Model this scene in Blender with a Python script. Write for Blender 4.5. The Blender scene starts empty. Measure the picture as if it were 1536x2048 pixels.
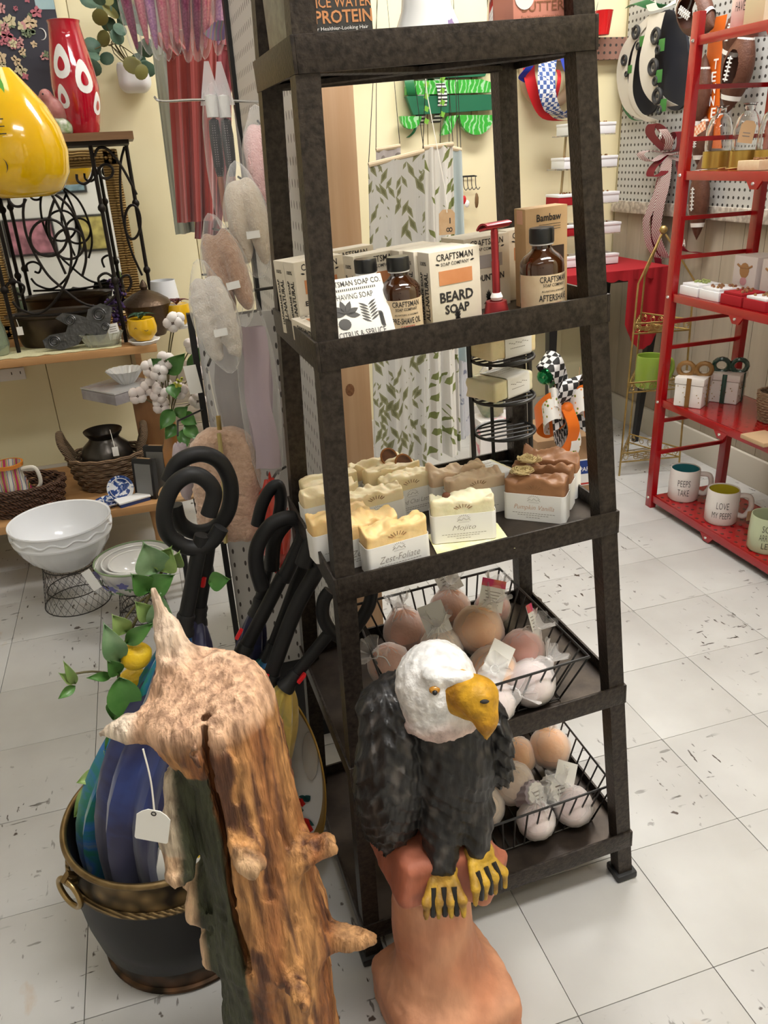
import bpy, bmesh, math, random
import numpy as np
from mathutils import Vector, Matrix, Euler, noise
random.seed(7)
SC = bpy.context.scene
COL = SC.collection
# ---------------------------------------------------------------- camera
CAM = Vector((-0.43030539, -0.63370323, 1.14067136)); FPX = 1574.989
RGT = Vector((0.95466704, -0.29376894, -0.04806919)); UPV = Vector((0.16324633, 0.38163808, 0.90978185)); FWD = Vector((0.24892061, 0.87638587, -0.412294))
cd = bpy.data.cameras.new('camera'); co = bpy.data.objects.new('camera', cd); COL.objects.link(co)
cd.sensor_fit = 'VERTICAL'; cd.sensor_height = 36; cd.lens = FPX/2048*36; cd.clip_start = .02
co.matrix_world = Matrix(((RGT.x, UPV.x, -FWD.x, CAM.x), (RGT.y, UPV.y, -FWD.y, CAM.y), (RGT.z, UPV.z, -FWD.z, CAM.z), (0, 0, 0, 1)))
SC.camera = co
# ---------------------------------------------------------------- world, exposure, ceiling lamps
w = bpy.data.worlds.new('world'); SC.world = w; w.use_nodes = True
w.node_tree.nodes['Background'].inputs[0].default_value = (.9, .92, 1, 1); w.node_tree.nodes['Background'].inputs[1].default_value = .4
SC.view_settings.view_transform = 'Standard'; SC.view_settings.look = 'None'; SC.view_settings.gamma = 1; SC.view_settings.use_curve_mapping = False
SC.view_settings.exposure = 0.17
CEIL = 2.55
LAMPS = [(0.2, -.32, 1.25, .32, 30), (-1.35, 0.75, .32, 1.25, 2.5), (0.95, 1.6, 1.25, .32, 30), (-.55, 1.9, .32, 1.25, 4.5), (1.05, -1.1, 1.25, .32, 8), (-1.2, -1.3, 1.25, .32, 4)]
# ---------------------------------------------------------------- pixel helpers (frame 1536 x 2048)
def ray(px, py): return (FWD*FPX + RGT*(px-768) + UPV*(1024-py)).normalized()
def P(px, py, x=None, y=None, z=None):
    d = ray(px, py)
    t = (x-CAM.x)/d.x if x is not None else (y-CAM.y)/d.y if y is not None else (z-CAM.z)/d.z
    return CAM + d*t
def mpp(p): return (Vector(p)-CAM).dot(FWD)/FPX      # metres per pixel at a point
R = math.radians
# ---------------------------------------------------------------- materials
MATS = {}
def mat(name, c=(.5, .5, .5), r=.5, m=0, c2=None, ns=20, nd=4, bump=0, bs=80, st=(1, 1, 1), lo=.35, hi=.65, spec=.5, coat=0, trans=0, alpha=1, emi=0, vc=False, sheen=0, sss=0, ior=1.45, thin=False):
    if name in MATS: return MATS[name]
    M = bpy.data.materials.new(name); MATS[name] = M; M.use_nodes = True
    nt = M.node_tree; N = nt.nodes; L = nt.links; b = N['Principled BSDF']
    b.inputs['Roughness'].default_value = r; b.inputs['Metallic'].default_value = m
    b.inputs['Specular IOR Level'].default_value = spec; b.inputs['Coat Weight'].default_value = coat
    b.inputs['Transmission Weight'].default_value = trans; b.inputs['Alpha'].default_value = alpha; b.inputs['IOR'].default_value = ior
    b.inputs['Sheen Weight'].default_value = sheen; b.inputs['Subsurface Weight'].default_value = sss
    if sss: b.inputs['Subsurface Scale'].default_value = .01
    b.inputs['Base Color'].default_value = (*c, 1)
    tc = N.new('ShaderNodeTexCoord'); mp = N.new('ShaderNodeMapping'); L.new(tc.outputs['Object'], mp.inputs[0]); mp.inputs['Scale'].default_value = st
    out = None
    if vc:
        a = N.new('ShaderNodeAttribute'); a.attribute_name = 'Col'; out = a.outputs['Color']
    if c2 is not None:
        n = N.new('ShaderNodeTexNoise'); n.inputs['Scale'].default_value = ns; n.inputs['Detail'].default_value = nd; L.new(mp.outputs[0], n.inputs[0])
        rp = N.new('ShaderNodeValToRGB'); rp.color_ramp.elements[0].position = lo; rp.color_ramp.elements[1].position = hi
        rp.color_ramp.elements[0].color = (*c, 1); rp.color_ramp.elements[1].color = (*c2, 1); L.new(n.outputs[0], rp.inputs[0])
        if out is None: out = rp.outputs[0]
        else:
            mx = N.new('ShaderNodeMix'); mx.data_type = 'RGBA'; mx.blend_type = 'MULTIPLY'; mx.inputs[0].default_value = 1
            L.new(out, mx.inputs[6]); L.new(rp.outputs[0], mx.inputs[7]); out = mx.outputs[2]
    if out is not None:
        L.new(out, b.inputs['Base Color'])
    if emi:
        b.inputs['Emission Color'].default_value = (*c, 1); b.inputs['Emission Strength'].default_value = emi
    if bump:
        n2 = N.new('ShaderNodeTexNoise'); n2.inputs['Scale'].default_value = bs; n2.inputs['Detail'].default_value = 3; L.new(mp.outputs[0], n2.inputs[0])
        bp = N.new('ShaderNodeBump'); bp.inputs['Strength'].default_value = bump; bp.inputs['Distance'].default_value = .004
        L.new(n2.outputs[0], bp.inputs['Height']); L.new(bp.outputs[0], b.inputs['Normal'])
    return M
def nodes_of(M):
    nt = M.node_tree; return nt.nodes, nt.links, nt.nodes['Principled BSDF']
def sheer(name, c=(1, 1, 1), f=.35, r=.3, c2=None):
    """thin see-through film: a share of white scatter and gloss over clear"""
    if name in MATS: return MATS[name]
    M = mat(name, c, r); N, L, b = nodes_of(M)
    tr = N.new('ShaderNodeBsdfTransparent'); mx = N.new('ShaderNodeMixShader')
    lw = N.new('ShaderNodeLayerWeight'); lw.inputs[0].default_value = .35
    mr = N.new('ShaderNodeMapRange'); mr.inputs[3].default_value = f; mr.inputs[4].default_value = min(1, f+.5)
    L.new(lw.outputs['Facing'], mr.inputs[0]); L.new(mr.outputs[0], mx.inputs[0]); L.new(tr.outputs[0], mx.inputs[1]); L.new(b.outputs[0], mx.inputs[2])
    L.new(mx.outputs[0], N['Material Output'].inputs[0]); return M
def ramp_mat(name, tex, stops, r=.5, m=0, st=(1, 1, 1), bump=0, coat=0, const=True, sheen=0):
    """colour from a texture node set up by tex(N, L, vector_socket) -> value socket"""
    if name in MATS: return MATS[name]
    M = mat(name, (.5, .5, .5), r, m, coat=coat, sheen=sheen); N, L, b = nodes_of(M)
    tc = N.new('ShaderNodeTexCoord'); mp = N.new('ShaderNodeMapping'); mp.inputs['Scale'].default_value = st; L.new(tc.outputs['Object'], mp.inputs[0])
    v = tex(N, L, mp.outputs[0]); rp = N.new('ShaderNodeValToRGB'); rp.color_ramp.interpolation = 'CONSTANT' if const else 'LINEAR'
    e = rp.color_ramp.elements
    while len(e) < len(stops): e.new(.5)
    for k, (p_, c_) in enumerate(stops): e[k].position = p_; e[k].color = (*c_, 1)
    L.new(v, rp.inputs[0]); L.new(rp.outputs[0], b.inputs['Base Color'])
    if bump:
        bp = N.new('ShaderNodeBump'); bp.inputs['Strength'].default_value = bump; bp.inputs['Distance'].default_value = .003; L.new(v, bp.inputs['Height']); L.new(bp.outputs[0], b.inputs['Normal'])
    return M
def t_noise(s, d=3, dist=0):
    def f(N, L, v):
        n = N.new('ShaderNodeTexNoise'); n.inputs['Scale'].default_value = s; n.inputs['Detail'].default_value = d; n.inputs['Distortion'].default_value = dist; L.new(v, n.inputs[0]); return n.outputs[0]
    return f
def t_voro(s, feat='F1', rnd=1):
    def f(N, L, v):
        n = N.new('ShaderNodeTexVoronoi'); n.feature = feat; n.inputs['Scale'].default_value = s; n.inputs['Randomness'].default_value = rnd; L.new(v, n.inputs['Vector']); return n.outputs['Distance']
    return f
def t_wave(s, dist=0, d=2, prof='SIN', dirn='X', ds=1):
    def f(N, L, v):
        n = N.new('ShaderNodeTexWave'); n.inputs['Scale'].default_value = s; n.inputs['Distortion'].default_value = dist; n.inputs['Detail'].default_value = d; n.inputs['Detail Scale'].default_value = ds
        n.wave_profile = prof; n.bands_direction = dirn; L.new(v, n.inputs[0]); return n.outputs[1]
    return f
def t_leaves(s, tilt=35, asp=.34):
    """pointed lozenge leaves leaning both ways"""
    def f(N, L, v):
        o = None
        for k, a in enumerate((tilt, -tilt)):
            mp = N.new('ShaderNodeMapping'); mp.vector_type = 'TEXTURE'; mp.inputs['Rotation'].default_value = (0, R(a), 0); mp.inputs['Location'].default_value = (.13*k, 0, .07*k); L.new(v, mp.inputs[0])
            m2 = N.new('ShaderNodeMapping'); m2.inputs['Scale'].default_value = (1, .15, asp); L.new(mp.outputs[0], m2.inputs[0])
            n = N.new('ShaderNodeTexVoronoi'); n.distance = 'MANHATTAN'; n.inputs['Scale'].default_value = s; L.new(m2.outputs[0], n.inputs['Vector'])
            if o is None: o = n.outputs['Distance']
            else:
                q = N.new('ShaderNodeMath'); q.operation = 'MINIMUM'; L.new(o, q.inputs[0]); L.new(n.outputs['Distance'], q.inputs[1]); o = q.outputs[0]
        return o
    return f
# ---------------------------------------------------------------- mesh builder
class MB:
    def __init__(s): s.v = []; s.f = []
    def add(s, vs, fs, M=None):
        o = len(s.v); s.v += [tuple(M @ Vector(p)) for p in vs] if M is not None else [tuple(p) for p in vs]; s.f += [tuple(i+o for i in q) for q in fs]; return s
    def box(s, c, d, M=None, b=0):
        x, y, z = c; a, e, h = d[0]/2, d[1]/2, d[2]/2
        if not b:
            vs = [(x+i*a, y+j*e, z+k*h) for k in (-1, 1) for j in (-1, 1) for i in (-1, 1)]
            return s.add(vs, [(0, 2, 3, 1), (4, 5, 7, 6), (0, 1, 5, 4), (2, 6, 7, 3), (0, 4, 6, 2), (1, 3, 7, 5)], M)
        bm = bmesh.new(); bmesh.ops.create_cube(bm, size=1)
        for q in bm.verts: q.co = Vector((x+q.co.x*2*a, y+q.co.y*2*e, z+q.co.z*2*h))
        bmesh.ops.bevel(bm, geom=bm.edges[:], offset=b, segments=2, profile=.6, affect='EDGES')
        bm.verts.index_update(); s.add([q.co[:] for q in bm.verts], [[q.index for q in f.verts] for f in bm.faces], M); bm.free(); return s
    def tube(s, pts, r, n=8, closed=False, M=None, sx=1):
        pts = [Vector(p) for p in pts]; m = len(pts); rr = r if isinstance(r, (list, tuple)) else [r]*m
        t = []
        for i in range(m):
            a = pts[(i-1) % m] if closed or i else pts[0]; b = pts[(i+1) % m] if closed or i < m-1 else pts[-1]
            d = (b-a); t.append(d.normalized() if d.length > 1e-9 else Vector((0, 0, 1)))
        u = t[0].orthogonal().normalized(); vs = []; fs = []
        for i in range(m):
            if i:
                q = t[i-1].rotation_difference(t[i]); u = q @ u; u = (u - t[i]*u.dot(t[i])).normalized()
            w_ = t[i].cross(u)
            for k in range(n):
                a = 2*math.pi*k/n; vs.append(pts[i] + (u*math.cos(a)*sx + w_*math.sin(a))*rr[i])
        for i in range(m if closed else m-1):
            for k in range(n):
                a = i*n; b = ((i+1) % m)*n; fs.append((a+k, a+(k+1) % n, b+(k+1) % n, b+k))
        if not closed: fs += [tuple(range(n-1, -1, -1)), tuple(range((m-1)*n, m*n))]
        return s.add(vs, fs, M)
    def lathe(s, prof, n=32, M=None, fn=None):
        vs = []; fs = []; rows = []
        for (r_, z_) in prof:
            if r_ < 1e-6: rows.append([len(vs)]); vs.append((0, 0, z_))
            else:
                rows.append(list(range(len(vs), len(vs)+n)))
                for k in range(n):
                    a = 2*math.pi*k/n; q = r_*(fn(a, z_) if fn else 1); vs.append((q*math.cos(a), q*math.sin(a), z_))
        for A, B in zip(rows, rows[1:]):
            for k in range(n):
                k2 = (k+1) % n
                if len(A) == 1 and len(B) == 1: continue
                if len(A) == 1: fs.append((A[0], B[k2], B[k]))
                elif len(B) == 1: fs.append((A[k], A[k2], B[0]))
                else: fs.append((A[k], A[k2], B[k2], B[k]))
        return s.add(vs, fs, M)
    def prism(s, poly, y0, y1, M=None):
        n = len(poly); vs = [(a, y0, b) for a, b in poly] + [(a, y1, b) for a, b in poly]
        return s.add(vs, [tuple(range(n)), tuple(range(2*n-1, n-1, -1))] + [(i, i+n, (i+1) % n+n, (i+1) % n) for i in range(n)], M)
    def ball(s, c, r, n=16, M=None, sc=(1, 1, 1), fn=None):
        vs = []; fs = []; m = n//2
        for i in range(m+1):
            th = math.pi*i/m
            if i in (0, m): d = [Vector((0, 0, math.cos(th)))]
            else: d = [Vector((math.sin(th)*math.cos(2*math.pi*k/n), math.sin(th)*math.sin(2*math.pi*k/n), math.cos(th))) for k in range(n)]
            for e in d:
                q = r*(fn(e) if fn else 1); vs.append((c[0]+e.x*q*sc[0], c[1]+e.y*q*sc[1], c[2]+e.z*q*sc[2]))
        g = lambda i, k: 0 if i == 0 else (len(vs)-1 if i == m else 1+(i-1)*n+k % n)
        for i in range(m):
            for k in range(n):
                q = [g(i, k), g(i+1, k), g(i+1, k+1), g(i, k+1)]; q = list(dict.fromkeys(q))
                if len(q) > 2: fs.append(tuple(q))
        return s.add(vs, fs, M)
    def sheet(s, fn, nu, nv, th=0, M=None):
        pts = [[Vector(fn(i/nu, j/nv)) for j in range(nv+1)] for i in range(nu+1)]; vs = []; fs = []
        nrm = lambda i, j: (pts[min(i+1, nu)][j]-pts[max(i-1, 0)][j]).cross(pts[i][min(j+1, nv)]-pts[i][max(j-1, 0)]).normalized()
        W = nv+1
        for i in range(nu+1):
            for j in range(nv+1): vs.append(pts[i][j] + (nrm(i, j)*th/2 if th else Vector()))
        for i in range(nu):
            for j in range(nv): fs.append((i*W+j, (i+1)*W+j, (i+1)*W+j+1, i*W+j+1))
        if th:
            o = len(vs)
            for i in range(nu+1):
                for j in range(nv+1): vs.append(pts[i][j] - nrm(i, j)*th/2)
            for i in range(nu):
                for j in range(nv): fs.append((o+i*W+j, o+i*W+j+1, o+(i+1)*W+j+1, o+(i+1)*W+j))
            for i in range(nu):
                fs.append((i*W, o+i*W, o+(i+1)*W, (i+1)*W)); fs.append((i*W+nv, (i+1)*W+nv, o+(i+1)*W+nv, o+i*W+nv))
            for j in range(nv):
                fs.append((j, j+1, o+j+1, o+j)); fs.append((nu*W+j, o+nu*W+j, o+nu*W+j+1, nu*W+j+1))
        return s.add(vs, fs, M)
    def ring(s, c, R_, r, n=32, k=8, M=None, ax='z'):
        pts = []
        for i in range(n):
            a = 2*math.pi*i/n; ca, sa = R_*math.cos(a), R_*math.sin(a)
            pts.append((c[0]+ca, c[1]+sa, c[2]) if ax == 'z' else (c[0]+ca, c[1], c[2]+sa) if ax == 'y' else (c[0], c[1]+ca, c[2]+sa))
        return s.tube(pts, r, k, True, M)
    def build(s, name, m, parent=None, ang=38, cols=None):
        me = bpy.data.meshes.new(name); me.from_pydata(s.v, [], s.f); me.update()
        return link_mesh(name, me, m, parent, ang, cols)
def link_mesh(name, me, m, parent=None, ang=38, cols=None, fix=True):
    if fix and cols is None:
        bm = bmesh.new(); bm.from_mesh(me); bmesh.ops.recalc_face_normals(bm, faces=bm.faces[:]); bm.to_mesh(me); bm.free()
    if ang:
        me.polygons.foreach_set('use_smooth', [True]*len(me.polygons)); me.set_sharp_from_angle(angle=R(ang))
    if cols is not None:
        a = me.color_attributes.new('Col', 'FLOAT_COLOR', 'POINT'); a.data.foreach_set('color', np.asarray(cols, dtype=np.float32).ravel())
    me.materials.append(MATS[m] if isinstance(m, str) else m)
    o = bpy.data.objects.new(name, me); COL.objects.link(o)
    if parent: o.parent = parent
    return o
def tag(o, label, cat, group=None):
    o['label'] = label; o['category'] = cat
    if group: o['group'] = group
    return o
def thing(name, label, cat, loc=(0, 0, 0), rot=(0, 0, 0), group=None, M=None):
    o = bpy.data.objects.new(name, None); COL.objects.link(o); o.empty_display_size = .02
    if M is not None: o.matrix_world = M
    else: o.location = loc; o.rotation_euler = rot
    return tag(o, label, cat, group)
def struct(o): o['kind'] = 'structure'; return o
def dup(root, loc=None, rot=None, label=None, M=None):
    r_ = root.copy(); COL.objects.link(r_)
    if M is not None: r_.matrix_world = M
    else:
        if loc is not None: r_.location = loc
        if rot is not None: r_.rotation_euler = rot
    if label: r_['label'] = label
    for ch in list(root.children):
        c_ = ch.copy(); COL.objects.link(c_); c_.parent = r_
        for g in list(ch.children):
            d = g.copy(); COL.objects.link(d); d.parent = c_
    return r_
def T(x=0, y=0, z=0): return Matrix.Translation((x, y, z))
def RX(a): return Matrix.Rotation(R(a), 4, 'X')
def RY(a): return Matrix.Rotation(R(a), 4, 'Y')
def RZ(a): return Matrix.Rotation(R(a), 4, 'Z')
# ---------------------------------------------------------------- lettering (flat print, 0.15 mm proud)
_tc = {}
def text_mesh(s, bold=0, shear=0):
    k = (s, bold, shear)
    if k not in _tc:
        cu = bpy.data.curves.new('t', 'FONT'); cu.body = s; cu.resolution_u = 2; cu.offset = bold; cu.shear = shear
        o = bpy.data.objects.new('t', cu); me = bpy.data.meshes.new_from_object(o)
        vs = [tuple(v.co) for v in me.vertices]; fs = [tuple(p.vertices) for p in me.polygons]
        bpy.data.objects.remove(o); bpy.data.curves.remove(cu); bpy.data.meshes.remove(me)
        xs = [v[0] for v in vs] or [0, 1]; ys = [v[1] for v in vs] or [0, 1]
        _tc[k] = (vs, fs, min(xs), max(xs), min(ys), max(ys))
    return _tc[k]
def put(mb, s, x, z, w_, h, y=-.0002, bold=0, shear=0, M=None, rot=0):
    """lettering centred at (x, z) of the local XZ plane, facing -y, fitted into w x h"""
    vs, fs, x0, x1, y0, y1 = text_mesh(s, bold, shear); sx = w_/(x1-x0); sz = h/(y1-y0); ca, sa = math.cos(R(rot)), math.sin(R(rot))
    o = []
    for v in vs:
        a = (v[0]-(x0+x1)/2)*sx; b = (v[1]-(y0+y1)/2)*sz; o.append((x+a*ca-b*sa, y, z+a*sa+b*ca))
    return mb.add(o, fs, M)
# ---------------------------------------------------------------- implicit solids (naive surface nets)
def grid(lo, hi, h):
    ax = [np.arange(lo[i], hi[i]+h, h) for i in range(3)]
    return np.meshgrid(*ax, indexing='ij'), ax
def g_ell(G, c, r, rot=None):
    X = [G[i]-c[i] for i in range(3)]
    if rot is not None:
        m = np.array(Euler([R(a) for a in rot]).to_matrix().transposed()); X = [m[i, 0]*X[0]+m[i, 1]*X[1]+m[i, 2]*X[2] for i in range(3)]
    k = np.sqrt(sum((X[i]/r[i])**2 for i in range(3)))
    return (k-1)*min(r)
def g_cap(G, a, b, ra, rb):
    a = np.array(a, float); b = np.array(b, float); d = b-a; L2 = d@d
    t = np.clip(sum((G[i]-a[i])*d[i] for i in range(3))/L2, 0, 1)
    return np.sqrt(sum((G[i]-a[i]-t*d[i])**2 for i in range(3))) - (ra+(rb-ra)*t)
def g_box(G, c, hs, rd=.01, rot=None):
    X = [G[i]-c[i] for i in range(3)]
    if rot is not None:
        m = np.array(Euler([R(a) for a in rot]).to_matrix().transposed()); X = [m[i, 0]*X[0]+m[i, 1]*X[1]+m[i, 2]*X[2] for i in range(3)]
    q = [np.abs(X[i])-hs[i]+rd for i in range(3)]
    return np.sqrt(sum(np.maximum(a, 0)**2 for a in q)) + np.minimum(np.maximum(np.maximum(q[0], q[1]), q[2]), 0) - rd
def su(a, b, k=.01):
    h = np.clip(.5+.5*(b-a)/k, 0, 1); return b*(1-h)+a*h-k*h*(1-h)
def sd(a, b, k=.01): return -su(-a, b, k)      # a minus b
def nz(G, s, seed=0):
    """cheap smooth pseudo noise on a numpy grid"""
    rs = np.random.RandomState(seed); o = 0
    for k in range(7):
        d = rs.normal(size=3); d *= s*(.6+1.1*rs.rand())/np.linalg.norm(d); o = o + np.sin(sum(G[i]*d[i] for i in range(3)) + rs.rand()*6.28)
    return o/7
def nets(F, ax):
    """naive surface nets -> verts, quads"""
    S = F < 0; nx, ny, nz_ = F.shape
    c = np.zeros((nx-1, ny-1, nz_-1), int)
    for i in (0, 1):
        for j in (0, 1):
            for k in (0, 1): c += S[i:nx-1+i, j:ny-1+j, k:nz_-1+k]
    act = (c > 0) & (c < 8); idx = -np.ones(act.shape, int); I = np.argwhere(act); idx[act] = np.arange(len(I))
    acc = np.zeros((len(I), 3)); cnt = np.zeros(len(I))
    corners = [(i, j, k) for i in (0, 1) for j in (0, 1) for k in (0, 1)]
    for a in corners:
        for d in range(3):
            if a[d]: continue
            b = list(a); b[d] = 1
            fa = F[I[:, 0]+a[0], I[:, 1]+a[1], I[:, 2]+a[2]]; fb = F[I[:, 0]+b[0], I[:, 1]+b[1], I[:, 2]+b[2]]
            m = (fa < 0) != (fb < 0); t = np.where(m, fa/np.where(m, fa-fb, 1), 0)
            pos = I + np.array(a); pos = pos.astype(float); pos[:, d] += t; acc[m] += pos[m]; cnt[m] += 1
    vv = acc/cnt[:, None]; h = np.array([ax[d][1]-ax[d][0] for d in range(3)]); o = np.array([ax[d][0] for d in range(3)]); vv = o+vv*h
    Q = []
    for d in range(3):
        e1, e2 = [(1, 2), (2, 0), (0, 1)][d]
        A = [slice(None)]*3; B = [slice(None)]*3; A[d] = slice(0, -1); B[d] = slice(1, None)
        ch = S[tuple(A)] != S[tuple(B)]; J = np.argwhere(ch)
        J = J[(J[:, e1] > 0) & (J[:, e2] > 0) & (J[:, e1] < F.shape[e1]-1) & (J[:, e2] < F.shape[e2]-1)]
        def cell(o1, o2):
            K = J.copy(); K[:, e1] -= o1; K[:, e2] -= o2; return idx[K[:, 0], K[:, 1], K[:, 2]]
        q = np.stack([cell(1, 1), cell(0, 1), cell(0, 0), cell(1, 0)], 1); fl = ~S[J[:, 0], J[:, 1], J[:, 2]]; q[fl] = q[fl][:, ::-1]; Q.append(q)
    Q = np.concatenate(Q); return vv, Q[(Q >= 0).all(1)]
def solid(name, F, ax, m, parent=None, colf=None, ang=0, smooth=True):
    vv, Q = nets(F, ax); me = bpy.data.meshes.new(name); me.from_pydata(vv.tolist(), [], Q.tolist()); me.update()
    me.polygons.foreach_set('use_smooth', [smooth]*len(me.polygons))
    cols = None
    if colf is not None:
        c_ = colf(vv); cols = np.concatenate([c_, np.ones((len(vv), 1))], 1)
    return link_mesh(name, me, m, parent, ang, cols, fix=False)
def bez(p0, p1, p2, p3, n=12):
    a, b, c, d = map(Vector, (p0, p1, p2, p3)); return [a*(1-t)**3+b*3*t*(1-t)**2+c*3*t*t*(1-t)+d*t**3 for t in [i/n for i in range(n+1)]]
def spline(pts, n=6):
    pts = [Vector(p) for p in pts]; o = []
    for i in range(len(pts)-1):
        a = pts[max(i-1, 0)]; b = pts[i]; c = pts[i+1]; d = pts[min(i+2, len(pts)-1)]
        for k in range(n):
            t = k/n; o.append(.5*((2*b)+(c-a)*t+(2*a-5*b+4*c-d)*t*t+(3*b-a-3*c+d)*t**3))
    return o+[pts[-1]]
# common materials
mat('black_plastic', (.012, .012, .013), .45); mat('white_paint', (.85, .84, .82), .5); mat('ink', (.03, .027, .025), .7); mat('ink_brown', (.25, .13, .06), .7)
mat('paper_white', (.86, .85, .82), .7); mat('kraft', (.55, .36, .2), .8, c2=(.6, .41, .24), ns=60); mat('string', (.8, .77, .7), .9); mat('gold', (.55, .4, .16), .35, 1, c2=(.4, .28, .1), ns=40)
mat('chrome', (.75, .75, .75), .15, 1); mat('red_ink', (.5, .03, .02), .6); mat('black_wire', (.015, .014, .013), .4, spec=.6); mat('glass', (.97, .98, .98), .03, trans=1, ior=1.45)
mat('bronze', (.019, .0145, .012), .42, .5, c2=(.048, .037, .029), ns=150, nd=6, bump=.2, bs=260)
sheer('film', (1, 1, 1), .05, .12); sheer('organza', (.95, .93, .92), .17, .4)
# ================================================================ the room
TW = .2286
def t_dots(rad, st):
    def f(N, L, v):
        fr = N.new('ShaderNodeVectorMath'); fr.operation = 'FRACTION'; L.new(v, fr.inputs[0])
        sb = N.new('ShaderNodeVectorMath'); sb.operation = 'SUBTRACT'; L.new(fr.outputs[0], sb.inputs[0]); sb.inputs[1].default_value = (.5 if st[0] else 0, .5 if st[1] else 0, .5)
        ml = N.new('ShaderNodeVectorMath'); ml.operation = 'MULTIPLY'; L.new(sb.outputs[0], ml.inputs[0]); ml.inputs[1].default_value = rad
        ln = N.new('ShaderNodeVectorMath'); ln.operation = 'LENGTH'; L.new(ml.outputs[0], ln.inputs[0]); return ln.outputs['Value']
    return f
def floor_mat():
    M = mat('vinyl_tile', (.47, .46, .44), .42); N, L, b = nodes_of(M)
    ge = N.new('ShaderNodeNewGeometry'); oi = N.new('ShaderNodeObjectInfo')
    def nse(s, d, st, lo, hi, rotz=0):
        mp = N.new('ShaderNodeMapping'); mp.inputs['Scale'].default_value = st; mp.inputs['Rotation'].default_value = (0, 0, rotz); L.new(ge.outputs['Position'], mp.inputs[0])
        n = N.new('ShaderNodeTexNoise'); n.inputs['Scale'].default_value = s; n.inputs['Detail'].default_value = d; L.new(mp.outputs[0], n.inputs[0])
        r_ = N.new('ShaderNodeMapRange'); r_.inputs[1].default_value = lo; r_.inputs[2].default_value = hi; L.new(n.outputs[0], r_.inputs[0]); return r_.outputs[0]
    def mul(a, c_, c2):
        mx = N.new('ShaderNodeMix'); mx.data_type = 'RGBA'; L.new(a, mx.inputs[0])
        if isinstance(c_, tuple): mx.inputs[6].default_value = (*c_, 1)
        else: L.new(c_, mx.inputs[6])
        mx.inputs[7].default_value = (*c2, 1); return mx.outputs[2]
    def both(a, c_):
        m = N.new('ShaderNodeMath'); m.operation = 'MULTIPLY'; L.new(a, m.inputs[0]); L.new(c_, m.inputs[1]); return m.outputs[0]
    c = mul(nse(5, 5, (1, 1, 1), .35, .7), (.52, .515, .50), (.44, .43, .415))
    c = mul(oi.outputs['Random'], c, (.47, .455, .43)) if False else c
    zone = nse(2.2, 2, (1, 1, 1), .47, .58)
    c = mul(both(nse(75, 3, (1, .3, 1), .66, .69, .5), zone), c, (.06, .045, .035))
    c = mul(both(nse(70, 3, (.22, 1, 1), .665, .7, .3), zone), c, (.05, .04, .03))
    c = mul(both(nse(38, 3, (1, 1, 1), .665, .7), nse(2.6, 2, (1, 1, 1), .5, .58)), c, (.07, .05, .04))
    c = mul(both(nse(9, 6, (1, .5, 1), .66, .74), nse(1.4, 1, (1, 1, 1), .5, .56)), c, (.45, .3, .17))
    c = mul(nse(24, 4, (.1, 1, 1), .69, .8, .7), c, (.3, .28, .26))
    L.new(c, b.inputs['Base Color'])
    n = N.new('ShaderNodeTexNoise'); n.inputs['Scale'].default_value = 14; L.new(ge.outputs['Position'], n.inputs[0]); mr = N.new('ShaderNodeMapRange'); mr.inputs[3].default_value = .3; mr.inputs[4].default_value = .55; L.new(n.outputs[0], mr.inputs[0]); L.new(mr.outputs[0], b.inputs['Roughness'])
    return M
floor_mat(); mat('grout', (.16, .14, .12), .8, c2=(.28, .26, .24), ns=9)
fl = struct(MB().box((-.75, .2, -.03), (4.62, 4.64, .052)).build('floor', 'grout', ang=0))
tm = MB().box((0, 0, -.002), (TW-.0012, TW-.0012, .006), b=.0006); t0 = None
for i in range(-9, 7):
    for j in range(-4, 11):
        if i == 6 and False: continue
        x, y = (i+.5)*TW, (j+.5)*TW; wx = TW
        if x > 1.49 or y > 2.46: continue
        if t0 is None: t0 = tm.build('tile', 'vinyl_tile', fl); o = t0
        else: o = t0.copy(); COL.objects.link(o)
        o.location = (x, y, .0002*((i*7+j*5) % 3))
WX, WY = 1.547, 2.50
mat('yellow_wall', (.82, .73, .46), .55, c2=(.86, .78, .52), ns=3); mat('beige_panel', (.42, .36, .28), .5, c2=(.36, .31, .24), ns=30, st=(1, 1, .12)); mat('plaster', (.8, .78, .72), .7); mat('ceiling_tile', (.82, .81, .78), .8)
wb = struct(MB().box((-.75, WY+.06, 1.27), (4.6, .1, 2.56)).build('wall_back', 'yellow_wall', ang=0))
pm = MB().box((0, 0, 1.275), (.302, .01, 2.55), b=.002); p0 = None
for k in range(-9, 8):
    x = k*.305-.05
    if x+.15 > WX+.02 or x-.15 < -3: continue
    if p0 is None: p0 = pm.build('wall_panel', 'yellow_wall', wb); o = p0
    else: o = p0.copy(); COL.objects.link(o)
    o.location = (x, WY+.005, 0)
wr = struct(MB().box((WX+.06, .2, 1.27), (.1, 4.7, 2.56)).build('wall_right', 'yellow_wall', ang=0))
bm_ = MB().box((0, 0, .45), (.008, .099, .88), b=.003); p0 = None
for k in range(0, 27):
    y = 2.45-k*.1
    if p0 is None: p0 = bm_.build('wall_board', 'beige_panel', wr); o = p0
    else: o = p0.copy(); COL.objects.link(o)
    o.location = (WX+.005, y, 0)
DOT = lambda c: [(0, (.05, .045, .04)), (.2, c)]
ramp_mat('grey_pegboard', t_dots((1, 1, 1), (0, 1, 1)), DOT((.5, .5, .48)), st=(0, 1/.0254, 1/.0254), r=.5)
MB().box((WX-.004, 1.55, 1.72), (.008, 1.86, 1.6)).build('pegboard_panel', 'grey_pegboard', wr, ang=0)
ramp_mat('granite', t_noise(60, 6), [(0, (.16, .12, .1)), (.45, (.4, .35, .3)), (.6, (.6, .55, .48))], const=False)
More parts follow.
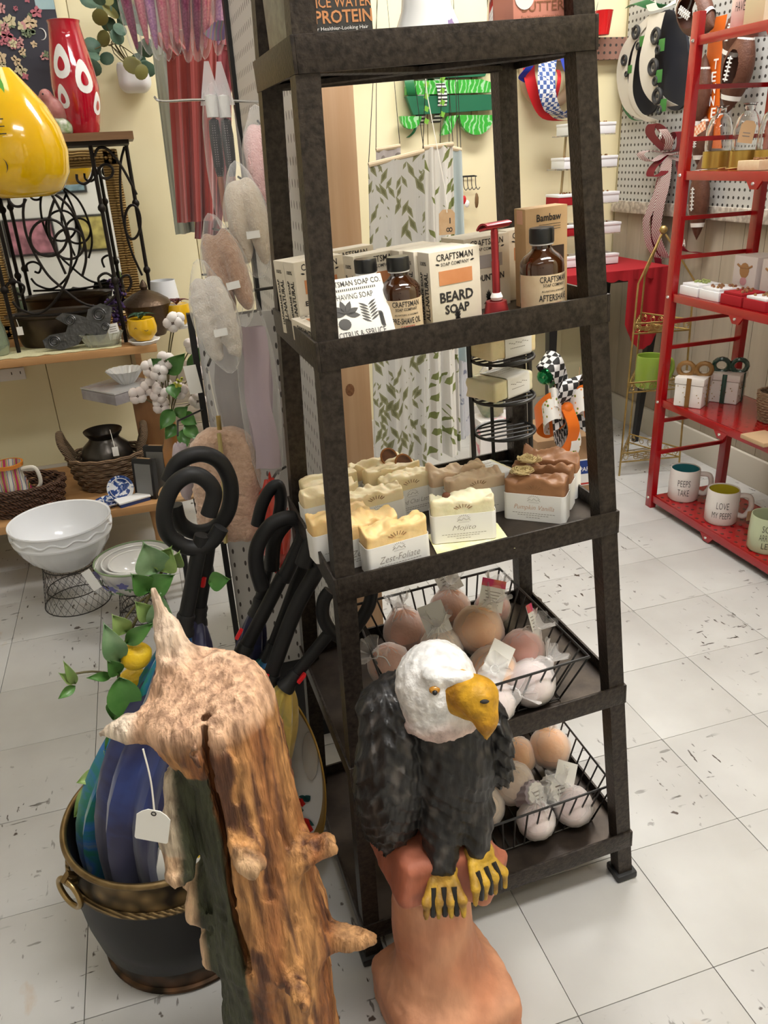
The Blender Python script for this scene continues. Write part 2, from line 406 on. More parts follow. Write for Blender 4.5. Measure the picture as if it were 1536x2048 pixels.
struct(MB().box((WX-.012, 1.55, .9), (.026, 1.88, .045), b=.003).build('trim_1', 'granite'))
struct(MB().box((WX-.008, .2, .055), (.016, 4.55, .11), b=.004).build('baseboard_right', mat('cream_trim', (.62, .58, .5), .5)))
struct(MB().box((-.75, WY-.008, .055), (4.5, .016, .11), b=.004).build('baseboard_back', 'cream_trim'))
struct(MB().box((-3.1, .2, 1.27), (.1, 4.7, 2.56)).build('wall_left', 'plaster', ang=0))
struct(MB().box((-.75, -2.16, 1.27), (4.7, .1, 2.56)).build('wall_front', 'plaster', ang=0))
struct(MB().box((-.75, .2, CEIL+.03), (4.8, 4.8, .06)).build('ceiling', 'ceiling_tile', ang=0))
# brown peg strip along the back wall
ramp_mat('brown_pegstrip', t_dots((1, 1, 1), (1, 0, 1)), DOT((.3, .16, .12)), st=(1/.0254, 0, 1/.0254), r=.6)
struct(MB().box((.93, WY-.02, 1.475), (1.2, .02, .075)).build('trim_2', 'brown_pegstrip', ang=0))
for k, (x, y, a, b_, e) in enumerate(LAMPS):
    t = thing('ceiling_light', ('long white ceiling light over the tall bronze shelf', 'white ceiling light over the far left aisle', 'long white ceiling light over the red rack corner', 'white ceiling light over the oak wall shelf', 'long white ceiling light over the open floor at right', 'white ceiling light behind the viewer at left')[k], 'ceiling light', (x, y, CEIL), group='ceiling lights overhead')
    fb = MB()
    for s_ in (-1, 1): fb.box((s_*(a/2+.01), 0, -.012), (.02, b_+.04, .024)); fb.box((0, s_*(b_/2+.01), -.012), (a, .02, .024))
    fb.build('frame', 'white_paint', t)
    MB().box((0, 0, -.008), (a, b_, .01)).build('diffuser', mat('lamp_%d' % k, (1, .98, .945), .5, emi=e), t, ang=0)
# ================================================================ etagere (leans a little; its legs are cut to the floor)
KT = .0493
MS = T(-.0306, .1760, 0) @ RZ(math.degrees(.0148)) @ RY(-math.degrees(KT)); MSI = MS.inverted()
LV = [1.552, 1.2575, .9699, .6827, .3938, .0953]          # rim height of each level, unseen top one first
hw = lambda z: .2398-.0595*z
yf = lambda z: .0303*z
yb = lambda z: .3688-.0934*z
RH, PW = .033, .025
mat('bronze_in', (.032, .024, .019), .38, .6, c2=(.06, .045, .034), ns=25, bump=.1, bs=60)
et = thing('etagere_shelf', 'tall dark bronze metal ladder shelf with products on its tiers', 'shelf unit', M=MS)
for sx in (-1, 1):
    for back in (0, 1):
        Y = yb if back else yf; sg = -1 if back else 1; pts = []
        for z in (-KT*sx*.24+.006, LV[0]):
            x = sx*(hw(z)-PW/2-.003); y = Y(z)+sg*(PW/2+.003); pts.append((x, y, z))
        m = MB(); vs = [(p_[0]+i*PW/2, p_[1]+j*PW/2, p_[2]) for p_ in pts for j in (-1, 1) for i in (-1, 1)]
        m.add(vs, [(0, 2, 3, 1), (4, 5, 7, 6), (0, 1, 5, 4), (2, 6, 7, 3), (0, 4, 6, 2), (1, 3, 7, 5)])
        po = m.build('post', 'bronze', et)
        q = pts[0]; MB().box((q[0], q[1], q[2]+.004), (PW+.012, PW+.012, .014), b=.003).build('foot', 'black_plastic', po)
for k, z in enumerate(LV):
    h, f_, b_ = hw(z), yf(z), yb(z); D = b_-f_
    pn = MB().box((0, (f_+b_)/2, z-.022), (2*h-.008, D-.008, .006)).build('shelf_panel', 'bronze_in', et)
    for s_ in (-1, 1): MB().box((s_*(h-.002), (f_+b_)/2, z-RH/2), (.004, D, RH), b=.0008).build('side_rail', 'bronze', pn)
    MB().box((0, f_+.002, z-RH/2), (2*h-.008, .004, RH), b=.0008).build('front_rail', 'bronze', pn)
    MB().box((0, b_-.002, z-RH/2), (2*h-.008, .004, RH), b=.0008).build('back_rail', 'bronze', pn)
    if k == 1:
        for s_ in (-1, 1): MB().tube([(s_*(h-.02), f_+.02, z-.029), (-s_*(h-.02), b_-.02, z-.029)], .005, 6).build('cross_brace', 'bronze', pn)
PAN = [z-.019 for z in LV]
def LP(px, py, z=None, y=None):
    """pixel -> point in the frame of the leaning shelf, on the plane z (or y) of that frame"""
    o = MSI @ CAM; d = (MSI.to_3x3() @ ray(px, py)); t = (z-o.z)/d.z if z is not None else (y-o.y)/d.y
    return o+d*t
# ================================================================ products on the etagere
def on(loc, yaw=0, rx=0): return MS @ T(*loc) @ RZ(yaw) @ RX(rx)
def wrap(mb, r):
    mb.v = [((r-v[1])*math.sin(v[0]/r), -(r-v[1])*math.cos(v[0]/r), v[2]) for v in mb.v]; return mb
def leafpoly(mb, x, z, l, w_, a, y=-.0003, n=5):
    ca, sa = math.cos(R(a)), math.sin(R(a)); pts = []
    for i in range(n+1): t = i/n; pts.append((t*l, w_*math.sin(math.pi*t)))
    for i in range(n-1, 0, -1): t = i/n; pts.append((t*l, -w_*math.sin(math.pi*t)))
    return mb.add([(x+p_[0]*ca-p_[1]*sa, y, z+p_[0]*sa+p_[1]*ca) for p_ in pts], [tuple(range(len(pts)))])
def rule(mb, x, z, w_, h, y=-.0003): return mb.add([(x-w_/2, y, z-h/2), (x+w_/2, y, z-h/2), (x+w_/2, y, z+h/2), (x-w_/2, y, z+h/2)], [(0, 1, 2, 3)])
mat('carton', (.74, .66, .53), .75, c2=(.78, .71, .58), ns=40); mat('soap_orange', (.62, .24, .09), .5, c2=(.7, .3, .13), ns=30); mat('soap_grey', (.42, .38, .36), .5)
BW, BT, BH = .069, .026, .089
def craft_box(label, pos, yaw, lines, win='soap_orange', plant=True, M=None):
    t = thing('soap_box', label, 'soap box', M=M if M is not None else on(pos, yaw), group='boxed soaps on the second tier')
    MB().box((0, BT/2, BH/2), (BW, BT, BH), b=.0008).build('carton', 'carton', t)
    MB().box((0, .0005, BH*.66), (BW*.66, .002, BH*.18)).build('window', win, t, ang=0)
    m = MB(); put(m, 'CRAFTSMAN', 0, BH*.92, BW*.72, BH*.085, -.0004, .01); put(m, 'SOAP COMPANY', 0, BH*.83, BW*.56, BH*.045, -.0004, .005)
    for s_ in (-1, 1): leafpoly(m, s_*BW*.3, BH*.83, s_*BW*.09, BH*.012, 12*s_)
    z = BH*.48
    for s_, hgt, wd in lines: put(m, s_, 0, z-hgt/2, wd, hgt, -.0004, .03); z -= hgt*1.25
    if plant:
        for k in range(9): leafpoly(m, 0+(k-4)*.002, .006, .018-.0012*abs(k-4), .0016, 25+k*16)
    # side print
    Ms = Matrix(((0, 1, 0, -BW/2), (0, 0, 0, 0), (0, 0, 1, 0), (0, 0, 0, 1)))
    s1 = MB(); put(s1, 'ALL-NATURAL', 0, 0, BH*.62, BT*.34, 0, .03, rot=90); s1.v = [(-BW/2-.0004, BT*.34-v[0], BH*.44+v[2]) for v in s1.v]; m.v += []; o = len(m.v); m.v += s1.v; m.f += [tuple(i+o for i in q) for q in s1.f]
    s2 = MB(); put(s2, 'HANDMADE SOAP', 0, 0, BH*.62, BT*.2, 0, .03, rot=90); s2.v = [(-BW/2-.0004, BT*.72-v[0], BH*.44+v[2]) for v in s2.v]; o = len(m.v); m.v += s2.v; m.f += [tuple(i+o for i in q) for q in s2.f]
    s3 = MB(); put(s3, '100%', 0, 0, BT*.5, BH*.05, 0, .02); s3.v = [(-BW/2-.0004, BT*.5-v[0], BH*.86+v[2]) for v in s3.v]; o = len(m.v); m.v += s3.v; m.f += [tuple(i+o for i in q) for q in s3.f]
    m.build('lettering', 'ink', t, ang=0); return t
pz = PAN[2]
def from_top(a, b, h, yaw=None, zb=None):
    A, B = LP(*a, z=pz+h), LP(*b, z=pz+h); y = math.degrees(math.atan2(B.y-A.y, B.x-A.x)); c = (A+B)/2; c.z = pz; return c, (y if yaw is None else yaw)
def behind(c, yaw, k): return (c[0]-math.sin(R(yaw))*k*(BT+.001), c[1]+math.cos(R(yaw))*k*(BT+.001), c[2])
ca, ya = from_top((590, 524), (672, 506), BH, 16); ca.y -= .012
craft_box('cream carton reading EUCALYPTUS BEER, front of the leftmost stack behind the shelf post', ca, ya, [('EUCALYPTUS', .006, .05), ('BIRCH', .005, .026), ('BEER', .008, .036)], plant=False)
craft_box('cream soap carton at the very back of the leftmost stack on the second tier', behind(ca, ya, 1), ya, [], plant=False)
cb, yb_ = from_top((710, 514), (799, 496), BH, 14)
craft_box('cream carton directly behind the two brown pre-shave bottles', cb, yb_, [('BEER', .008, .036)], plant=False)
c2, y2 = from_top((676, 506), (762, 487), BH, 14); c2.y += .012; c2.x -= .01
craft_box('cream carton peeking out behind the pre-shave bottles, beside the front post', c2, y2, [], plant=False)
cc, yc = from_top((859, 507), (956, 489), BH, 10)
craft_box('cream carton reading BEARD SOAP in front of its stack', cc, yc, [('BEARD', .012, .046), ('SOAP', .011, .034)])
for k, s_ in ((1, 'second carton from the front in the BEARD SOAP stack'), (2, 'third carton from the front in the BEARD SOAP stack'), (3, 'fourth carton from the front in the BEARD SOAP stack')): craft_box(s_, behind((cc.x-.004*k, cc.y, cc.z), yc, k), yc, [], plant=False)
cdn, yd = from_top((934, 480), (1010, 464), BH, 10)
craft_box('cream carton with grey window reading MOUNTAIN, behind the red razor', cdn, yd, [('MOUNTAIN', .008, .05)], 'soap_grey')
craft_box('cream carton hidden behind the MOUNTAIN carton', behind(cdn, yd, 1), yd, [], 'soap_grey', False)
cen, ye = (cdn.x+.071, cdn.y+.024, pz), 6
craft_box('cream carton half hidden between the MOUNTAIN carton and the kraft razor box', cen, ye, [('BIRCH', .008, .04)], plant=False)
# lying carton in the front left corner, spine to the left
q = LP(636, 668, z=pz+.026); t = craft_box('cream carton lying flat in the left front corner of the second tier', None, 0, [], plant=False, M=MS @ T(-.139, .062, pz+.0265) @ RZ(6) @ RX(-90))
# leaning shaving soap box
sx_ = LP(727, 640, y=.05).x
t = thing('shaving_soap_box', 'white box reading SHAVING SOAP CITRUS and SPRUCE leaning back on the bottles', 'soap box', M=MS @ T(sx_, .046, pz+.001) @ RZ(2) @ RX(-30), group='boxed soaps on the second tier')
W, H = .078, .08
MB().box((0, .013, H/2+.004), (W, .022, H), b=.0012).build('carton', mat('white_card', (.82, .79, .72), .7), t)
m = MB(); put(m, 'CRAFTSMAN SOAP CO.', 0, H*.95+.001, W*.92, .0065, .0016, .01); put(m, 'SHAVING SOAP', 0, H*.77, W*.6, .0065, .0016)
for k in range(24): rule(m, (k-11.5)*.0024, H*.87, .0012, .0028, .0016)
for k, a in enumerate((20, 60, 100, 140, 175, -10)): leafpoly(m, -.014, H*.52, .017, .0035, a, .0016)
m.ball((-.018, .0016, H*.38), .0075, 14, sc=(1, .05, .9))
for k in range(12): leafpoly(m, .014, H*.36+.0018*k, .012, .0012, 30 if k % 2 else 150, .0016)
for k in range(8): leafpoly(m, .024, H*.5-.002*k, .007, .002, -40, .0016)
put(m, 'CITRUS & SPRUCE', 0, H*.22, W*.72, .0075, .0016, .005); put(m, 'CRAFTSMANSOAP.COM', -.02, H*.11, .03, .0018, .0016); rule(m, .012, H*.08, .04, .0004, .0016)
m.build('lettering', mat('ink_soft', (.09, .085, .08), .7), t, ang=0)
m = MB(); put(m, '$12.50', 0, 0, .016, .005); m.v = [(v[0], .012-v[2], .0037) for v in m.v]; m.build('price_print', 'ink', t, ang=0)
# amber bottles
ramp_mat('amber', t_noise(3), [(0, (.028, .008, .002)), (1, (.05, .014, .003))], r=.06, coat=1, const=False); mat('cap_black', (.01, .01, .01), .3)
def bottle(label, pos, yaw, lines, s=1.0, lab='kraft_label'):
    t = thing('amber_bottle', label, 'bottle', M=on(pos, yaw) @ Matrix.Scale(s, 4), group='amber bottles on the second tier')
    r = .0235
    MB().lathe([(0, 0), (r-.003, 0), (r, .003), (r, .050), (r*.97, .055), (r*.8, .0605), (r*.55, .065), (.0105, .068), (.0105, .074), (0, .074)], 40).build('glass_body', 'amber', t)
    cp = MB().lathe([(.0125, .0735), (.0132, .074), (.0132, .087), (.0122, .0885), (0, .0885)], 48, fn=lambda a, z: 1+.025*math.sin(a*24)).build('cap', 'cap_black', t)
    MB().ring((0, 0, .0722), .0118, .0008, 32, 6).build('cap_ring', 'white_paint', t)
    MB().sheet(lambda u, v: ((r+.0006)*math.sin((u-.5)*3.6), -(r+.0006)*math.cos((u-.5)*3.6), .007+v*.036), 24, 2, .0004).build('label', mat('kraft_label', (.66, .5, .31), .75, c2=(.7, .55, .36), ns=90), t)
    m = MB()
    for s_, z, w_, h in lines[0]: put(m, s_, 0, z, w_, h, 0, .012)
    wrap(m, r+.0011).build('lettering', 'ink', t, ang=0)
    m = MB(); put(m, 'CAMPFIRE', 0, .0125, .017, .0032, 0, .01); wrap(m, r+.0011).build('scent_print', 'red_ink', t, ang=0)
    return t
bl = lambda s_: ([('CRAFTSMAN', .0385, .034, .0062), ('SOAP COMPANY', .0325, .027, .0032), ('ALL-NATURAL & HANDMADE', .0265, .03, .0018), (s_, .0195, .036, .0068)],)
bottle('large amber bottle with black cap labelled AFTERSHAVE CAMPFIRE', LP(1083, 596, z=pz+.012), 8, bl('AFTERSHAVE'), 1.12).location.z += 0
bottle('amber bottle labelled PRE-SHAVE OIL, right of its twin', (LP(802, 600, y=.085).x, .085, pz), -4, bl('PRE-SHAVE OIL'))
bottle('amber bottle mostly hidden behind the leaning shaving soap box', (LP(738, 600, y=.105).x, .105, pz), -4, bl('PRE-SHAVE OIL'))
# correct the aftershave base onto the panel
bt = [o for o in bpy.data.objects if o.get('label', '').startswith('large amber')][0]; bt.matrix_world = on((LP(1084, 560, y=.075).x, .075, pz), 6) @ Matrix.Scale(1.12, 4)
# kraft razor box
t = thing('razor_box', 'tall kraft carton reading Bambaw behind the large aftershave bottle', 'carton', M=on((LP(1092, 520, y=.108).x, .108, pz), 2))
h = .118
MB().box((.0, .012, h/2), (.058, .028, h), b=.0008).build('carton', mat('kraft_box', (.55, .35, .17), .75, c2=(.6, .39, .2), ns=30), t)
m = MB(); put(m, 'Bambaw', .003, h*.9, .034, .0085, -.0025, .02); 
for k in range(3): rule(m, .004, h*.83-.003*k, .03, .0006, -.0026)
m.build('lettering', 'ink', t, ang=0)
MB().box((.004, -.0022, h*.36), (.04, .0008, h*.5)).build('print_panel', mat('dark_print', (.04, .02, .015), .5), t, ang=0)
m = MB(); m.box((-.0292, .012, h*.92), (.0004, .014, .016)); m.build('seal', mat('peach', (.75, .42, .28), .6), t, ang=0)
# red safety razor in its stand
t = thing('safety_razor', 'metallic red safety razor standing upright in its holder', 'razor', M=on((LP(992, 560, y=.08).x, .08, pz+.0225), 14)); rr = mat('red_metal', (.42, .05, .06), .3, .85)
MB().lathe([(0, 0), (.0042, 0), (.0047, .003), (.0047, .045), (.0042, .047), (.0044, .05), (.0044, .078), (.0035, .082), (0, .082)], 20).build('handle', rr, t)
m = MB(); m.box((0, 0, 0), (.036, .014, .003), T(0, 0, .083) @ RX(-14), b=.001); m.sheet(lambda u, v: ((u-.5)*.036, (v-.5)*.021, .0055-.018*(v-.5)**2), 2, 8, .0022, T(0, 0, .083) @ RX(-14)); m.build('head', rr, t)
MB().lathe([(.0062, .0005), (.0075, .004), (.0055, .009), (.0048, .009)], 16).build('paper_collar', 'paper_white', t)
t = thing('razor_stand', 'metallic red weighted stand holding the safety razor', 'razor stand', M=on((LP(992, 590, y=.08).x, .08, pz), 0))
MB().lathe([(0, 0), (.0155, 0), (.0165, .002), (.0165, .007), (.015, .008), (.0145, .011), (.0125, .022), (.008, .0223), (.006, .018), (0, .018)], 32).build('weight', rr, t)
t = thing('green_card', 'small olive green printed card lying flat before the BEARD SOAP carton', 'card', M=on((LP(906, 630, y=.05).x, .05, pz), 6)); MB().box((0, 0, .002), (.064, .026, .004), b=.0005).build('card', mat('olive_card', (.2, .22, .1), .5, c2=(.3, .3, .16), ns=80), t)
t = thing('tan_card', 'small tan leaflet lying flat before the razor stand', 'card', M=on((LP(975, 612, y=.046).x, .046, pz), 4)); MB().box((0, 0, .001), (.036, .022, .002)).build('card', mat('tan_card', (.5, .35, .22), .6), t)
# ---------------------------------------------------------------- handmade soaps on the third tier
mat('soap_cream', (.84, .68, .38), .45, c2=(.88, .77, .52), ns=14, bump=.25, bs=90, sss=.15); mat('soap_gold', (.8, .53, .2), .45, c2=(.86, .65, .34), ns=16, bump=.25, bs=90, sss=.15)
mat('soap_pale', (.82, .76, .55), .45, c2=(.74, .68, .42), ns=20, bump=.25, bs=90, sss=.15); mat('soap_pumpkin', (.28, .13, .06), .45, c2=(.35, .17, .08), ns=14, bump=.2, bs=90); mat('soap_blush', (.7, .5, .33), .45, c2=(.76, .6, .42), ns=16, bump=.25, bs=90, sss=.1)
mat('orange_slice', (.07, .02, .012), .4, c2=(.16, .06, .03), ns=50); mat('pencil', (.25, .22, .2), .8)
ps = PAN[3]; SW, ST, SH = .084, .03, .062
def soap_mesh(m, t, seed, h=SH, lump=1.0, w_=SW, d=ST):
    G, ax = grid((-w_/2-.012, -.012, -.006), (w_/2+.012, d+.012, h+.03), .0022)
    F = g_box(G, (0, d/2, (h+.02)/2), (w_/2, d/2, (h+.02)/2), .004)
    top = h-.004 + lump*(.006*nz((G[0], G[1]*1.4, G[2]*0), 130, seed)+.0045*np.abs(nz((G[0], G[1], G[2]*0), 260, seed+9)))
    F = np.maximum(F, (G[2]-top)*.8); F = F+.0006*nz(G, 500, seed+4)
    return solid('soap', F, ax, m, t)
def soap(label, pos, yaw, m, seed, name=None, topping=None, lump=1.0, rx=0, M=None, band=True, tint='pencil'):
    t = thing('soap_bar', label, 'soap bar', M=M if M is not None else on(pos, yaw, rx), group='handmade soap bars')
    soap_mesh(m, t, seed, lump=lump*1.5)
    if band == 'wrap':
        per = []; w_, d, r = SH/2-.002, ST/2+.0012, .005
        for cx, cy, a0 in ((w_-r, -d+r, -90), (w_-r, d-r, 0), (-w_+r, d-r, 90), (-w_+r, -d+r, 180)):
            for k in range(6): a = R(a0+k*18); per.append((ST/2+cy+r*math.sin(a), SH/2-.003+cx+r*math.cos(a)))
        n = len(per); bd = MB().sheet(lambda u, v: (-.016+v*.048, *per[int(round(u*n)) % n]), n, 1, .0005).build('paper_band', 'paper_white', t); m2 = MB()
        for k in range(4):
            for j in range(9): rule(m2, -.008+j*.004, .047-.008*k, .0028, .0008, -.0018)
        m2.build('printed_lines', 'pencil', bd, ang=0); m3 = MB()
        for j in range(9): m3.box((-.008+j*.004, .009+(j % 3)*.001, -.0016), (.0028, .0008, .0002)); m3.box((-.006+j*.003, .017, -.0016), (.002, .0008, .0002))
        m3.build('printed_lines', 'pencil', bd, ang=0)
    elif band:
        w_, d, r, zb = SW/2+.0012, ST/2+.0012, .006, .040
        per = []
        for cx, cy, a0 in ((w_-r, -d+r, -90), (w_-r, d-r, 0), (-w_+r, d-r, 90), (-w_+r, -d+r, 180)):
            for k in range(6): a = R(a0+k*18); per.append((cx+r*math.cos(a), ST/2+cy+r*math.sin(a)))
        n = len(per)
        bd = MB().sheet(lambda u, v: (*per[int(round(u*n)) % n], .0005+v*zb), n, 1, .0005).build('paper_band', 'paper_white', t)
        m2 = MB(); y = -.0018
        for k in range(9):
            a = R(20+k*17.5); c_, s_ = math.cos(a), math.sin(a)
            leafpoly(m2, c_*.0065, .032+s_*.0055, .003, .0003, math.degrees(a), y)
        m2.tube([(-.009, y, .031), (-.005, y, .034), (-.003, y, .032), (0, y, .0355), (.004, y, .032), (.006, y, .034), (.009, y, .031)], .00025, 4)
        for z_, w2 in ((.0125, .06), (.0095, .046), (.006, .022)):
            for k in range(int(w2/.004)): rule(m2, -w2/2+k*.004+.0015, z_, .003, .0007, y)
        for k in range(7): rule(m2, 0, .029-.0, .014, .0003, y)
        if name:
            mm = MB(); put(mm, name, 0, .0205, min(.0095*len(name)*.55, .056), .009, y, -.012, .35); mm.build('lettering', tint, t, ang=0)
        m2.build('printed_logo', 'pencil', bd, ang=0)
        st_ = MB()
        for k in range(7): a = R(30+k*20); st_.tube([(math.cos(a)*.008, -.0002, .046+math.sin(a)*.004), (math.cos(a)*.014, -.0002, .046+math.sin(a)*.009)], .0005, 4)
        st_.build('stamped_rays', 'ink_brown', t)
    if topping == 'orange':
        MB().lathe([(0, 0), (.013, 0), (.0145, .0015), (.013, .003), (0, .003)], 24, T(.02, ST/2, SH-.002) @ RX(58) @ RY(10)).build('dried_orange_slice', 'orange_slice', t); MB().ring((0, 0, .003), .0135, .0014, 24, 6, T(.02, ST/2, SH-.002) @ RX(58) @ RY(10)).build('orange_rind', mat('rind', (.32, .12, .03), .5), t)
    if topping == 'curl':
        mm = MB(); rs = random.Random(seed)
        for k in range(60):
            a, b = rs.uniform(0, 6.28), rs.uniform(.004, .019); mm.tube(spline([(-.02+math.cos(a)*b*.3, ST/2+math.sin(a)*b*.3, SH+.001), (-.02+math.cos(a+.8)*b, ST/2+math.sin(a+.8)*b*.8, SH+.004+rs.uniform(0, .006)), (-.02+math.cos(a+1.8)*b*.9, ST/2+math.sin(a+1.8)*b*.7, SH+.004+rs.uniform(0, .005))], 3), .0007, 4)
        mm.build('loofah_curls', mat('loofah', (.72, .58, .3), .8), t)
    if topping == 'bean': MB().ball((-.02, ST/2-.004, SH+.002), .006, 10, sc=(1, .6, .9)).build('dark_bean', 'orange_slice', t)
    return t
soap('pale cream soap bar banded Mojito on the yellow crinkled paper', (-.0065, .068, ps+.003), -16, 'soap_pale', 1, 'Mojito', 'bean')
A, B = LP(729, 1141, z=ps), LP(855, 1112, z=ps); zc = (A+B)/2
soap('golden soap bar banded Zest-Foliate at the front edge', (zc.x, zc.y-.018, ps), 4, 'soap_gold', 2, 'Zest-Foliate', lump=1.3)
soap('golden soap bar just behind the front Zest-Foliate bar', (zc.x-.027, zc.y+.016, ps), 5, 'soap_gold', 3, 'Zest-Foliate', lump=1.3)
soap('golden soap bar third back in the Zest-Foliate row, half behind the post', (zc.x-.053, zc.y+.05, ps), 6, 'soap_gold', 4, lump=1.2)
soap('cream soap bar between the Zest-Foliate row and the Spiced Chai Latte bars', (-.098, .158, ps), 4, 'soap_cream', 5)
soap('cream soap bar at the left rim, front one of the left pair', (-.151, .20, ps), 4, 'soap_cream', 6, 'S')
soap('cream soap bar at the left rim, rear one of the left pair', (-.142, .236, ps), 4, 'soap_cream', 7)
soap('cream soap bar banded Spiced Chai Latte', (-.036, .187, ps), 3, 'soap_cream', 8, 'Spiced Chai Latte', tint='pencil')
soap('cream soap bar topped with a dried orange slice, second in Spiced Chai row', (-.049, .222, ps), 4, 'soap_cream', 9, None, 'orange', 1.2)
soap('cream soap bar with a dried orange slice, last in the Spiced Chai row', (-.06, .257, ps), 5, 'soap_cream', 10, None, 'orange', 1.3)
soap('blush soap bar with stamped rays behind the Mojito bar', (.045, .135, ps), -3, 'soap_blush', 11)
soap('blush soap bar with a rough top behind another blush bar', (.032, .172, ps), -2, 'soap_blush', 12, lump=1.4)
soap('pale soap bar lying on its side in its band at the back rail', None, 0, 'soap_pale', 13, M=on((.095, .19, ps+.033), 14) @ RY(4) @ RX(-90), band='wrap')
c = (LP(1016, 1034, z=ps)+LP(1102, 1056, z=ps))/2
soap('brown soap bar banded Pumpkin Vanilla with straw-coloured curls on top', (c.x+.008, c.y, ps), -42, 'soap_pumpkin', 14, 'Pumpkin Vanilla', 'curl', tint=mat('copper_ink', (.5, .25, .12), .6))
soap('brown soap bar in the middle of the Pumpkin Vanilla row', (c.x+.036, c.y+.034, ps), -42, 'soap_pumpkin', 15, None, 'curl', 1.3)
soap('brown soap bar at the back of the Pumpkin Vanilla row', (c.x+.062, c.y+.062, ps), -42, 'soap_pumpkin', 16, None, None, 1.5)
t = thing('crinkle_paper', 'pale yellow crinkled paper square under the Mojito bar', 'paper mat', M=on((.0, .066, ps), -8))
MB().sheet(lambda u, v: ((u-.5)*.1, (v-.5)*.078, .0018+.0016*abs(noise.noise(Vector((u*22, v*20, 3))))), 40, 32, .0006).build('paper', mat('yellow_paper', (.8, .74, .36), .6, c2=(.86, .82, .55), ns=60), t, ang=0)
# ---------------------------------------------------------------- wire baskets with bath bombs
def basket(label, base, rimz, cor_t, cor_b, frontdip=0):
    """corner lists FL FR BR BL, in the shelf frame"""
    o = Vector((cor_b[0][0], cor_b[0][1], base)); t = thing('wire_basket', label, 'wire basket', M=on(o), group='wire baskets')
    r = .0016; tp = [Vector((*q, rimz))-o for q in cor_t]; bt_ = [Vector((*q, base+.003))-o for q in cor_b]
    MB().tube(tp, .0024, 8, True).build('rim', 'black_wire', t); MB().tube(bt_, .0018, 6, True).build('base_ring', 'black_wire', t)
    for s_ in range(4):
        a, b, c_, d = tp[s_], tp[(s_+1) % 4], bt_[s_], bt_[(s_+1) % 4]; n = 13 if s_ % 2 == 0 else 12
        for k in range(n+1):
            if s_ in (2,) and False: continue
            u = k/n; MB().tube([a.lerp(b, u), c_.lerp(d, u)], r, 6).build('side_wire', 'black_wire', t)
    for k in range(1, 14): MB().tube([bt_[0].lerp(bt_[1], k/14), bt_[3].lerp(bt_[2], k/14)], r, 6).build('floor_wire', 'black_wire', t)
    return t
basket('black wire basket of bath bombs on the fourth tier, above the eagle', PAN[4], .452, [(-.142, .024), (.161, .028), (.158, .322), (-.115, .322)], [(-.112, .042), (.122, .044), (.128, .295), (-.09, .295)])
basket('black wire basket of bath bombs on the lowest tier, right of the eagle', PAN[5], .166, [(-.07, .042), (.221, .044), (.228, .335), (-.055, .335)], [(-.045, .062), (.195, .064), (.20, .31), (-.03, .31)])
mat('bomb_peach', (.82, .40, .15), .8, c2=(.86, .48, .22), ns=30, bump=.3, bs=200); mat('bomb_dusty', (.55, .25, .15), .8, c2=(.62, .31, .2), ns=30, bump=.3, bs=200); mat('bomb_pink', (.65, .24, .17), .8, c2=(.7, .32, .25), ns=30, bump=.3, bs=200)
mat('bomb_white', (.66, .52, .5), .8, c2=(.74, .64, .62), ns=30, bump=.3, bs=200); mat('bomb_cream', (.72, .56, .43), .8, c2=(.78, .65, .54), ns=30, bump=.3, bs=200)
def bag_shell(r, seed, neck):
    rs = np.random.RandomState(seed); n1, n2 = Vector(neck).normalized(), None
    def fn(e):
        k = max(0, e.dot(n1)); q = 1.07+.05*noise.noise(e*3+Vector((seed, 0, 0)))+.03*noise.noise(e*9+Vector((0, seed, 0)))
        return q + (.4*(k**26)) + (.1*math.sin(14*math.atan2(e.y, e.x))*k**6)
    return MB().ball((0, 0, 0), r, 32, fn=fn)
def bomb(label, lv, px, py, z, r, m, seed, neck=(.3, -.2, .8), tagc=None, trot=(60, 0, 20)):
    p = LP(px, py, z=PAN[lv]+z); t = thing('bath_bomb', label, 'bath bomb', M=MS @ T(*p), group='bath bombs in organza bags')
    r *= 1.14; b = MB().ball((0, 0, 0), r, 28, fn=lambda e: 1+.02*math.exp(-(e.z*16)**2)).build('ball', m, t)
    bg = bag_shell(r, seed, neck).build('organza_bag', 'organza', t)
    nv = Vector(neck).normalized(); k = nv*r*1.3; q = nv.to_track_quat('Z', 'Y').to_matrix().to_4x4()
    fr = MB().sheet(lambda u, v: ((.006+v*.016)*math.cos(u*6.283)*(1+.22*v*math.sin(u*31+seed)), (.006+v*.016)*math.sin(u*6.283)*(1+.22*v*math.cos(u*25)), v*.022+.004*v*math.sin(u*44)), 48, 4, 0, T(*k) @ q).build('ruffle', 'organza', bg)
    rb = MB().ring((0, 0, 0), .0058, .0012, 16, 6, T(*k) @ q); rb.tube(spline([(.006, 0, 0), (.016, .004, -.006), (.022, -.002, -.02)], 4), .0009, 5, M=T(*k) @ q); rb.build('drawstring', 'white_paint', bg)
    if tagc:
        mt = T(*(nv*r*1.15)) @ Euler([R(a) for a in trot]).to_matrix().to_4x4()
        c_ = MB().box((0, 0, .016), (.04, .0006, .05), mt).build('card', 'paper_white', t)
        if tagc != 'plain':
            MB().box((0, -.0005, .036), (.04, .0004, .0125), mt).build('colour_band', tagc, c_)
            mm = MB()
            for k_ in range(5): put(mm, 'l', 0, .022-.005*k_, .001, .001, -.0006, M=mt); mm.box((0, -.0006, .022-.005*k_), (.026-.003*(k_ % 3), .0002, .0012), mt)
            mm.build('printed_lines', 'pencil', c_)
    return t
mat('green_band', (.1, .3, .06), .6, c2=(.3, .5, .15), ns=120); mat('magenta_band', (.6, .03, .15), .6, c2=(.75, .25, .1), ns=40)
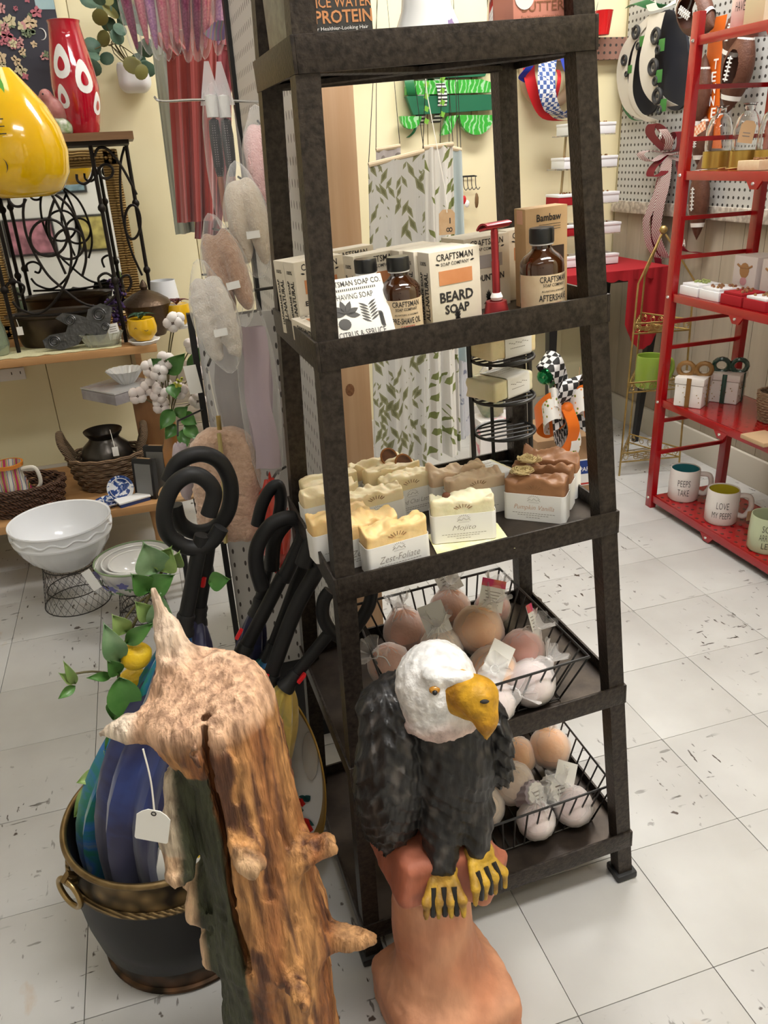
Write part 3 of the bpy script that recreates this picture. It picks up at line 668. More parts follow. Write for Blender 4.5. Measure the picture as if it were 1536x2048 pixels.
for a in [
 ('dusty peach bath bomb in organza at the left of the upper basket', 4, 812, 1262, .055, .031, 'bomb_dusty', 1, (-.1, .2, 1), None),
 ('brownish bath bomb in organza at the left end of the upper basket, lowest', 4, 780, 1330, .04, .029, 'bomb_dusty', 2, (-.5, -.2, .7), None),
 ('large bright peach bath bomb in the middle of the upper basket', 4, 957, 1260, .075, .033, 'bomb_peach', 3, (.6, .3, .6), 'magenta_band', (-35, 20, -15)),
 ('peach bath bomb below the large bright one, beside the eagle head', 4, 985, 1340, .048, .031, 'bomb_peach', 4, (-.2, -.6, .5), 'plain', (-30, 40, -10)),
 ('reddish bath bomb in organza at the right of the upper basket', 4, 1046, 1300, .052, .028, 'bomb_pink', 5, (.7, .3, .5), 'magenta_band', (-20, 25, 50)),
 ('whitish bath bomb at the front right corner of the upper basket', 4, 1062, 1366, .034, .030, 'bomb_white', 6, (.6, .1, .5), None),
 ('bath bomb with a green scent card at the back of the upper basket', 4, 900, 1216, .06, .029, 'bomb_dusty', 7, (.2, .2, 1), 'green_band', (-38, -25, -15)),
 ('bath bomb just behind the eagle crown in the upper basket', 4, 882, 1300, .06, .029, 'bomb_cream', 8, (0, .1, 1), 'plain', (-40, -15, -10)),
 ('pale bath bomb behind the eagle beak in the upper basket', 4, 985, 1405, .033, .028, 'bomb_white', 9, (.8, -.2, .2), None),
 ('small bath bomb at the back right of the upper basket', 4, 985, 1215, .033, .026, 'bomb_pink', 10, (.3, .2, .9), None),
 ('peach bath bomb left of the back pair in the lower basket', 5, 1035, 1512, .05, .029, 'bomb_peach', 11, (-.4, .3, .6), 'magenta_band', (-35, -30, -20)),
 ('peach bath bomb at the back right of the lower basket', 5, 1100, 1495, .06, .031, 'bomb_peach', 12, (.2, .5, .9), None),
 ('cream bath bomb in the middle of the lower basket', 5, 1026, 1566, .055, .031, 'bomb_cream', 13, (-.3, .2, .8), None),
 ('cream bath bomb at the left of the lower basket beside the eagle wing', 5, 968, 1612, .036, .03, 'bomb_cream', 14, (-.5, -.2, .6), 'plain', (-50, 10, -10)),
 ('white bath bomb at the front right corner of the lower basket', 5, 1146, 1612, .034, .028, 'bomb_white', 15, (-.2, .5, .8), 'plain', (-35, 30, -10)),
 ('white bath bomb at the front middle of the lower basket', 5, 1072, 1640, .033, .027, 'bomb_white', 16, (.2, -.2, .9), None),
 ('small peach bath bomb deep at the back of the lower basket', 5, 1000, 1478, .045, .028, 'bomb_peach', 17, (0, .3, .9), None)]:
    bomb(*a)
for lab, px, py, z, m1, ry in (('lilac fluted bath salt tub with white printed lid in the lower basket', 1062, 1592, .055, mat('lilac', (.42, .36, .4), .6), 25), ('grey-white fluted bath puck beside the lilac tub', 1112, 1578, .055, mat('pale_grey', (.6, .6, .58), .7), 10)):
    p = LP(px, py, z=PAN[5]+z); t = thing('fluted_tub', lab, 'bath tub pot', M=MS @ T(*p) @ RX(50) @ RY(ry)); fn = lambda a, z: 1+.05*math.cos(a*14)
    MB().lathe([(0, -.02), (.022, -.02), (.025, .012), (.022, .014), (0, .014)], 84, fn=fn).build('pot', m1, t)
    ld = MB().lathe([(.0215, .0142), (.021, .017), (0, .017)], 84, fn=fn).build('lid', 'paper_white', t)
    mm = MB()
    for k in range(3): rule(mm, 0, .006-.006*k, .02-.005*(k % 2), .0022)
    mm.v = [(v[0], v[2], .0173) for v in mm.v]; mm.build('printed_lines', 'pencil', ld)
# ---------------------------------------------------------------- top tier
p1 = PAN[1]
def card_box(name, label, px0, px1, py, y, w_, d, h, m, yaw=2):
    c_ = (LP(px0, py, y=y)+LP(px1, py, y=y))/2; c_.x += .006; t = thing(name, label, 'carton', M=on((c_.x, y, p1), yaw)); MB().box((0, d/2, h/2), (w_, d, h), b=.0008).build('carton', m, t); return t
t = card_box('hair_mask_box', 'dark grey carton reading RICE WATER PROTEIN on the top tier', 611, 716, 40, .05, .07, .05, .11, mat('charcoal_card', (.045, .042, .04), .5))
m = MB(); put(m, 'RICE WATER', .004, .0445, .062, .009, -.0004, .01); put(m, 'PROTEIN', .006, .0325, .058, .011, -.0004, .02); m.build('lettering', mat('copper_foil', (.65, .3, .14), .3, .6), t, ang=0)
m = MB(); put(m, 'for Healthier-Looking Hair', .002, .0225, .056, .004, -.0004)
for k in range(3): m.lathe([(0, 0), (.003, 0), (.003, .0003), (0, .0003)], 12, T(-.018+k*.018, -.0003, .0145) @ RX(90))
m.build('small_print', 'paper_white', t, ang=0)
t = card_box('body_butter_box', 'pink carton reading BUTTER For Nourished Happy Hair on the top tier', 1018, 1146, 20, .06, .078, .045, .1, mat('pink_card', (.75, .3, .22), .5))
m = MB(); put(m, 'BUTTER', -.004, .0315, .05, .009, -.0004, .01); put(m, 'For Nourished Happy Hair', -.006, .0215, .048, .0042, -.0004); m.build('lettering', mat('bronze_print', (.3, .12, .06), .5), t, ang=0)
MB().lathe([(0, 0), (.011, 0), (.011, .0006), (0, .0006)], 24, T(-.026, -.0002, .04) @ RX(90)).build('round_seal', 'paper_white', t)
for k, (lab, x) in enumerate((('silver grey hardback book standing at the left end of the top tier', -.146), ('grey embossed book beside the black carton', -.134))):
    t = thing('book', lab, 'book', M=on((x, .075, p1), 4)); MB().box((0, .05, .07), (.009, .11, .14), b=.001).build('cover', mat('silver_cloth', (.2, .2, .19), .4, .4, c2=(.3, .3, .28), ns=90), t); MB().box((0, .052, .07), (.006, .108, .134)).build('pages', 'paper_white', t)
t = thing('floral_dish', 'white china bell with green sprigs and a lilac flower on the top tier', 'ornament', M=on((-.002, .1, p1), 0))
MB().lathe([(0, .0), (.044, .0), (.043, .006), (.036, .02), (.027, .04), (.022, .075), (.016, .095), (0, .1)], 40).build('bell', mat('china', (.82, .81, .78), .15, coat=.5), t)
m = MB()
for k in range(7): leafpoly(m, -.02+k*.006, .008+.004*math.sin(k), .009, .002, 40+60*(k % 3), 0)
wrap(m, .0375).build('leaf_sprig', mat('sprig_green', (.12, .3, .08), .6), t); m = MB()
for k in range(5): leafpoly(m, .012, .022, .005, .002, k*72, 0)
wrap(m, .037).build('flower', mat('lilac_paint', (.4, .3, .55), .6), t)
t = thing('navy_flower', 'navy blue fabric rose on a string lying on the top tier', 'fabric flower', M=on((.058, .075, p1), 0))
m = MB()
for k in range(16):
    a = k*2.4; q = .004+.0009*k; m.sheet(lambda u, v: (q*math.cos(a+(u-.5)*1.3), q*math.sin(a+(u-.5)*1.3), .006+v*.016*(1-k/26)), 5, 2, .0008)
m.build('petals', mat('navy_cloth', (.015, .025, .12), .8), t)
MB().tube(spline([(0, 0, .01), (.03, -.008, .016), (.06, -.01, .012), (.07, -.004, .02), (.075, 0, .016)], 5), .0012, 6).build('cord', 'white_paint', t)
t = thing('price_tag', 'small white price tag on a white cord on the top tier', 'price tag', M=on((.13, .066, p1+.004), 20)); MB().box((0, 0, .018), (.02, .0008, .03), RX(-20) @ RY(-20), b=.0002).build('card', 'paper_white', t)
t = thing('perfume_bottle', 'small clear bottle with red and blue stopper behind the navy flower', 'bottle', M=on((.095, .11, p1), 0)); MB().lathe([(0, 0), (.022, 0), (.024, .01), (.02, .05), (.008, .06), (.008, .07), (0, .07)], 24).build('body', 'glass', t); MB().ball((0, 0, .078), .012, 16).build('stopper', mat('red_gloss', (.5, .01, .02), .2, coat=.6), t)
# ================================================================ carved eagle on its post
YAW = -15.85
mat('carved_black', (.55, .5, .47), .55, c2=(1.5, 1.45, 1.4), ns=45, st=(1, 1, .25), bump=.9, bs=70, vc=True, coat=.15); mat('carved_paint', (.75, .75, .75), .55, c2=(1.15, 1.15, 1.15), ns=70, bump=.8, bs=90, vc=True)
mat('carved_wood', (.5, .44, .4), .65, c2=(1.25, 1.2, 1.15), ns=120, nd=10, st=(1, 1, .16), bump=1, bs=240, vc=True)
def lerp3(a, b, t): return np.array(a)[None]*(1-t[:, None])+np.array(b)[None]*t[:, None]
def vn(v, s, seed=0): return nz((v[:, 0], v[:, 1], v[:, 2]), s, seed)
eg = thing('eagle_carving', 'chainsaw-carved bald eagle on a reddish wooden post before the shelf', 'wood carving', (-.176, .06, 0), (0, 0, R(YAW)))
G, ax = grid((-.13, -.12, .0), (.13, .12, .41), .004)
F = g_box(G, (-.004, .0, .04), (.083, .08, .05), .014, (0, 0, 24))
F = su(F, g_cap(G, (-.008, 0, .07), (-.02, 0, .22), .07, .05), .05)
F = su(F, g_cap(G, (-.02, 0, .2), (-.02, .0, .31), .048, .054), .02)
F = su(F, g_box(G, (-.018, .0, .338), (.064, .06, .036), .012, (0, 8, 20)), .02)
F = su(F, g_box(G, (.03, -.02, .322), (.04, .03, .028), .01, (0, 10, -30)), .015)
F = F+.003*np.abs(nz(G, 95, 3))+.0026*np.abs(nz((G[0]*1.6, G[1]*1.6, G[2]*.5), 260, 5)); F = np.maximum(F, .001-G[2])
def ped_col(v):
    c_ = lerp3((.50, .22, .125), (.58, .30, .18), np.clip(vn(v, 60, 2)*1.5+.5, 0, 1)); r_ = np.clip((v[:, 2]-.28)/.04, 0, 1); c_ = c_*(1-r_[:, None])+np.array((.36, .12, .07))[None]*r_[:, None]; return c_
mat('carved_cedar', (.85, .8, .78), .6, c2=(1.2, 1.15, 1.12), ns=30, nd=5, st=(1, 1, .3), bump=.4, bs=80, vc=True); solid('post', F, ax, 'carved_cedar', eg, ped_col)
G, ax = grid((-.13, -.11, .32), (.12, .12, .63), .0026)
F = g_ell(G, (.008, .0, .475), (.06, .058, .118))                                   # breast and back
F = su(F, g_cap(G, (0, 0, .56), (0, .01, .50), .045, .06), .03)
wl = g_ell(G, (-.06, -.006, .468), (.05, .066, .126), (0, 4, -18)); wl = su(wl, g_cap(G, (-.07, .0, .56), (-.05, .01, .57), .032, .03), .02)
wr_ = g_ell(G, (.058, .012, .50), (.024, .054, .09), (0, -6, 20))
lg = su(g_cap(G, (-.004, -.028, .41), (-.008, -.05, .365), .034, .022), g_cap(G, (.034, -.02, .41), (.036, -.038, .372), .03, .02), .006)
gr = np.abs(np.sin((G[2]*1.0+np.abs(G[0]+.065)*.9)*150+2.5*nz(G, 40, 8)))**.6; gr = gr+.7*np.abs(np.sin((G[0]*1.2-G[2]*.25+G[1]*.5)*230+2*nz(G, 50, 9)))**.5
F = np.minimum(np.minimum(su(F, lg, .012), wl), wr_)
F = F+.0026*np.abs(nz(G, 150, 11))+.003*gr+.002*nz((G[0], G[1], G[2]*.4), 300, 12)
solid('body', F, ax, 'carved_black', eg, lambda v: lerp3((.009, .009, .010), (.05, .045, .042), np.clip(nz((v[:, 0], v[:, 1], v[:, 2]*.3), 420, 4)*2.6-.35, 0, 1)))
G, ax = grid((-.08, -.095, .51), (.085, .07, .665), .0026)
F = g_ell(G, (-.006, -.012, .602), (.042, .046, .045)); F = su(F, g_cap(G, (-.008, -.005, .59), (-.004, -.006, .566), .042, .052), .02)
F = su(F, g_cap(G, (-.016, -.047, .634), (.024, -.051, .633), .008, .008), .012)      # brow
F = F+.0022*np.abs(nz((G[0], G[1], G[2]*.5), 330, 20))+.0014*nz(G, 620, 21)
F = np.maximum(F, (.551+.006*nz((G[0], G[1], G[2]*0), 240, 3)-G[2]))
solid('head', F, ax, 'carved_paint', eg, lambda v: lerp3((.80, .79, .78), (.62, .42, .37), np.clip((.582-v[:, 2])/.035+vn(v, 120, 2)*.5, 0, .75)))
G, ax = grid((-.02, -.12, .51), (.09, -.01, .65), .0028)
F = g_cap(G, (.017, -.043, .613), (.034, -.06, .613), .021, .0195); F = su(F, g_cap(G, (.034, -.06, .614), (.041, -.072, .592), .02, .011), .012); F = su(F, g_cap(G, (.041, -.072, .594), (.041, -.074, .571), .011, .003), .01)
F = su(F, g_cap(G, (.01, -.042, .600), (.023, -.056, .596), .017, .012), .008); F = F+.001*nz(G, 260, 31)
bk = solid('beak', F, ax, 'carved_paint', eg, lambda v: lerp3((.58, .31, .015), (.42, .19, .01), np.clip(vn(v, 140, 6)*1.3+.35, 0, 1)))
MB().ball((.038, -.081, .624), .0036, 10, sc=(1.4, .5, .7)).build('nostril', 'ink', bk)
for x, y in ((-.0115, -.0545), (.031, -.04)):
    e = MB().ball((x, y, .622), .0062, 14, sc=(1, .7, .8)).build('eye', mat('eye_amber', (.45, .2, .02), .2, coat=.6), eg); MB().ball((x, y-.004, .6215), .003, 10).build('pupil', 'black_plastic', e)
for fx, fy, fz, a in ((-.008, -.062, .348, 0), (.038, -.048, .36, 30)):
    G, ax = grid((fx-.045, fy-.05, fz-.06), (fx+.045, fy+.04, fz+.035), .0024); F = g_ell(G, (fx, fy+.010, fz+.006), (.019, .016, .014))
    for k in range(4):
        b = (k-1.5)*.0125; ca_, sa_ = math.cos(R(a)), math.sin(R(a)); q = lambda u, v: (fx+u*ca_-v*sa_, fy+u*sa_+v*ca_)
        p_ = su(g_cap(G, (*q(b*.6, 0), fz+.004), (*q(b*1.1, -.019), fz-.012), .0062, .0058), g_cap(G, (*q(b*1.1, -.019), fz-.012), (*q(b*1.2, -.021), fz-.036), .0058, .003), .004); F = su(F, p_, .0008)
    F = F+.0007*nz(G, 420, k+int(fx*100)+50)
    ft = solid('foot', F, ax, 'carved_paint', eg, lambda v: lerp3((.55, .33, .03), (.3, .16, .03), np.clip(vn(v, 200, 6)*1.8+.35, 0, 1)))
    m = MB()
    for k in range(3): b = (k-1)*.0135; m.tube([(*q(b*.9, -.011), fz+.002), (*q(b, -.021), fz-.012), (*q(b*1.05, -.0215), fz-.032)], .0034, 6)
    m.build('black_gaps', 'black_plastic', ft)
# ================================================================ carved log
lgt = thing('log_carving', 'rough carved cedar log with horns and knots, white price tag hanging', 'wood carving', (-.42, .03, 0), (0, 0, R(YAW)))
G, ax = grid((-.145, -.12, 0), (.145, .095, .79), .0034)
F = g_cap(G, (.006, 0, 0), (.012, 0, .34), .078, .066); F = su(F, g_cap(G, (.012, 0, .34), (.004, 0, .6), .066, .056), .03)
F = su(F, g_ell(G, (-.014, .0, .648), (.066, .062, .052), (12, -18, 0)), .03)
F = sd(F, g_ell(G, (-.07, -.055, .47), (.036, .042, .115), (0, -4, 0)), .01); F = sd(F, g_ell(G, (-.078, -.055, .24), (.034, .04, .12)), .01)
F = sd(F, g_box(G, (.03, -.02, .755), (.14, .14, .06), .01, (22, -14, 0)), .012)
F = su(F, g_cap(G, (-.042, .02, .672), (-.052, .03, .722), .024, .014), .02); F = su(F, g_cap(G, (-.052, .03, .72), (-.058, .034, .765), .013, .004), .01)
F = su(F, g_cap(G, (-.055, -.012, .638), (-.095, -.014, .636), .022, .016), .014); F = su(F, g_cap(G, (-.095, -.014, .636), (-.128, -.014, .63), .015, .003), .006)
for a, b, ra, rb in (((.0, -.035, .535), (.022, -.07, .508), .024, .017), ((.05, -.02, .462), (.094, -.03, .482), .026, .015), ((.04, -.05, .33), (.056, -.085, .318), .02, .013), ((.06, -.005, .315), (.128, -.018, .322), .026, .012),
                     ((-.05, -.02, .575), (-.058, -.035, .515), .018, .02), ((-.058, -.035, .495), (-.06, -.045, .475), .02, .019), ((-.055, -.01, .42), (-.056, -.02, .385), .02, .02), ((-.05, -.01, .345), (-.05, -.015, .31), .018, .02)):
    F = su(F, g_cap(G, a, b, ra, rb), .012)
F = sd(F, np.maximum(np.abs(G[0]+.008+.02*(G[2]-.5)+.006*nz((G[0]*0, G[1]*0, G[2]), 30, 2))-.0016, np.maximum(G[1]+.03, np.abs(G[2]-.5)-.16)), .003)
fib = np.abs(nz((G[0], G[1], G[2]*.07), 230, 40))
F = F+.008*fib+.004*np.abs(nz((G[0], G[1], G[2]*.25), 420, 43))*(G[2] < .64)+.0028*nz((G[0], G[1], G[2]*.4), 120, 41)+.003*np.abs(nz(G, 300, 42)); F = np.maximum(F, .001-G[2])
def log_col(v):
    x, y, z = v.T
    c_ = lerp3((.33, .135, .05), (.50, .26, .10), np.clip(nz((x, y, z*.1), 160, 7)*2+.5, 0, 1)); st_ = np.clip(nz((x, y, z*.06), 420, 9)*3.5-.35, 0, 1)[:, None]; c_ = c_*(1-st_)+np.array((.13, .055, .03))[None]*st_
    def mixin(c_, col, m): m = np.clip(m, 0, 1)[:, None]; return c_*(1-m)+np.array(col)[None]*m
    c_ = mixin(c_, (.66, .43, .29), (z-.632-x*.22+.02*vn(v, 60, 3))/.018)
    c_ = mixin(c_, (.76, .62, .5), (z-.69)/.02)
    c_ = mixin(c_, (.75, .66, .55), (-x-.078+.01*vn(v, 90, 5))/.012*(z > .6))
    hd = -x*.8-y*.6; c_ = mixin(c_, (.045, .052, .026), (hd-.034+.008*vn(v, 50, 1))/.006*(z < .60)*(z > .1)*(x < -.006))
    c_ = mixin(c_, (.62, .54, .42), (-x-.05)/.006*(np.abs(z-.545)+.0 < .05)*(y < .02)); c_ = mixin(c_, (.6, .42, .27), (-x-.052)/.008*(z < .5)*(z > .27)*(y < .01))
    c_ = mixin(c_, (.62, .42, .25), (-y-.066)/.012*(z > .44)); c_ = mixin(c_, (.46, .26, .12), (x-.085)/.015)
    return c_
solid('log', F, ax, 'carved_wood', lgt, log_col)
a, b = P(286, 1498, y=-.01), P(308, 1625, y=-.015)
t = thing('price_tag', 'blank white scalloped price tag hanging from the log horn on a string', 'price tag', b)
MB().tube(spline([a-b, (a-b)*.5+Vector((.002, 0, 0)), Vector((0, 0, -.004))], 5), .0009, 6).build('string', 'string', t)
pl = [(-.015, -.038), (.015, -.038), (.0165, -.036), (.0165, -.006), (.012, -.001), (.006, .003), (-.006, .003), (-.012, -.001), (-.0165, -.006), (-.0165, -.036)]
MB().prism(pl, -.0004, .0004, RZ(-20) @ RY(14)).build('card', 'paper_white', t)
MB().ring((0, -.0008, -.001), .0022, .0006, 14, 5, RZ(-20) @ RY(14), 'y').build('eyelet', 'ink', t)
# ================================================================ brass banded pot
PC = Vector((-.525, .35, 0)); mat('pot_black', (.006, .006, .007), .5); mat('brass_old', (.16, .105, .045), .38, .9, c2=(.26, .18, .085), ns=40)
def emb(name, c1, c2_):
    return ramp_mat(name, lambda N, L, v: t_voro(42, 'SMOOTH_F1')(N, L, v), [(0, c1), (.42, c2_), (.62, (.02, .014, .008))], .45, .8, bump=.8, const=False)
emb('brass_emboss', (.3, .2, .09), (.12, .08, .035)); emb('copper_emboss', (.16, .08, .04), (.08, .045, .025))
pot = thing('brass_pot', 'black round pot with embossed brass bands and ring handle holding umbrellas', 'pot', PC)
MB().lathe([(0, .0), (.126, 0), (.132, .006), (.131, .01), (.127, .013), (.131, .048), (.134, .05)], 64).build('foot_band', 'copper_emboss', pot)
MB().lathe([(.134, .05), (.137, .053), (.1455, .1), (.1495, .15), (.1475, .192)], 64).build('body', 'pot_black', pot)
MB().lathe([(.1475, .202), (.145, .241), (.146, .246), (.1475, .25)], 64).build('upper_band', 'brass_emboss', pot)
MB().ring((0, 0, .197), .149, .0055, 120, 8).build('rope_ring', ramp_mat('brass_rope', t_wave(60, 0, 0, dirn='DIAGONAL'), [(0, (.1, .065, .03)), (1, (.3, .21, .1))], .4, .9, const=False, bump=.6), pot)
MB().ring((0, 0, .25), .1465, .005, 96, 10).build('rim', 'brass_old', pot)
MB().lathe([(.143, .249), (.14, .2), (.142, .1), (.125, .02), (0, .015)], 64).build('inside', mat('pot_inside', (.015, .012, .01), .5, .5), pot)
ha = math.atan2(-.45, -.9); hx, hy = math.cos(ha), math.sin(ha)
h = MB().tube([(hx*.146, hy*.146, .225), (hx*.156, hy*.156, .236), (hx*.163, hy*.163, .229), (hx*.158, hy*.158, .218), (hx*.147, hy*.147, .214)], .005, 8).build('bracket', 'brass_old', pot)
MB().ring((0, 0, -.026), .024, .0042, 32, 10, T(hx*.160, hy*.160, .228) @ RZ(math.degrees(ha)+12), 'x').build('ring_handle', mat('brass_bright', (.36, .25, .11), .3, .95), pot)
# ================================================================ umbrellas
ramp_mat('navy_fabric', t_noise(6, 4, 1), [(0, (.005, .005, .018)), (.5, (.009, .009, .045)), (.64, (.02, .04, .16)), (.8, (.45, .2, .18))], .5, const=False, sheen=.3)
ramp_mat('teal_fabric', t_noise(9, 4, 2), [(0, (.0, .07, .06)), (.45, (.005, .16, .11)), (.6, (.02, .12, .4)), (.75, (.25, .3, .05))], .35, const=False, sheen=.3)
ramp_mat('gold_fabric', t_noise(14, 4, 1), [(0, (.25, .15, .02)), (.5, (.5, .34, .06)), (.7, (.25, .24, .05))], .35, const=False, sheen=.3)
ramp_mat('white_fabric', t_noise(20, 2, 1), [(0, (.02, .2, .16)), (.44, (.75, .74, .68)), (.62, (.7, .5, .05)), (.75, (.5, .05, .02))], .5)
mat('rubber', (.011, .011, .012), .5, spec=.4); mat('red_button', (.6, .01, .015), .35)
def umbrella(label, fab, y0, hp, sp, foot, rh=.0115, btn=None, cr=.034, tail=None, y1=None):
    """hp: handle path in pixels, sp: shaft path in pixels (handle end first), foot: world point in the pot"""
    foot = Vector(foot); t = thing('umbrella', label, 'umbrella', foot, group='umbrellas in the brass pot'); L_ = lambda a: P(a[0], a[1], y=a[2] if len(a) > 2 else y0)-foot
    MB().tube(spline([L_(a) for a in hp], 6), rh, 14).build('handle', 'rubber', t)
    s_ = [L_(a) for a in sp]; MB().tube(spline(s_, 4), [rh*.95]*4*(len(s_)-1)+[rh*.95] if len(s_) > 1 else rh, 14).build('grip', 'rubber', t)
    e = s_[-1]; d = (e-s_[-2]).normalized(); q = d.to_track_quat('Z', 'Y').to_matrix().to_4x4()
    MB().lathe([(0, -.004), (rh*1.05, -.004), (rh*1.18, 0), (rh*1.1, .008), (rh*1.18, .01), (rh*1.18, .017), (rh*1.35, .02), (rh*1.5, .028), (0, .03)], 24, T(*e) @ q).build('collar', 'black_plastic', t)
    if btn: MB().box((0, 0, 0), (.012, .006, .016), T(*(L_(btn)-(L_(btn)+foot-CAM).normalized()*.011)) @ q @ RZ(20), b=.0015).build('release_button', 'red_button', t)
    e2 = e+d*.024; path = spline([e2, e2.lerp(tail-foot if tail else Vector((0, 0, .03)), .35), (tail-foot if tail else e2*.3+Vector((0, 0, .03))), Vector((0, 0, 0))], 8); n = len(path)
    m = MB(); NP = 44; up = None; vs = []; fs = []
    for i, p_ in enumerate(path):
        tg = (path[min(i+1, n-1)]-path[max(i-1, 0)]).normalized(); u_ = tg.cross(Vector((.3, 1, .1))).normalized(); w_ = tg.cross(u_); k = i/(n-1); rad = rh*1.15+(cr-rh)*math.sin(min(1, k*1.5)*math.pi/2)
        if k > .9: rad *= (1-k)/.1*.6+.4
        for j in range(NP): a = 2*math.pi*j/NP; rr_ = rad*(1+.2*math.sin(a*8+k*5)*min(1, k*5+.25)+.04*math.sin(a*3)); vs.append(p_+(u_*math.cos(a)+w_*math.sin(a))*rr_)
    for i in range(n-1):
        for j in range(NP): fs.append((i*NP+j, i*NP+(j+1) % NP, (i+1)*NP+(j+1) % NP, (i+1)*NP+j))
    fs += [tuple(range(NP)), tuple(range((n-1)*NP, n*NP))]; m.add(vs, fs).build('folded_canopy', fab, t, ang=60); return t
fz = .022
umbrella('umbrella with teal and blue canopy, its looped black handle leftmost in front', 'teal_fabric', .40, [(417, 1030), (428, 985), (408, 957), (378, 950), (346, 973), (329, 1018), (334, 1064), (362, 1090), (396, 1096), (424, 1082), (442, 1055)], [(404, 1070), (392, 1130), (372, 1232)], (-.60, .36, fz), btn=None, tail=P(215, 1640, y=.36), cr=.036)
umbrella('umbrella with navy canopy, its looped black handle behind the leftmost one', 'navy_fabric', .44, [(337, 962), (358, 924), (400, 908), (438, 922), (459, 959), (461, 1000), (450, 1034), (425, 1058), (390, 1064), (360, 1046), (349, 1010)], [(420, 1062, .44), (410, 1140, .44), (398, 1215, .44)], (-.545, .31, fz), btn=(408, 1163, .44), tail=P(290, 1620, y=.29), cr=.055)
umbrella('umbrella whose tall black crook leans left of the right-hand cluster', 'white_fabric', .42, [(524, 1176), (512, 1130), (516, 1090), (540, 1052), (575, 1036), (600, 1046), (606, 1072), (590, 1110), (566, 1160)], [(566, 1150), (520, 1240), (492, 1292)], (-.50, .32, fz), btn=(478, 1268, .41), tail=P(360, 1700, y=.26), cr=.036)
umbrella('umbrella with black crook handle curling behind the front right handle', 'teal_fabric', .46, [(608, 1122), (622, 1084), (614, 1048), (592, 1034), (566, 1052), (548, 1084), (544, 1138)], [(612, 1110), (585, 1190), (548, 1290)], (-.50, .40, fz), tail=P(450, 1560, y=.42))
umbrella('umbrella with long straight black grip nearest the shelf post in front', 'gold_fabric', .36, [(634, 1128), (652, 1088), (640, 1076), (622, 1090), (606, 1130)], [(652, 1092), (634, 1140), (590, 1220), (542, 1350)], (-.47, .34, fz), .0125, btn=(531, 1360, .35), tail=P(500, 1560, y=.35))
umbrella('umbrella with gold canopy, its hooked black handle beside the shelf post', 'gold_fabric', .34, [(744, 1178), (738, 1210), (716, 1248), (690, 1276), (662, 1262), (646, 1232), (648, 1200), (660, 1182)], [(660, 1264), (634, 1296), (592, 1348)], (-.455, .37, fz), .010, btn=(603, 1356, .335), tail=P(520, 1560, y=.38))
umbrella('umbrella with slim black handle standing behind the cluster against the pegboard', 'navy_fabric', .50, [(514, 1050), (524, 1010), (540, 980), (556, 972), (562, 1000), (556, 1040)], [(556, 1040), (540, 1120), (520, 1200)], (-.52, .44, fz), .010, tail=P(470, 1500, y=.45), cr=.028)
# ================================================================ lemon spray
lem = thing('lemon_branch', 'artificial lemon branch with glossy leaves and two lemons leaning in the pot', 'artificial plant', (-.585, .42, .022))
L0 = Vector((-.585, .42, .022)); mat('leaf_green', (.05, .15, .03), .35, c2=(.09, .22, .05), ns=30); mat('leaf_pale', (.2, .32, .09), .4, c2=(.3, .42, .14), ns=30); mat('leaf_light', (.16, .3, .14), .4, c2=(.26, .4, .22), ns=30); mat('lemon_peel', (.75, .46, .01), .4, c2=(.8, .55, .03), ns=40, bump=.3, bs=220); mat('stem_brown', (.12, .1, .04), .7)
def leaf3(name, base, tip, w_, m, parent, o, curl=.15, nrm=None):
    b, t_ = Vector(base), Vector(tip); d = t_-b; l = d.length; z_ = (CAM-b).normalized() if nrm is None else Vector(nrm); s_ = d.cross(z_).normalized(); n = s_.cross(d).normalized()
    MB().sheet(lambda u, v: b-o+d*u+s_*((v-.5)*2*w_*math.sin(math.pi*min(1, u**.8))*(1 if u < .999 else 0))+n*(l*curl*math.sin(u*math.pi)-abs(v-.5)*w_*.5+abs(v-.5)*w_*1.2), 10, 4, .0006).build(name, m, parent, ang=70)
st_ = [(280, 1660), (262, 1560), (248, 1470), (238, 1400), (240, 1320), (262, 1260), (300, 1190), (330, 1130)]
pts = [P(a, b, y=.40-.02*k/7) for k, (a, b) in enumerate(st_)]
sm = MB().tube(spline([p_-L0 for p_ in [L0]+pts], 5), .0022, 6)
for a, b in (((240, 1350), (128, 1352)), ((262, 1560), (190, 1520)), ((300, 1190), (245, 1245))): sm.tube(spline([P(*a, y=.395)-L0, P((a[0]+b[0])/2, (a[1]+b[1])/2-8, y=.39)-L0, P(*b, y=.385)-L0], 4), .0016, 6)
sm.build('stem', 'stem_brown', lem)
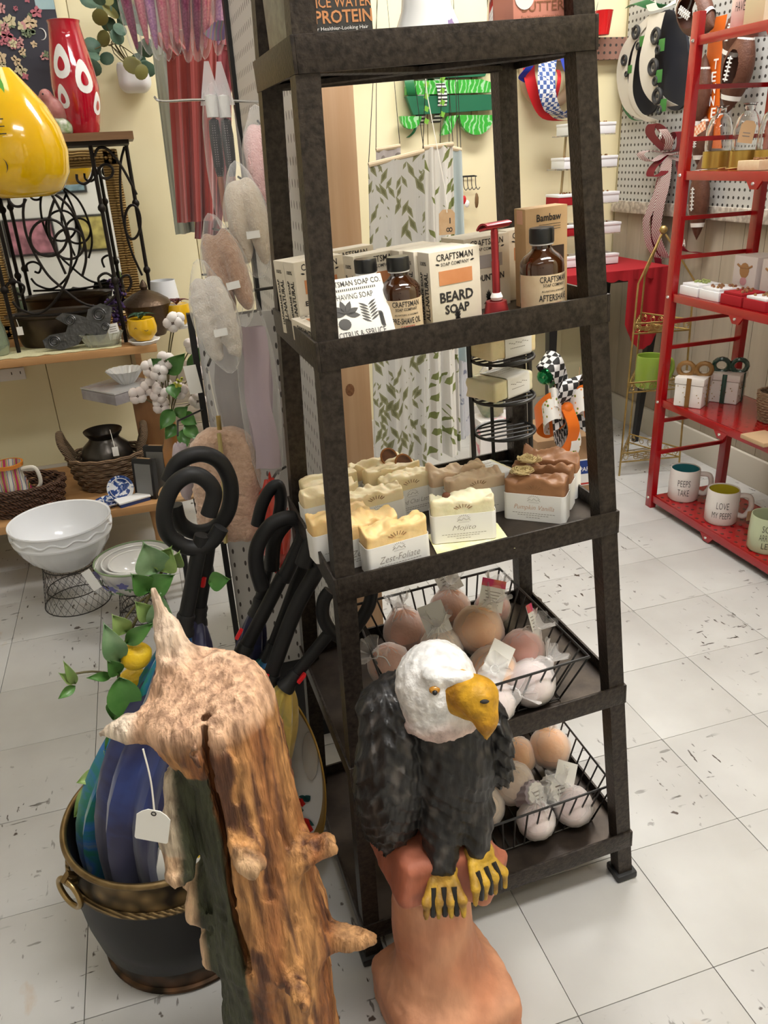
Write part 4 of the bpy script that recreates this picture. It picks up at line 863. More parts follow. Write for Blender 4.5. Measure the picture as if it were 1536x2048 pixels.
for (a, b, c_, d, w_, m) in ((310, 1140, 285, 1080, .024, 'leaf_light'), (320, 1135, 345, 1090, .022, 'leaf_pale'), (300, 1180, 352, 1148, .017, 'leaf_green'), (295, 1180, 260, 1145, .016, 'leaf_green'), (318, 1250, 322, 1180, .018, 'leaf_light'), (300, 1235, 268, 1200, .014, 'leaf_pale'),
        (250, 1262, 222, 1226, .014, 'leaf_pale'), (254, 1285, 310, 1244, .012, 'leaf_green'), (238, 1320, 206, 1242, .017, 'leaf_light'), (236, 1345, 212, 1316, .012, 'leaf_green'), (238, 1350, 258, 1440, .024, 'leaf_green'), (240, 1400, 226, 1440, .016, 'leaf_green'), (222, 1352, 172, 1356, .007, 'leaf_green'),
        (150, 1366, 126, 1320, .007, 'leaf_pale'), (148, 1364, 116, 1345, .007, 'leaf_pale'), (150, 1372, 116, 1398, .007, 'leaf_green'), (235, 1462, 210, 1500, .009, 'leaf_green'), (205, 1545, 152, 1566, .012, 'leaf_pale'), (212, 1545, 150, 1632, .016, 'leaf_pale'), (222, 1520, 206, 1500, .008, 'leaf_pale'), (420, 1165, 462, 1158, .014, 'leaf_green'), (350, 1130, 360, 1100, .012, 'leaf_pale')):
    leaf3('leaf', P(a, b, y=.385), P(c_, d, y=.37), w_, m, lem, L0)
for a, b, dy in ((272, 1312, .385), (266, 1362, .41)): p_ = P(a, b, y=dy)-L0; MB().ball((0, 0, 0), .0205, 20, T(*p_) @ RX(30) @ RY(60), (1, 1, 1.12), fn=lambda e: 1+.18*max(0, abs(e.z)-.9)*8*.6).build('lemon', 'lemon_peel', lem)
# ================================================================ gold rimmed tray behind the log
n_ = Vector((-.74, -.66, .13)).normalized(); s_ = Vector((0, 0, 1)).cross(n_).normalized(); u_ = n_.cross(s_); c_ = Vector((-.337, .425, .192))
M_ = Matrix(((s_.x, u_.x, n_.x, c_.x), (s_.y, u_.y, n_.y, c_.y), (s_.z, u_.z, n_.z, c_.z), (0, 0, 0, 1)))
t = thing('oval_tray', 'oval gold-rimmed tray with white floral centre leaning on the shelf side', 'tray', M=M_); el = lambda k, z: [(.11*k*math.cos(a), .185*k*math.sin(a), z) for a in [2*math.pi*i/64 for i in range(64)]]
def ering(rows, cap=False):
    m = MB(); vs = [p_ for r_ in rows for p_ in r_]; n = 64; fs = [(i*n+j, i*n+(j+1) % n, (i+1)*n+(j+1) % n, (i+1)*n+j) for i in range(len(rows)-1) for j in range(n)]
    if cap: fs.append(tuple(range((len(rows)-1)*n, len(rows)*n)))
    return m.add(vs, fs)
mat('tray_gold', (.42, .25, .045), .4, .35); ering([el(.8, 0), el(.98, .022), el(1, .023), el(1, .02), el(.81, -.004), el(.8, -.004)]).build('rim', 'tray_gold', t)
ering([el(.8, .0), el(.3, .001)], True).build('centre', mat('tray_white', (.72, .72, .72), .3), t)
m = MB()
for k in range(8): leafpoly(m, .04+.012*math.sin(k*2.1), -.03-.006*k, .022, .006, k*50)
m.v = [(v[0], v[2], .0022) for v in m.v]; m.build('painted_leaves', mat('tray_leaf', (.02, .09, .09), .5), t); m = MB()
for k in range(6): leafpoly(m, .05, -.085, .02, .009, k*60)
for k in range(5): leafpoly(m, .045, -.04, .009, .004, k*72)
m.v = [(v[0], v[2], .0026) for v in m.v]; m.build('painted_flower', mat('tray_red', (.6, .02, .015), .5), t)
ering([[(.045*math.cos(a)*.35+.066, .045*math.sin(a)+.06, z) for a in [2*math.pi*i/64 for i in range(64)]] for z in (.004, .0045)], True).build('grip_recess', mat('tray_slot_pale', (.8, .8, .82), .2, .5), t)  # pale oval plate stands for the handle slot
# ================================================================ left side: pegboard end, wall shelf, low table
ramp_mat('white_pegboard', t_dots((1.6, 1, .55), (0, 1, 1)), [(0, (.08, .07, .065)), (.11, (.74, .72, .7))], st=(0, 1/.024, 1/.034), r=.5)
mat('pine', (.64, .4, .24), .55, c2=(.74, .51, .33), ns=34, nd=5, st=(1.5, 1.5, .06), bump=.1, bs=40)
pg = thing('pegboard_stand', 'white slotted pegboard panel on a raw pine post with black uprights', 'display stand', (-.15, .66, 0))
MB().box((.0, .36, .9), (.012, .66, 1.78)).build('pegboard', 'white_pegboard', pg, ang=0)
po = MB().box((.0375, .0085, .9), (.067, .045, 1.79), b=.003).build('pine_post', 'pine', pg)
for a, b in ((672, 800), (700, 780)): q = P(a, b, y=.646)-Vector((-.15, .66, 0)); MB().ball((q.x, q.y, q.z), .01, 14, sc=(.8, .12, 1.1)).build('knot', mat('knot', (.2, .085, .04), .6, c2=(.32, .15, .07), ns=200), po)
MB().box((.0, .68, .9), (.03, .03, 1.79)).build('upright', 'black_plastic', pg)
bx = P(400, 740, y=.95).x+.15
MB().box((bx-.004, .30, .44), (.012, .02, .88)).build('upright', 'black_plastic', pg); MB().box((bx/2, .306, .44), (abs(bx)-.01, .008, .86)).build('lower_panel', ramp_mat('white_pegboard_b', t_dots((1, 1.6, .55), (1, 0, 1)), [(0, (.08, .07, .065)), (.1, (.62, .6, .58))], st=(1/.024, 0, 1/.034), r=.5), pg, ang=0)
MB().box((-.02, .36, .02), (.2, .6, .04)).build('foot_board', 'black_plastic', pg)
# black grid rack behind the post
t = thing('grid_rack', 'black wire grid panel standing beside the pine post', 'grid rack', (-.02, 1.02, 0))
for x in (-.04, .0): MB().tube([(x, 0, .0), (x, 0, 1.75)], .006, 8).build('upright', 'black_wire', t)
for k in range(20): MB().tube([(-.04, 0, .06+k*.09), (.0, 0, .06+k*.09)], .004, 6).build('rung', 'black_wire', t)
# slippers in clear bags
mat('plush_pink', (.72, .42, .4), .95, c2=(.8, .52, .5), ns=90, bump=1, bs=260, sheen=.6); mat('plush_cream', (.72, .6, .47), .95, c2=(.8, .7, .58), ns=90, bump=1, bs=260, sheen=.6); mat('plush_tan', (.48, .28, .18), .95, c2=(.6, .38, .26), ns=110, bump=1, bs=260, sheen=.6); mat('plush_white', (.78, .7, .62), .95, c2=(.84, .78, .72), ns=90, bump=1, bs=260, sheen=.6)
def slipper(label, px, py, y, m, tilt, s=1.0, st_=True):
    c_ = P(px, py, y=y); t = thing('slipper_pair', label, 'slippers', c_, (R(-12), R(tilt), R(-15)), M=T(*c_) @ RZ(-15) @ RY(tilt) @ RX(-12) @ Matrix.Scale(.7, 4), group='bagged plush slippers on the pegboard')
    G, ax = grid((-.06, -.045, -.11), (.06, .05, .11), .004)
    F = np.minimum(g_ell(G, (-.021, 0, 0), (.024, .03, .092)), g_ell(G, (.021, 0, 0), (.024, .03, .092))); F = su(F, g_ell(G, (0, .006, .045), (.036, .026, .045)), .012)
    F = sd(F, g_ell(G, (0, -.03, -.03), (.006, .012, .05)), .006); F = (F+.003*nz(G, 160, int(px)))
    solid('slippers', F, ax, m, t); 
    MB().ball((0, 0, 0), 1, 28, sc=(.052, .037, .108), fn=lambda e: 1+.05*noise.noise(e*5+Vector((px, 0, 0)))+.03*noise.noise(e*14)+.25*max(0, e.z)**12+.12*max(0, -e.z)**10).build('clear_bag', 'film', t)
    if st_: MB().box((.012, -.036, -.03), (.03, .0006, .016), RY(4)).build('sticker', 'paper_white', t)
    MB().tube([(0, -.0, .1), (.0, .06, .105), (.04, .1, .105)], .0025, 6).build('hook', 'black_wire', t)
    return t
slipper('blush pink plush slippers in a clear bag, topmost on the pegboard', 532, 335, .74, 'plush_pink', -6, 1, False); slipper('cream plush slippers in a clear bag under the pink pair', 497, 447, .69, 'plush_cream', -8); slipper('tan plush slippers in a clear bag under the cream pair', 456, 548, .66, 'plush_tan', -14); slipper('white plush slippers in a clear bag, lowest of the four pairs', 432, 640, .63, 'plush_white', -12)
# sherpa pouch
c_ = P(455, 972, y=.74); t = thing('sherpa_pouch', 'blush fleece zip pouch with price tag hanging below the slippers', 'pouch', c_, (0, R(2), R(-15)))
G, ax = grid((-.075, -.045, -.125), (.075, .045, .125), .0042)
F = g_box(G, (0, 0, 0), (.062, .026, .112), .024); F = np.maximum(F, g_cap(G, (0, 0, .05), (0, 0, -.055), .066, .064)); F = F+.0035*nz(G, 330, 5)+.002*nz(G, 520, 6)
solid('fleece_body', F, ax, mat('fleece', (.62, .4, .28), .95, c2=(.72, .5, .37), ns=130, bump=1, bs=180, sheen=.5), t)
MB().tube([(.0, -.03, .112), (.001, -.034, .05), (-.003, -.034, -.03), (-.008, -.033, -.1)], .0042, 6).build('zip', mat('zip_gold', (.5, .42, .18), .4, .5), t)
z_ = MB().box((.0, -.02, .128), (.008, .004, .026), b=.001).build('zip_pull', 'gold', t)
MB().tube(spline([(0, -.02, .14), (-.006, -.01, .17), (-.012, 0, .215)], 5), .0012, 5).build('tag_string', 'string', z_)
MB().box((-.012, -.002, .205), (.022, .001, .05), RY(-8), b=.0003).build('price_tag', 'paper_white', z_)
MB().tube([(-.012, .0, .225), (-.012, .05, .232)], .0025, 6).build('hook', 'black_wire', t)
# clear film bags with headbands behind the pouch
for lab, a, b, y, w_, h_ in (('clear bag with folded sheer headbands behind the fleece pouch', 468, 780, .80, .1, .26), ('long clear plastic bag with purple print beside the shelf post', 520, 800, .70, .07, .36)):
    c_ = P(a, b, y=y); t = thing('clear_bag', lab, 'plastic bag', c_, (0, 0, R(-15)), group='clear bags on the pegboard')
    MB().ball((0, 0, 0), 1, 28, sc=(w_/2, .016, h_/2), fn=lambda e: (1+.06*noise.noise(e*4+Vector((a, 0, 0)))+.05*noise.noise(e*11))*(1 if abs(e.z) < .6 else 1)).build('film', 'film', t)
    m = MB()
    for k in range(3): m.sheet(lambda u, v: ((u-.5)*w_*.6+.004*math.sin(v*9+k), .004*(k-1)+.003*math.sin(u*7+k), (v-.5)*h_*.7), 8, 10, .0006)
    m.build('folded_cloth', mat('grey_cloth' if a < 500 else 'lilac_cloth', (.45, .43, .44) if a < 500 else (.5, .4, .46), .8), t)
    MB().tube([(0, 0, h_*.48), (.0, .03, h_*.5), (.05, .06, h_*.5)], .0025, 6).build('hook', 'black_wire', t)
c_ = P(548, 1050, y=.68); t = thing('red_plastic_bag', 'crumpled red plastic wrapped bundle low beside the shelf post', 'plastic bag', c_); MB().ball((0, 0, 0), 1, 24, sc=(.03, .03, .09), fn=lambda e: 1+.2*noise.noise(e*4)+.1*noise.noise(e*12)).build('bundle', mat('red_film', (.5, .03, .02), .25, coat=.5), t, ang=25); MB().tube([(0, 0, .08), (.02, .03, .09), (.04, .05, .09)], .0025, 6).build('hook', 'black_wire', t)
c_ = P(365, 930, y=.86); t = thing('lilac_sachet', 'small lilac sachet in clear film left of the fleece pouch', 'sachet', c_); MB().ball((0, 0, 0), 1, 20, sc=(.018, .012, .075), fn=lambda e: 1+.12*noise.noise(e*6)-.5*max(0, e.z)**3).build('sachet', mat('lilac_film', (.5, .42, .45), .3), t); MB().tube([(0, 0, .06), (.005, .03, .08), tuple(Vector((-.15+bx, .955, c_.z+.08))-c_)], .002, 6).build('hook', 'black_wire', t)
# chrome hook with bagged hair brushes
a, b = P(308, 193, y=1.0), P(490, 206, y=1.0); t = thing('chrome_hook', 'long chrome peg hook carrying the bagged brushes', 'peg hook', b); MB().tube(spline([a-b, a-b+Vector((.014, 0, -.008)), (a-b)*.5, Vector((.035, 0, 0))], 6), .0022, 8).build('rod', 'chrome', t)
for k, (lab, px) in enumerate((('hair brush with grey bristles in a peaked clear bag, nearer the hook tip', 438), ('hair brush in a peaked clear bag, next to the pegboard', 462))):
    c_ = P(px, 330, y=1.0); t = thing('bagged_brush', lab, 'hair brush', c_, (0, 0, R(-15)), group='bagged brushes on the chrome hook')
    MB().ball((0, 0, 0), 1, 24, sc=(.024, .014, .135), fn=lambda e: 1+.08*noise.noise(e*5+Vector((k*9, 0, 0)))+.05*noise.noise(e*12)).build('bag', 'film', t)
    MB().prism([(-.02, .1), (.02, .1), (.004, .17), (-.004, .17)], -.0005, .0005).build('hanger_flap', sheer('film_white', (.95, .93, .95), .45, .3), t)
    MB().lathe([(0, -.02), (.006, -.02), (.010, .0), (.011, .05), (.009, .075), (0, .08)], 20, RX(0)).build('bristle_head', ramp_mat('bristles', t_dots((1, 1, 1), (1, 1, 1)), [(0, (.3, .26, .26)), (.25, (.04, .04, .045))], st=(250, 250, 250), r=.5), t)
    MB().tube([(0, 0, -.02), (0, 0, -.1)], [.006, .0045], 10).build('handle', mat('rose_gold', (.45, .22, .17), .3, .7), t)
    MB().lathe([(0, .08), (.011, .08), (.011, .115), (0, .118)], 16).build('white_cap', 'white_paint', t)
# shirts on a rail, seen from the side
def cloth(name, m, parent, pts0, pts1, folds, amp, seed=0, n=28, th=.003):
    """drape between a top line and a bottom line with vertical folds"""
    (a0, a1), (b0, b1) = [tuple(map(Vector, p_)) for p_ in (pts0, pts1)]; nr = (a1-a0).cross(b0-a0).normalized()
    return MB().sheet(lambda u, v: (a0.lerp(a1, u)).lerp(b0.lerp(b1, u), v)+nr*amp*(.25+v)*(math.sin(u*folds*6.28+seed)+.4*math.sin(u*folds*2.3*6.28+seed*2+v)), n, 12, th).build(name, m, parent, ang=0)
mat('shirt_red', (.29, .045, .04), .9, c2=(.34, .06, .052), ns=8, sheen=.3); mat('shirt_rose', (.24, .04, .05), .9, sheen=.3); mat('shirt_sage', (.42, .45, .38), .9, sheen=.3); mat('shirt_wine', (.25, .045, .05), .9, sheen=.3)
yy = 1.75; o = P(390, 60, y=yy)
t = thing('clothes_rail', 'black rail bracket above the frame holding the hanging shirts', 'clothes rail', (o.x, yy, 1.72)); MB().tube([(-.14, 0, .0), (.11, 0, 0), (.11, .745, 0)], .008, 10).build('rail', 'black_wire', t)
def shirt(lab, m, x0, x1, yt, yb0, y, w2, fold, seed, sleeve=None):
    A0, A1, B0, B1 = P(x0, yt, y=y), P(x1, yt, y=y), P(x0+w2[0], yb0, y=y), P(x1+w2[1], yb0-6, y=y); b = (B0+B1)/2; top = Vector(((A0.x+A1.x)/2, y, 1.66))
    t = thing('hanging_shirt', lab, 'shirt', b, group='shirts hanging on the rail'); bd = cloth('body', m, t, ((A0-b), (A1-b)), ((B0-b), (B1-b)), fold, .012, seed)
    cloth('shoulders', m, t, ((top+Vector((-.02, 0, 0))-b), (top+Vector((.02, 0, 0))-b)), ((A0-b), (A1-b)), 2, .004, seed)
    if sleeve: cloth('sleeve', m, t, [(P(*sleeve[0], y=y-.03)-b), (P(*sleeve[1], y=y-.03)-b)], [(P(*sleeve[2], y=y-.04)-b), (P(*sleeve[3], y=y-.04)-b)], 1.5, .008, seed+1)
    MB().tube([top-b+Vector((0, 0, -.01)), top-b+Vector((0, 0, .05)), top-b+Vector((.012, 0, .066))], .002, 6).build('hanger_hook', 'chrome', t); return t
shirt('brick red shirt at the front of the rail, left of the pegboard', 'shirt_red', 330, 432, 60, 446, yy-.05, (26, 2), 3.2, 1, ((300, 70), (345, 60), (345, 120), (372, 100)))
shirt('rose red shirt hanging second on the rail, hem lowest', 'shirt_rose', 400, 470, 90, 478, yy+.03, (-10, -30), 2.5, 2.2)
shirt('sage grey shirt hanging behind the red shirts', 'shirt_sage', 306, 345, 110, 470, yy+.12, (46, 44), 1.5, .5)
shirt('dark wine shirt with rolled sleeve near the pegboard', 'shirt_wine', 405, 462, 60, 420, yy+.08, (4, 0), 2.2, 3, ((405, 70), (466, 60), (425, 112), (462, 100)))
# glitter tail pens in wrappers
mat('glitter_lilac', (.4, .18, .45), .25, .5, c2=(.7, .4, .6), ns=220); mat('glitter_pink', (.6, .15, .25), .3, .5, c2=(.75, .35, .4), ns=220); mat('glitter_plum', (.2, .04, .1), .3, .5, c2=(.35, .1, .2), ns=220)
ps_ = [('plum', 268, 70), ('pink', 290, 60), ('lilac', 309, 70), ('pink', 331, 72), ('pink', 352, 60), ('plum', 374, 76), ('plum', 395, 74), ('pink', 411, 70), ('lilac', 438, 62)]
wh = ('plum tail pen, first from the left in the row of glitter pens', 'pink tail pen, second from the left in the glitter row', 'lilac beaded tail pen, third from the left', 'pink beaded tail pen, fourth from the left', 'pale pink tail pen with grey tip, fifth in the glitter row', 'plum tail pen over the red shirt collar, sixth in the row', 'plum tail pen with dark wire heart, seventh in the row', 'pink tail pen beside the iridescent fan, eighth in the row', 'lilac tail pen with iridescent fan, rightmost of the glitter row')
for k, (c_, px, py) in enumerate(ps_):
    o = P(px, py, y=1.45); t = thing('glitter_pen', wh[k], 'novelty pen', o, (0, R(-5+2*k), 0), group='glitter tail pens on the rail')
    MB().lathe([(0, -.03), (.004, -.022), (.009, .02), (.013, .09), (.01, .16), (0, .165)], 16, fn=lambda a, z: 1+.05*math.sin(z*700)).build('tail', 'glitter_'+c_, t)
    MB().ball((0, 0, .05), 1, 16, sc=(.019, .011, .1), fn=lambda e: 1+.1*noise.noise(e*6+Vector((k, 0, 0)))).build('wrapper', 'film', t); MB().tube([(0, 0, .16), (0, 0, .36)], .001, 5).build('string', 'string', t)
    if k == 8: MB().sheet(lambda u, v: ((.004+v*.036)*math.sin((u-.5)*2.4), -.014, -.02+(.004+v*.036)*math.cos((u-.5)*2.4)), 14, 3, .001, RY(150)).build('fan', ramp_mat('iridescent', t_wave(14, 3, 2), [(0, (.6, .3, .6)), (.4, (.3, .5, .55)), (.7, (.75, .45, .3)), (1, (.4, .3, .7))], .15, .7, const=False), t)
rl = thing('pen_rail', 'thin black rod above the frame carrying the glitter pens', 'rod', P(360, 60, y=1.45)+Vector((0, 0, .35))); MB().tube([(-.16, 0, 0), (.14, 0, 0), (.14, 1.04, 0)], .004, 8).build('rod', 'black_wire', rl)
# ---------------------------------------------------------------- wall shelf
SZ, SY = .612, 2.06
mat('oak', (.42, .22, .085), .5, c2=(.5, .28, .12), ns=20, st=(.1, 1.5, 1.5), bump=.1, bs=50); mat('iron', (.018, .014, .012), .5, .6); mat('lace', (.74, .7, .45), .9, c2=(.66, .62, .36), ns=120, bump=.6, bs=200)
t = thing('wall_shelf', 'oak wall shelf along the yellow wall carrying the mirror and ironwork', 'shelf', (-.9, SY, 0)); MB().box((0, .22, SZ-.0125), (.98, .44, .025), b=.003).build('board', 'oak', t)
for x in (-.3, .42): MB().prism([(0, 0), (.2, 0), (0, -.2)], -.01, .01, T(x, .44, SZ-.026) @ RZ(-90)).build('bracket', 'oak', t)
t = thing('lace_runner', 'pale yellow lace runner along the oak shelf front', 'runner', (-.93, SY+.1, SZ)); MB().sheet(lambda u, v: ((u-.5)*.82, (v-.5)*.18+.006*math.sin(u*90), .002+.0012*noise.noise(Vector((u*30, v*9, 0)))), 80, 8, .0015).build('lace', 'lace', t)
# mirror
my, mx0, mx1, mz1 = 2.44, -.915, -.43, 1.205; cx = (mx0+mx1)/2
t = thing('wall_mirror', 'mirror in a carved antique gold frame standing behind the ironwork', 'mirror', (cx, my, SZ)); W, H = mx1-mx0, mz1-SZ; fw_ = .055; goldf = ramp_mat('gilt', t_wave(38, 2, 2, dirn='Z'), [(0, (.12, .065, .02)), (.5, (.34, .21, .07)), (1, (.5, .34, .13))], .4, .7, const=False, bump=.5)
MB().box((0, .012, H/2), (W-.06, .006, H-.06)).build('glass', mat('mirror', (.85, .87, .88), .02, 1), t, ang=0)
for nm, b_, d_ in (('frame_rail', (0, 0, H-fw_/2), (W, .03, fw_)), ('frame_rail', (0, 0, fw_/2), (W, .03, fw_)), ('frame_stile', (-W/2+fw_/2, 0, H/2), (fw_, .03, H)), ('frame_stile', (W/2-fw_/2, 0, H/2), (fw_, .03, H))):
    f_ = MB().box(b_, d_, b=.008).build(nm, goldf, t); s_ = 1 if 'stile' in nm else 0
    m = MB(); n = int((d_[2] if s_ else d_[0])/.014)
    for k in range(n): m.ball((b_[0]+(0 if s_ else (k+.5-n/2)*.014), -.016, b_[2]+((k+.5-n/2)*.014 if s_ else 0)), .0065, 8, sc=(1, .7, 1))
    m.build('bead_moulding', goldf, f_)
# wrought iron stand
t = thing('iron_stand', 'wrought iron scrollwork stand with a wooden top on the oak shelf', 'stand', (-.66, 2.15, SZ)); O = Vector((-.66, 2.15, SZ)); top = 1.222
q = lambda X, Y, y=2.15: P(X/3.657, 280+Y/3.657, y=y)-O
wd = MB().prism([(-.30, 0), (.285, 0), (.285, .022), (-.30, .022)], -.04, .24, T(0, 0, top-SZ)).build('wooden_top', mat('dark_oak', (.16, .08, .035), .45, c2=(.24, .13, .06), ns=18, st=(.2, 2, 2)), t)
MB().box((-.006, .1, top-SZ-.006), (.55, .25, .012)).build('top_frame', 'iron', t)
for x, y in ((-.18, .0), (.155, .0), (-.18, .22), (.262, .23)):
    l_ = MB().tube([(x, y, .001), (x, y, top-SZ-.01)], .0065, 8).build('leg', 'iron', t)
    for z in (.2, .42): MB().lathe([(.0065, -.012), (.012, -.004), (.012, .004), (.0065, .012)], 12, T(x, y, z)).build('collar', 'iron', l_)
for pts in ([(180, 430), (170, 560), (210, 740), (330, 960), (440, 1070), (600, 1190), (740, 1215), (840, 1140), (850, 1040), (780, 975), (720, 1010), (740, 1080)], [(350, 350), (460, 560), (520, 800), (500, 1000), (400, 1180), (280, 1270), (150, 1240), (90, 1180)], [(330, 350), (500, 480), (600, 680), (630, 860), (600, 1000)], [(400, 430), (362, 560), (370, 720), (480, 980)],
            [(690, 120), (720, 60), (790, 70), (880, 180), (960, 320), (1000, 400)], [(560, 250), (570, 300), (620, 320), (670, 270), (690, 140)], [(50, 420), (100, 480), (160, 480), (190, 430)], [(60, 1120), (50, 1060), (110, 1035), (175, 1070), (160, 1130), (120, 1120)], [(900, 1080), (890, 1010), (940, 990), (960, 1050), (930, 1110)], [(110, 1290), (500, 1270), (890, 1200)]):
    MB().tube(spline([q(*p_) for p_ in pts], 5), .0042, 7).build('scroll', 'iron', t)
for X, Y, r_ in ((355, 715, 135), (505, 760, 112), (775, 230, 52)):
    MB().tube([q(X+r_*math.cos(a), Y+r_*math.sin(a)) for a in [k*2*math.pi/28 for k in range(28)]], .0042, 7, True).build('scroll_ring', 'iron', t)
MB().tube([q(970+58*math.cos(a), 600+125*math.sin(a), 2.36) for a in [k*2*math.pi/28 for k in range(28)]], .0045, 7, True).build('scroll_ring', 'iron', t); MB().tube(spline([q(*p_, 2.36) for p_ in ((910, 50), (880, 200), (890, 500), (950, 780), (1040, 990))], 5), .0042, 7).build('scroll', 'iron', t)
# things on the iron stand
TZ = top+.022
v_ = P(168, 268, y=2.2); vz = TZ
t = thing('red_vase', 'tall red glass vase with white and red teardrop spots', 'vase', (v_.x, 2.2, vz)); rg = mat('red_glass', (.42, .004, .02), .08, coat=1)
prof = [(0, 0), (.045, 0), (.05, .01), (.066, .09), (.068, .13), (.062, .18), (.05, .25), (.044, .29), (.047, .298), (.044, .299), (.04, .285), (0, .26)]
MB().lathe(prof, 40).build('body', rg, t)
def rad_at(z):
    for (r0, z0), (r1, z1) in zip(prof[1:8], prof[2:9]):
        if z0 <= z <= z1: return r0+(r1-r0)*(z-z0)/(z1-z0)
    return .05
for az, z, h_ in ((-115, .19, .05), (-125, .10, .036), (-62, .15, .05), (-30, .08, .035), (150, .2, .05)):
    for k, (sc_, m_) in enumerate(((1, 'white_paint'), (.42, rg))):
        m = MB()
        def fn(u, v, sc_=sc_, k=k):
            a = u*6.2832; rr_ = v; dz = math.sin(a)*h_*sc_*rr_*.9; dx = math.cos(a)*h_*.5*sc_*rr_*(1-.35*math.sin(a)); zz = z+dz-(.006 if k else 0); R_ = rad_at(zz)+.0008+.0008*k; an = R(az)+dx/R_; return (R_*math.cos(an), R_*math.sin(an), zz)
        m.sheet(fn, 20, 3).build('spot' if not k else 'spot_centre', m_, t)
b_ = P(118, 268, y=2.17); t = thing('bird_figurine', 'pink bird figurine on a white floral base beside the red vase', 'figurine', (b_.x, 2.17, TZ))
G, ax = grid((-.05, -.05, -.004), (.06, .05, .135), .0035); F = su(g_ell(G, (.008, 0, .068), (.03, .024, .03), (0, 30, 0)), g_ell(G, (-.016, 0, .105), (.018, .016, .018)), .015); F = su(F, g_cap(G, (.025, 0, .05), (.045, 0, .035), .012, .006), .01); F = su(F, g_cap(G, (-.03, 0, .103), (-.04, 0, .1), .006, .002), .004)
solid('bird', F, ax, mat('pink_ceramic', (.55, .25, .22), .3, c2=(.45, .16, .16), ns=60), t); F = g_ell(G, (.005, 0, .018), (.04, .034, .03))+.004*nz(G, 190, 3); F = np.maximum(F, -G[2]+.0005); solid('floral_base', F, ax, mat('white_green', (.7, .68, .62), .4, c2=(.2, .3, .12), ns=50), t)
for s_ in (-1, 1): MB().ball((-.022, s_*.014, .108), .003, 8).build('eye', 'black_plastic', t)
# canvas on the wall
a, b = P(-40, -40, y=2.47), P(152, 240, y=2.47)
t = thing('canvas_print', 'dark canvas painting with a flower cluster and crescent moon on the yellow wall', 'painting', (a.x, 2.495, b.z)); w_, h_ = b.x-a.x, a.z-b.z+.1
MB().box((w_/2, -.012, h_/2), (w_, .022, h_)).build('canvas', ramp_mat('night_canvas', t_noise(2.5), [(0, (.035, .035, .05)), (1, (.06, .06, .08))], .8, const=False), t)
MB().box((w_*.86, -.0236, h_*.82), (w_*.28, .0006, h_*.36)).build('pale_sky_area', mat('sky_blue_paint', (.42, .58, .6), .8, c2=(.3, .45, .5), ns=12), t)
rs = random.Random(4)
for k in range(46):
    X, Y = rs.gauss(38, 26), rs.gauss(70, 42); p_ = P(X, Y, y=2.47)-Vector((a.x, 2.495, b.z)); m = MB(); n = rs.randint(4, 6); r_ = rs.uniform(.008, .02)
    for j in range(n): leafpoly(m, p_.x, p_.z, r_, r_*.35, j*360/n+rs.uniform(0, 40), -.0245-.0001*k)
    m.build('painted_flower', mat('petal_%d' % (k % 5), [(.6, .3, .3), (.65, .5, .32), (.5, .16, .2), (.62, .55, .35), (.2, .25, .15)][k % 5], .8), t, ang=0)
p_ = P(82, 68, y=2.47)-Vector((a.x, 2.495, b.z)); MB().tube([(p_.x+.014*math.cos(x), -.024, p_.z+.016*math.sin(x)) for x in [R(-100+k*12) for k in range(18)]], [.0004+.0016*math.sin(k/17*3.14) for k in range(18)], 5).build('crescent_moon', 'white_paint', t)
# pear ornament hanging at the upper left
pc = P(32, 285, y=1.6); t = thing('lemon_ornament', 'glossy yellow pear-shaped hanging ornament with green leaf at the left edge', 'ornament', pc)
yg = mat('yellow_glaze', (.78, .5, .005), .15, c2=(.8, .45, .0), ns=5, coat=.8)
MB().lathe([(0, -.122), (.06, -.12), (.085, -.108), (.108, -.07), (.114, -.02), (.105, .03), (.085, .075), (.055, .115), (.035, .14), (.022, .155), (0, .158)], 48).build('body', yg, t)
leaf3('leaf', pc+Vector((-.02, -.02, .15)), pc+Vector((-.03, -.085, .03)), .026, mat('glaze_green', (.12, .4, .06), .2, coat=.6), t, pc, .1, (.2, -1, .2))
m = MB(); put(m, 'E', -.012, .03, .016, .032, 0, -.02); put(m, ')', -.02, -.05, .008, .03, 0, -.02); wrap(m, .1145); m.build('lettering', 'ink', t)
MB().tube([(0, 0, .15), (0, 0, CEIL-pc.z)], .0015, 6).build('cord', 'string', t)
# eucalyptus in a white wall planter
o = P(268, 150, y=2.42); t = thing('wall_planter', 'white wall planter of eucalyptus leaves left of the shirts', 'planter', o)
G, ax = grid((-.07, -.07, -.06), (.07, .08, .06), .005); F = sd(g_box(G, (0, .02, 0), (.052, .055, .05), .03), g_box(G, (0, .02, .04), (.044, .047, .05), .02), .004); solid('pot', F, ax, mat('matt_white', (.75, .75, .76), .5), t)
rs = random.Random(3); mat('euca', (.05, .11, .075), .5, c2=(.08, .15, .1), ns=30); mat('euca_gold', (.16, .15, .04), .5)
for k in range(34):
    X, Y = rs.uniform(178, 300), rs.uniform(-10, 150); c_ = P(X, Y, y=2.42-rs.uniform(0, .12))-o; r_ = rs.uniform(.018, .032)
    MB().lathe([(0, .0008), (r_*.95, .0008), (r_, 0), (r_*.95, -.0008), (0, -.0008)], 14, T(*c_) @ Euler((rs.uniform(.8, 2.2), rs.uniform(-.6, .6), rs.uniform(-.7, .7))).to_matrix().to_4x4() @ Matrix.Diagonal((1, .85, 1, 1))).build('leaf', 'euca_gold' if k % 4 == 0 else 'euca', t)
m = MB()
for k in range(7): m.tube(spline([(0, .02, .02), (rs.uniform(-.06, .0), -.03, .08), (rs.uniform(-.13, .05), -.06, rs.uniform(.05, .2))], 4), .0016, 5)
m.build('stems', 'stem_brown', t)
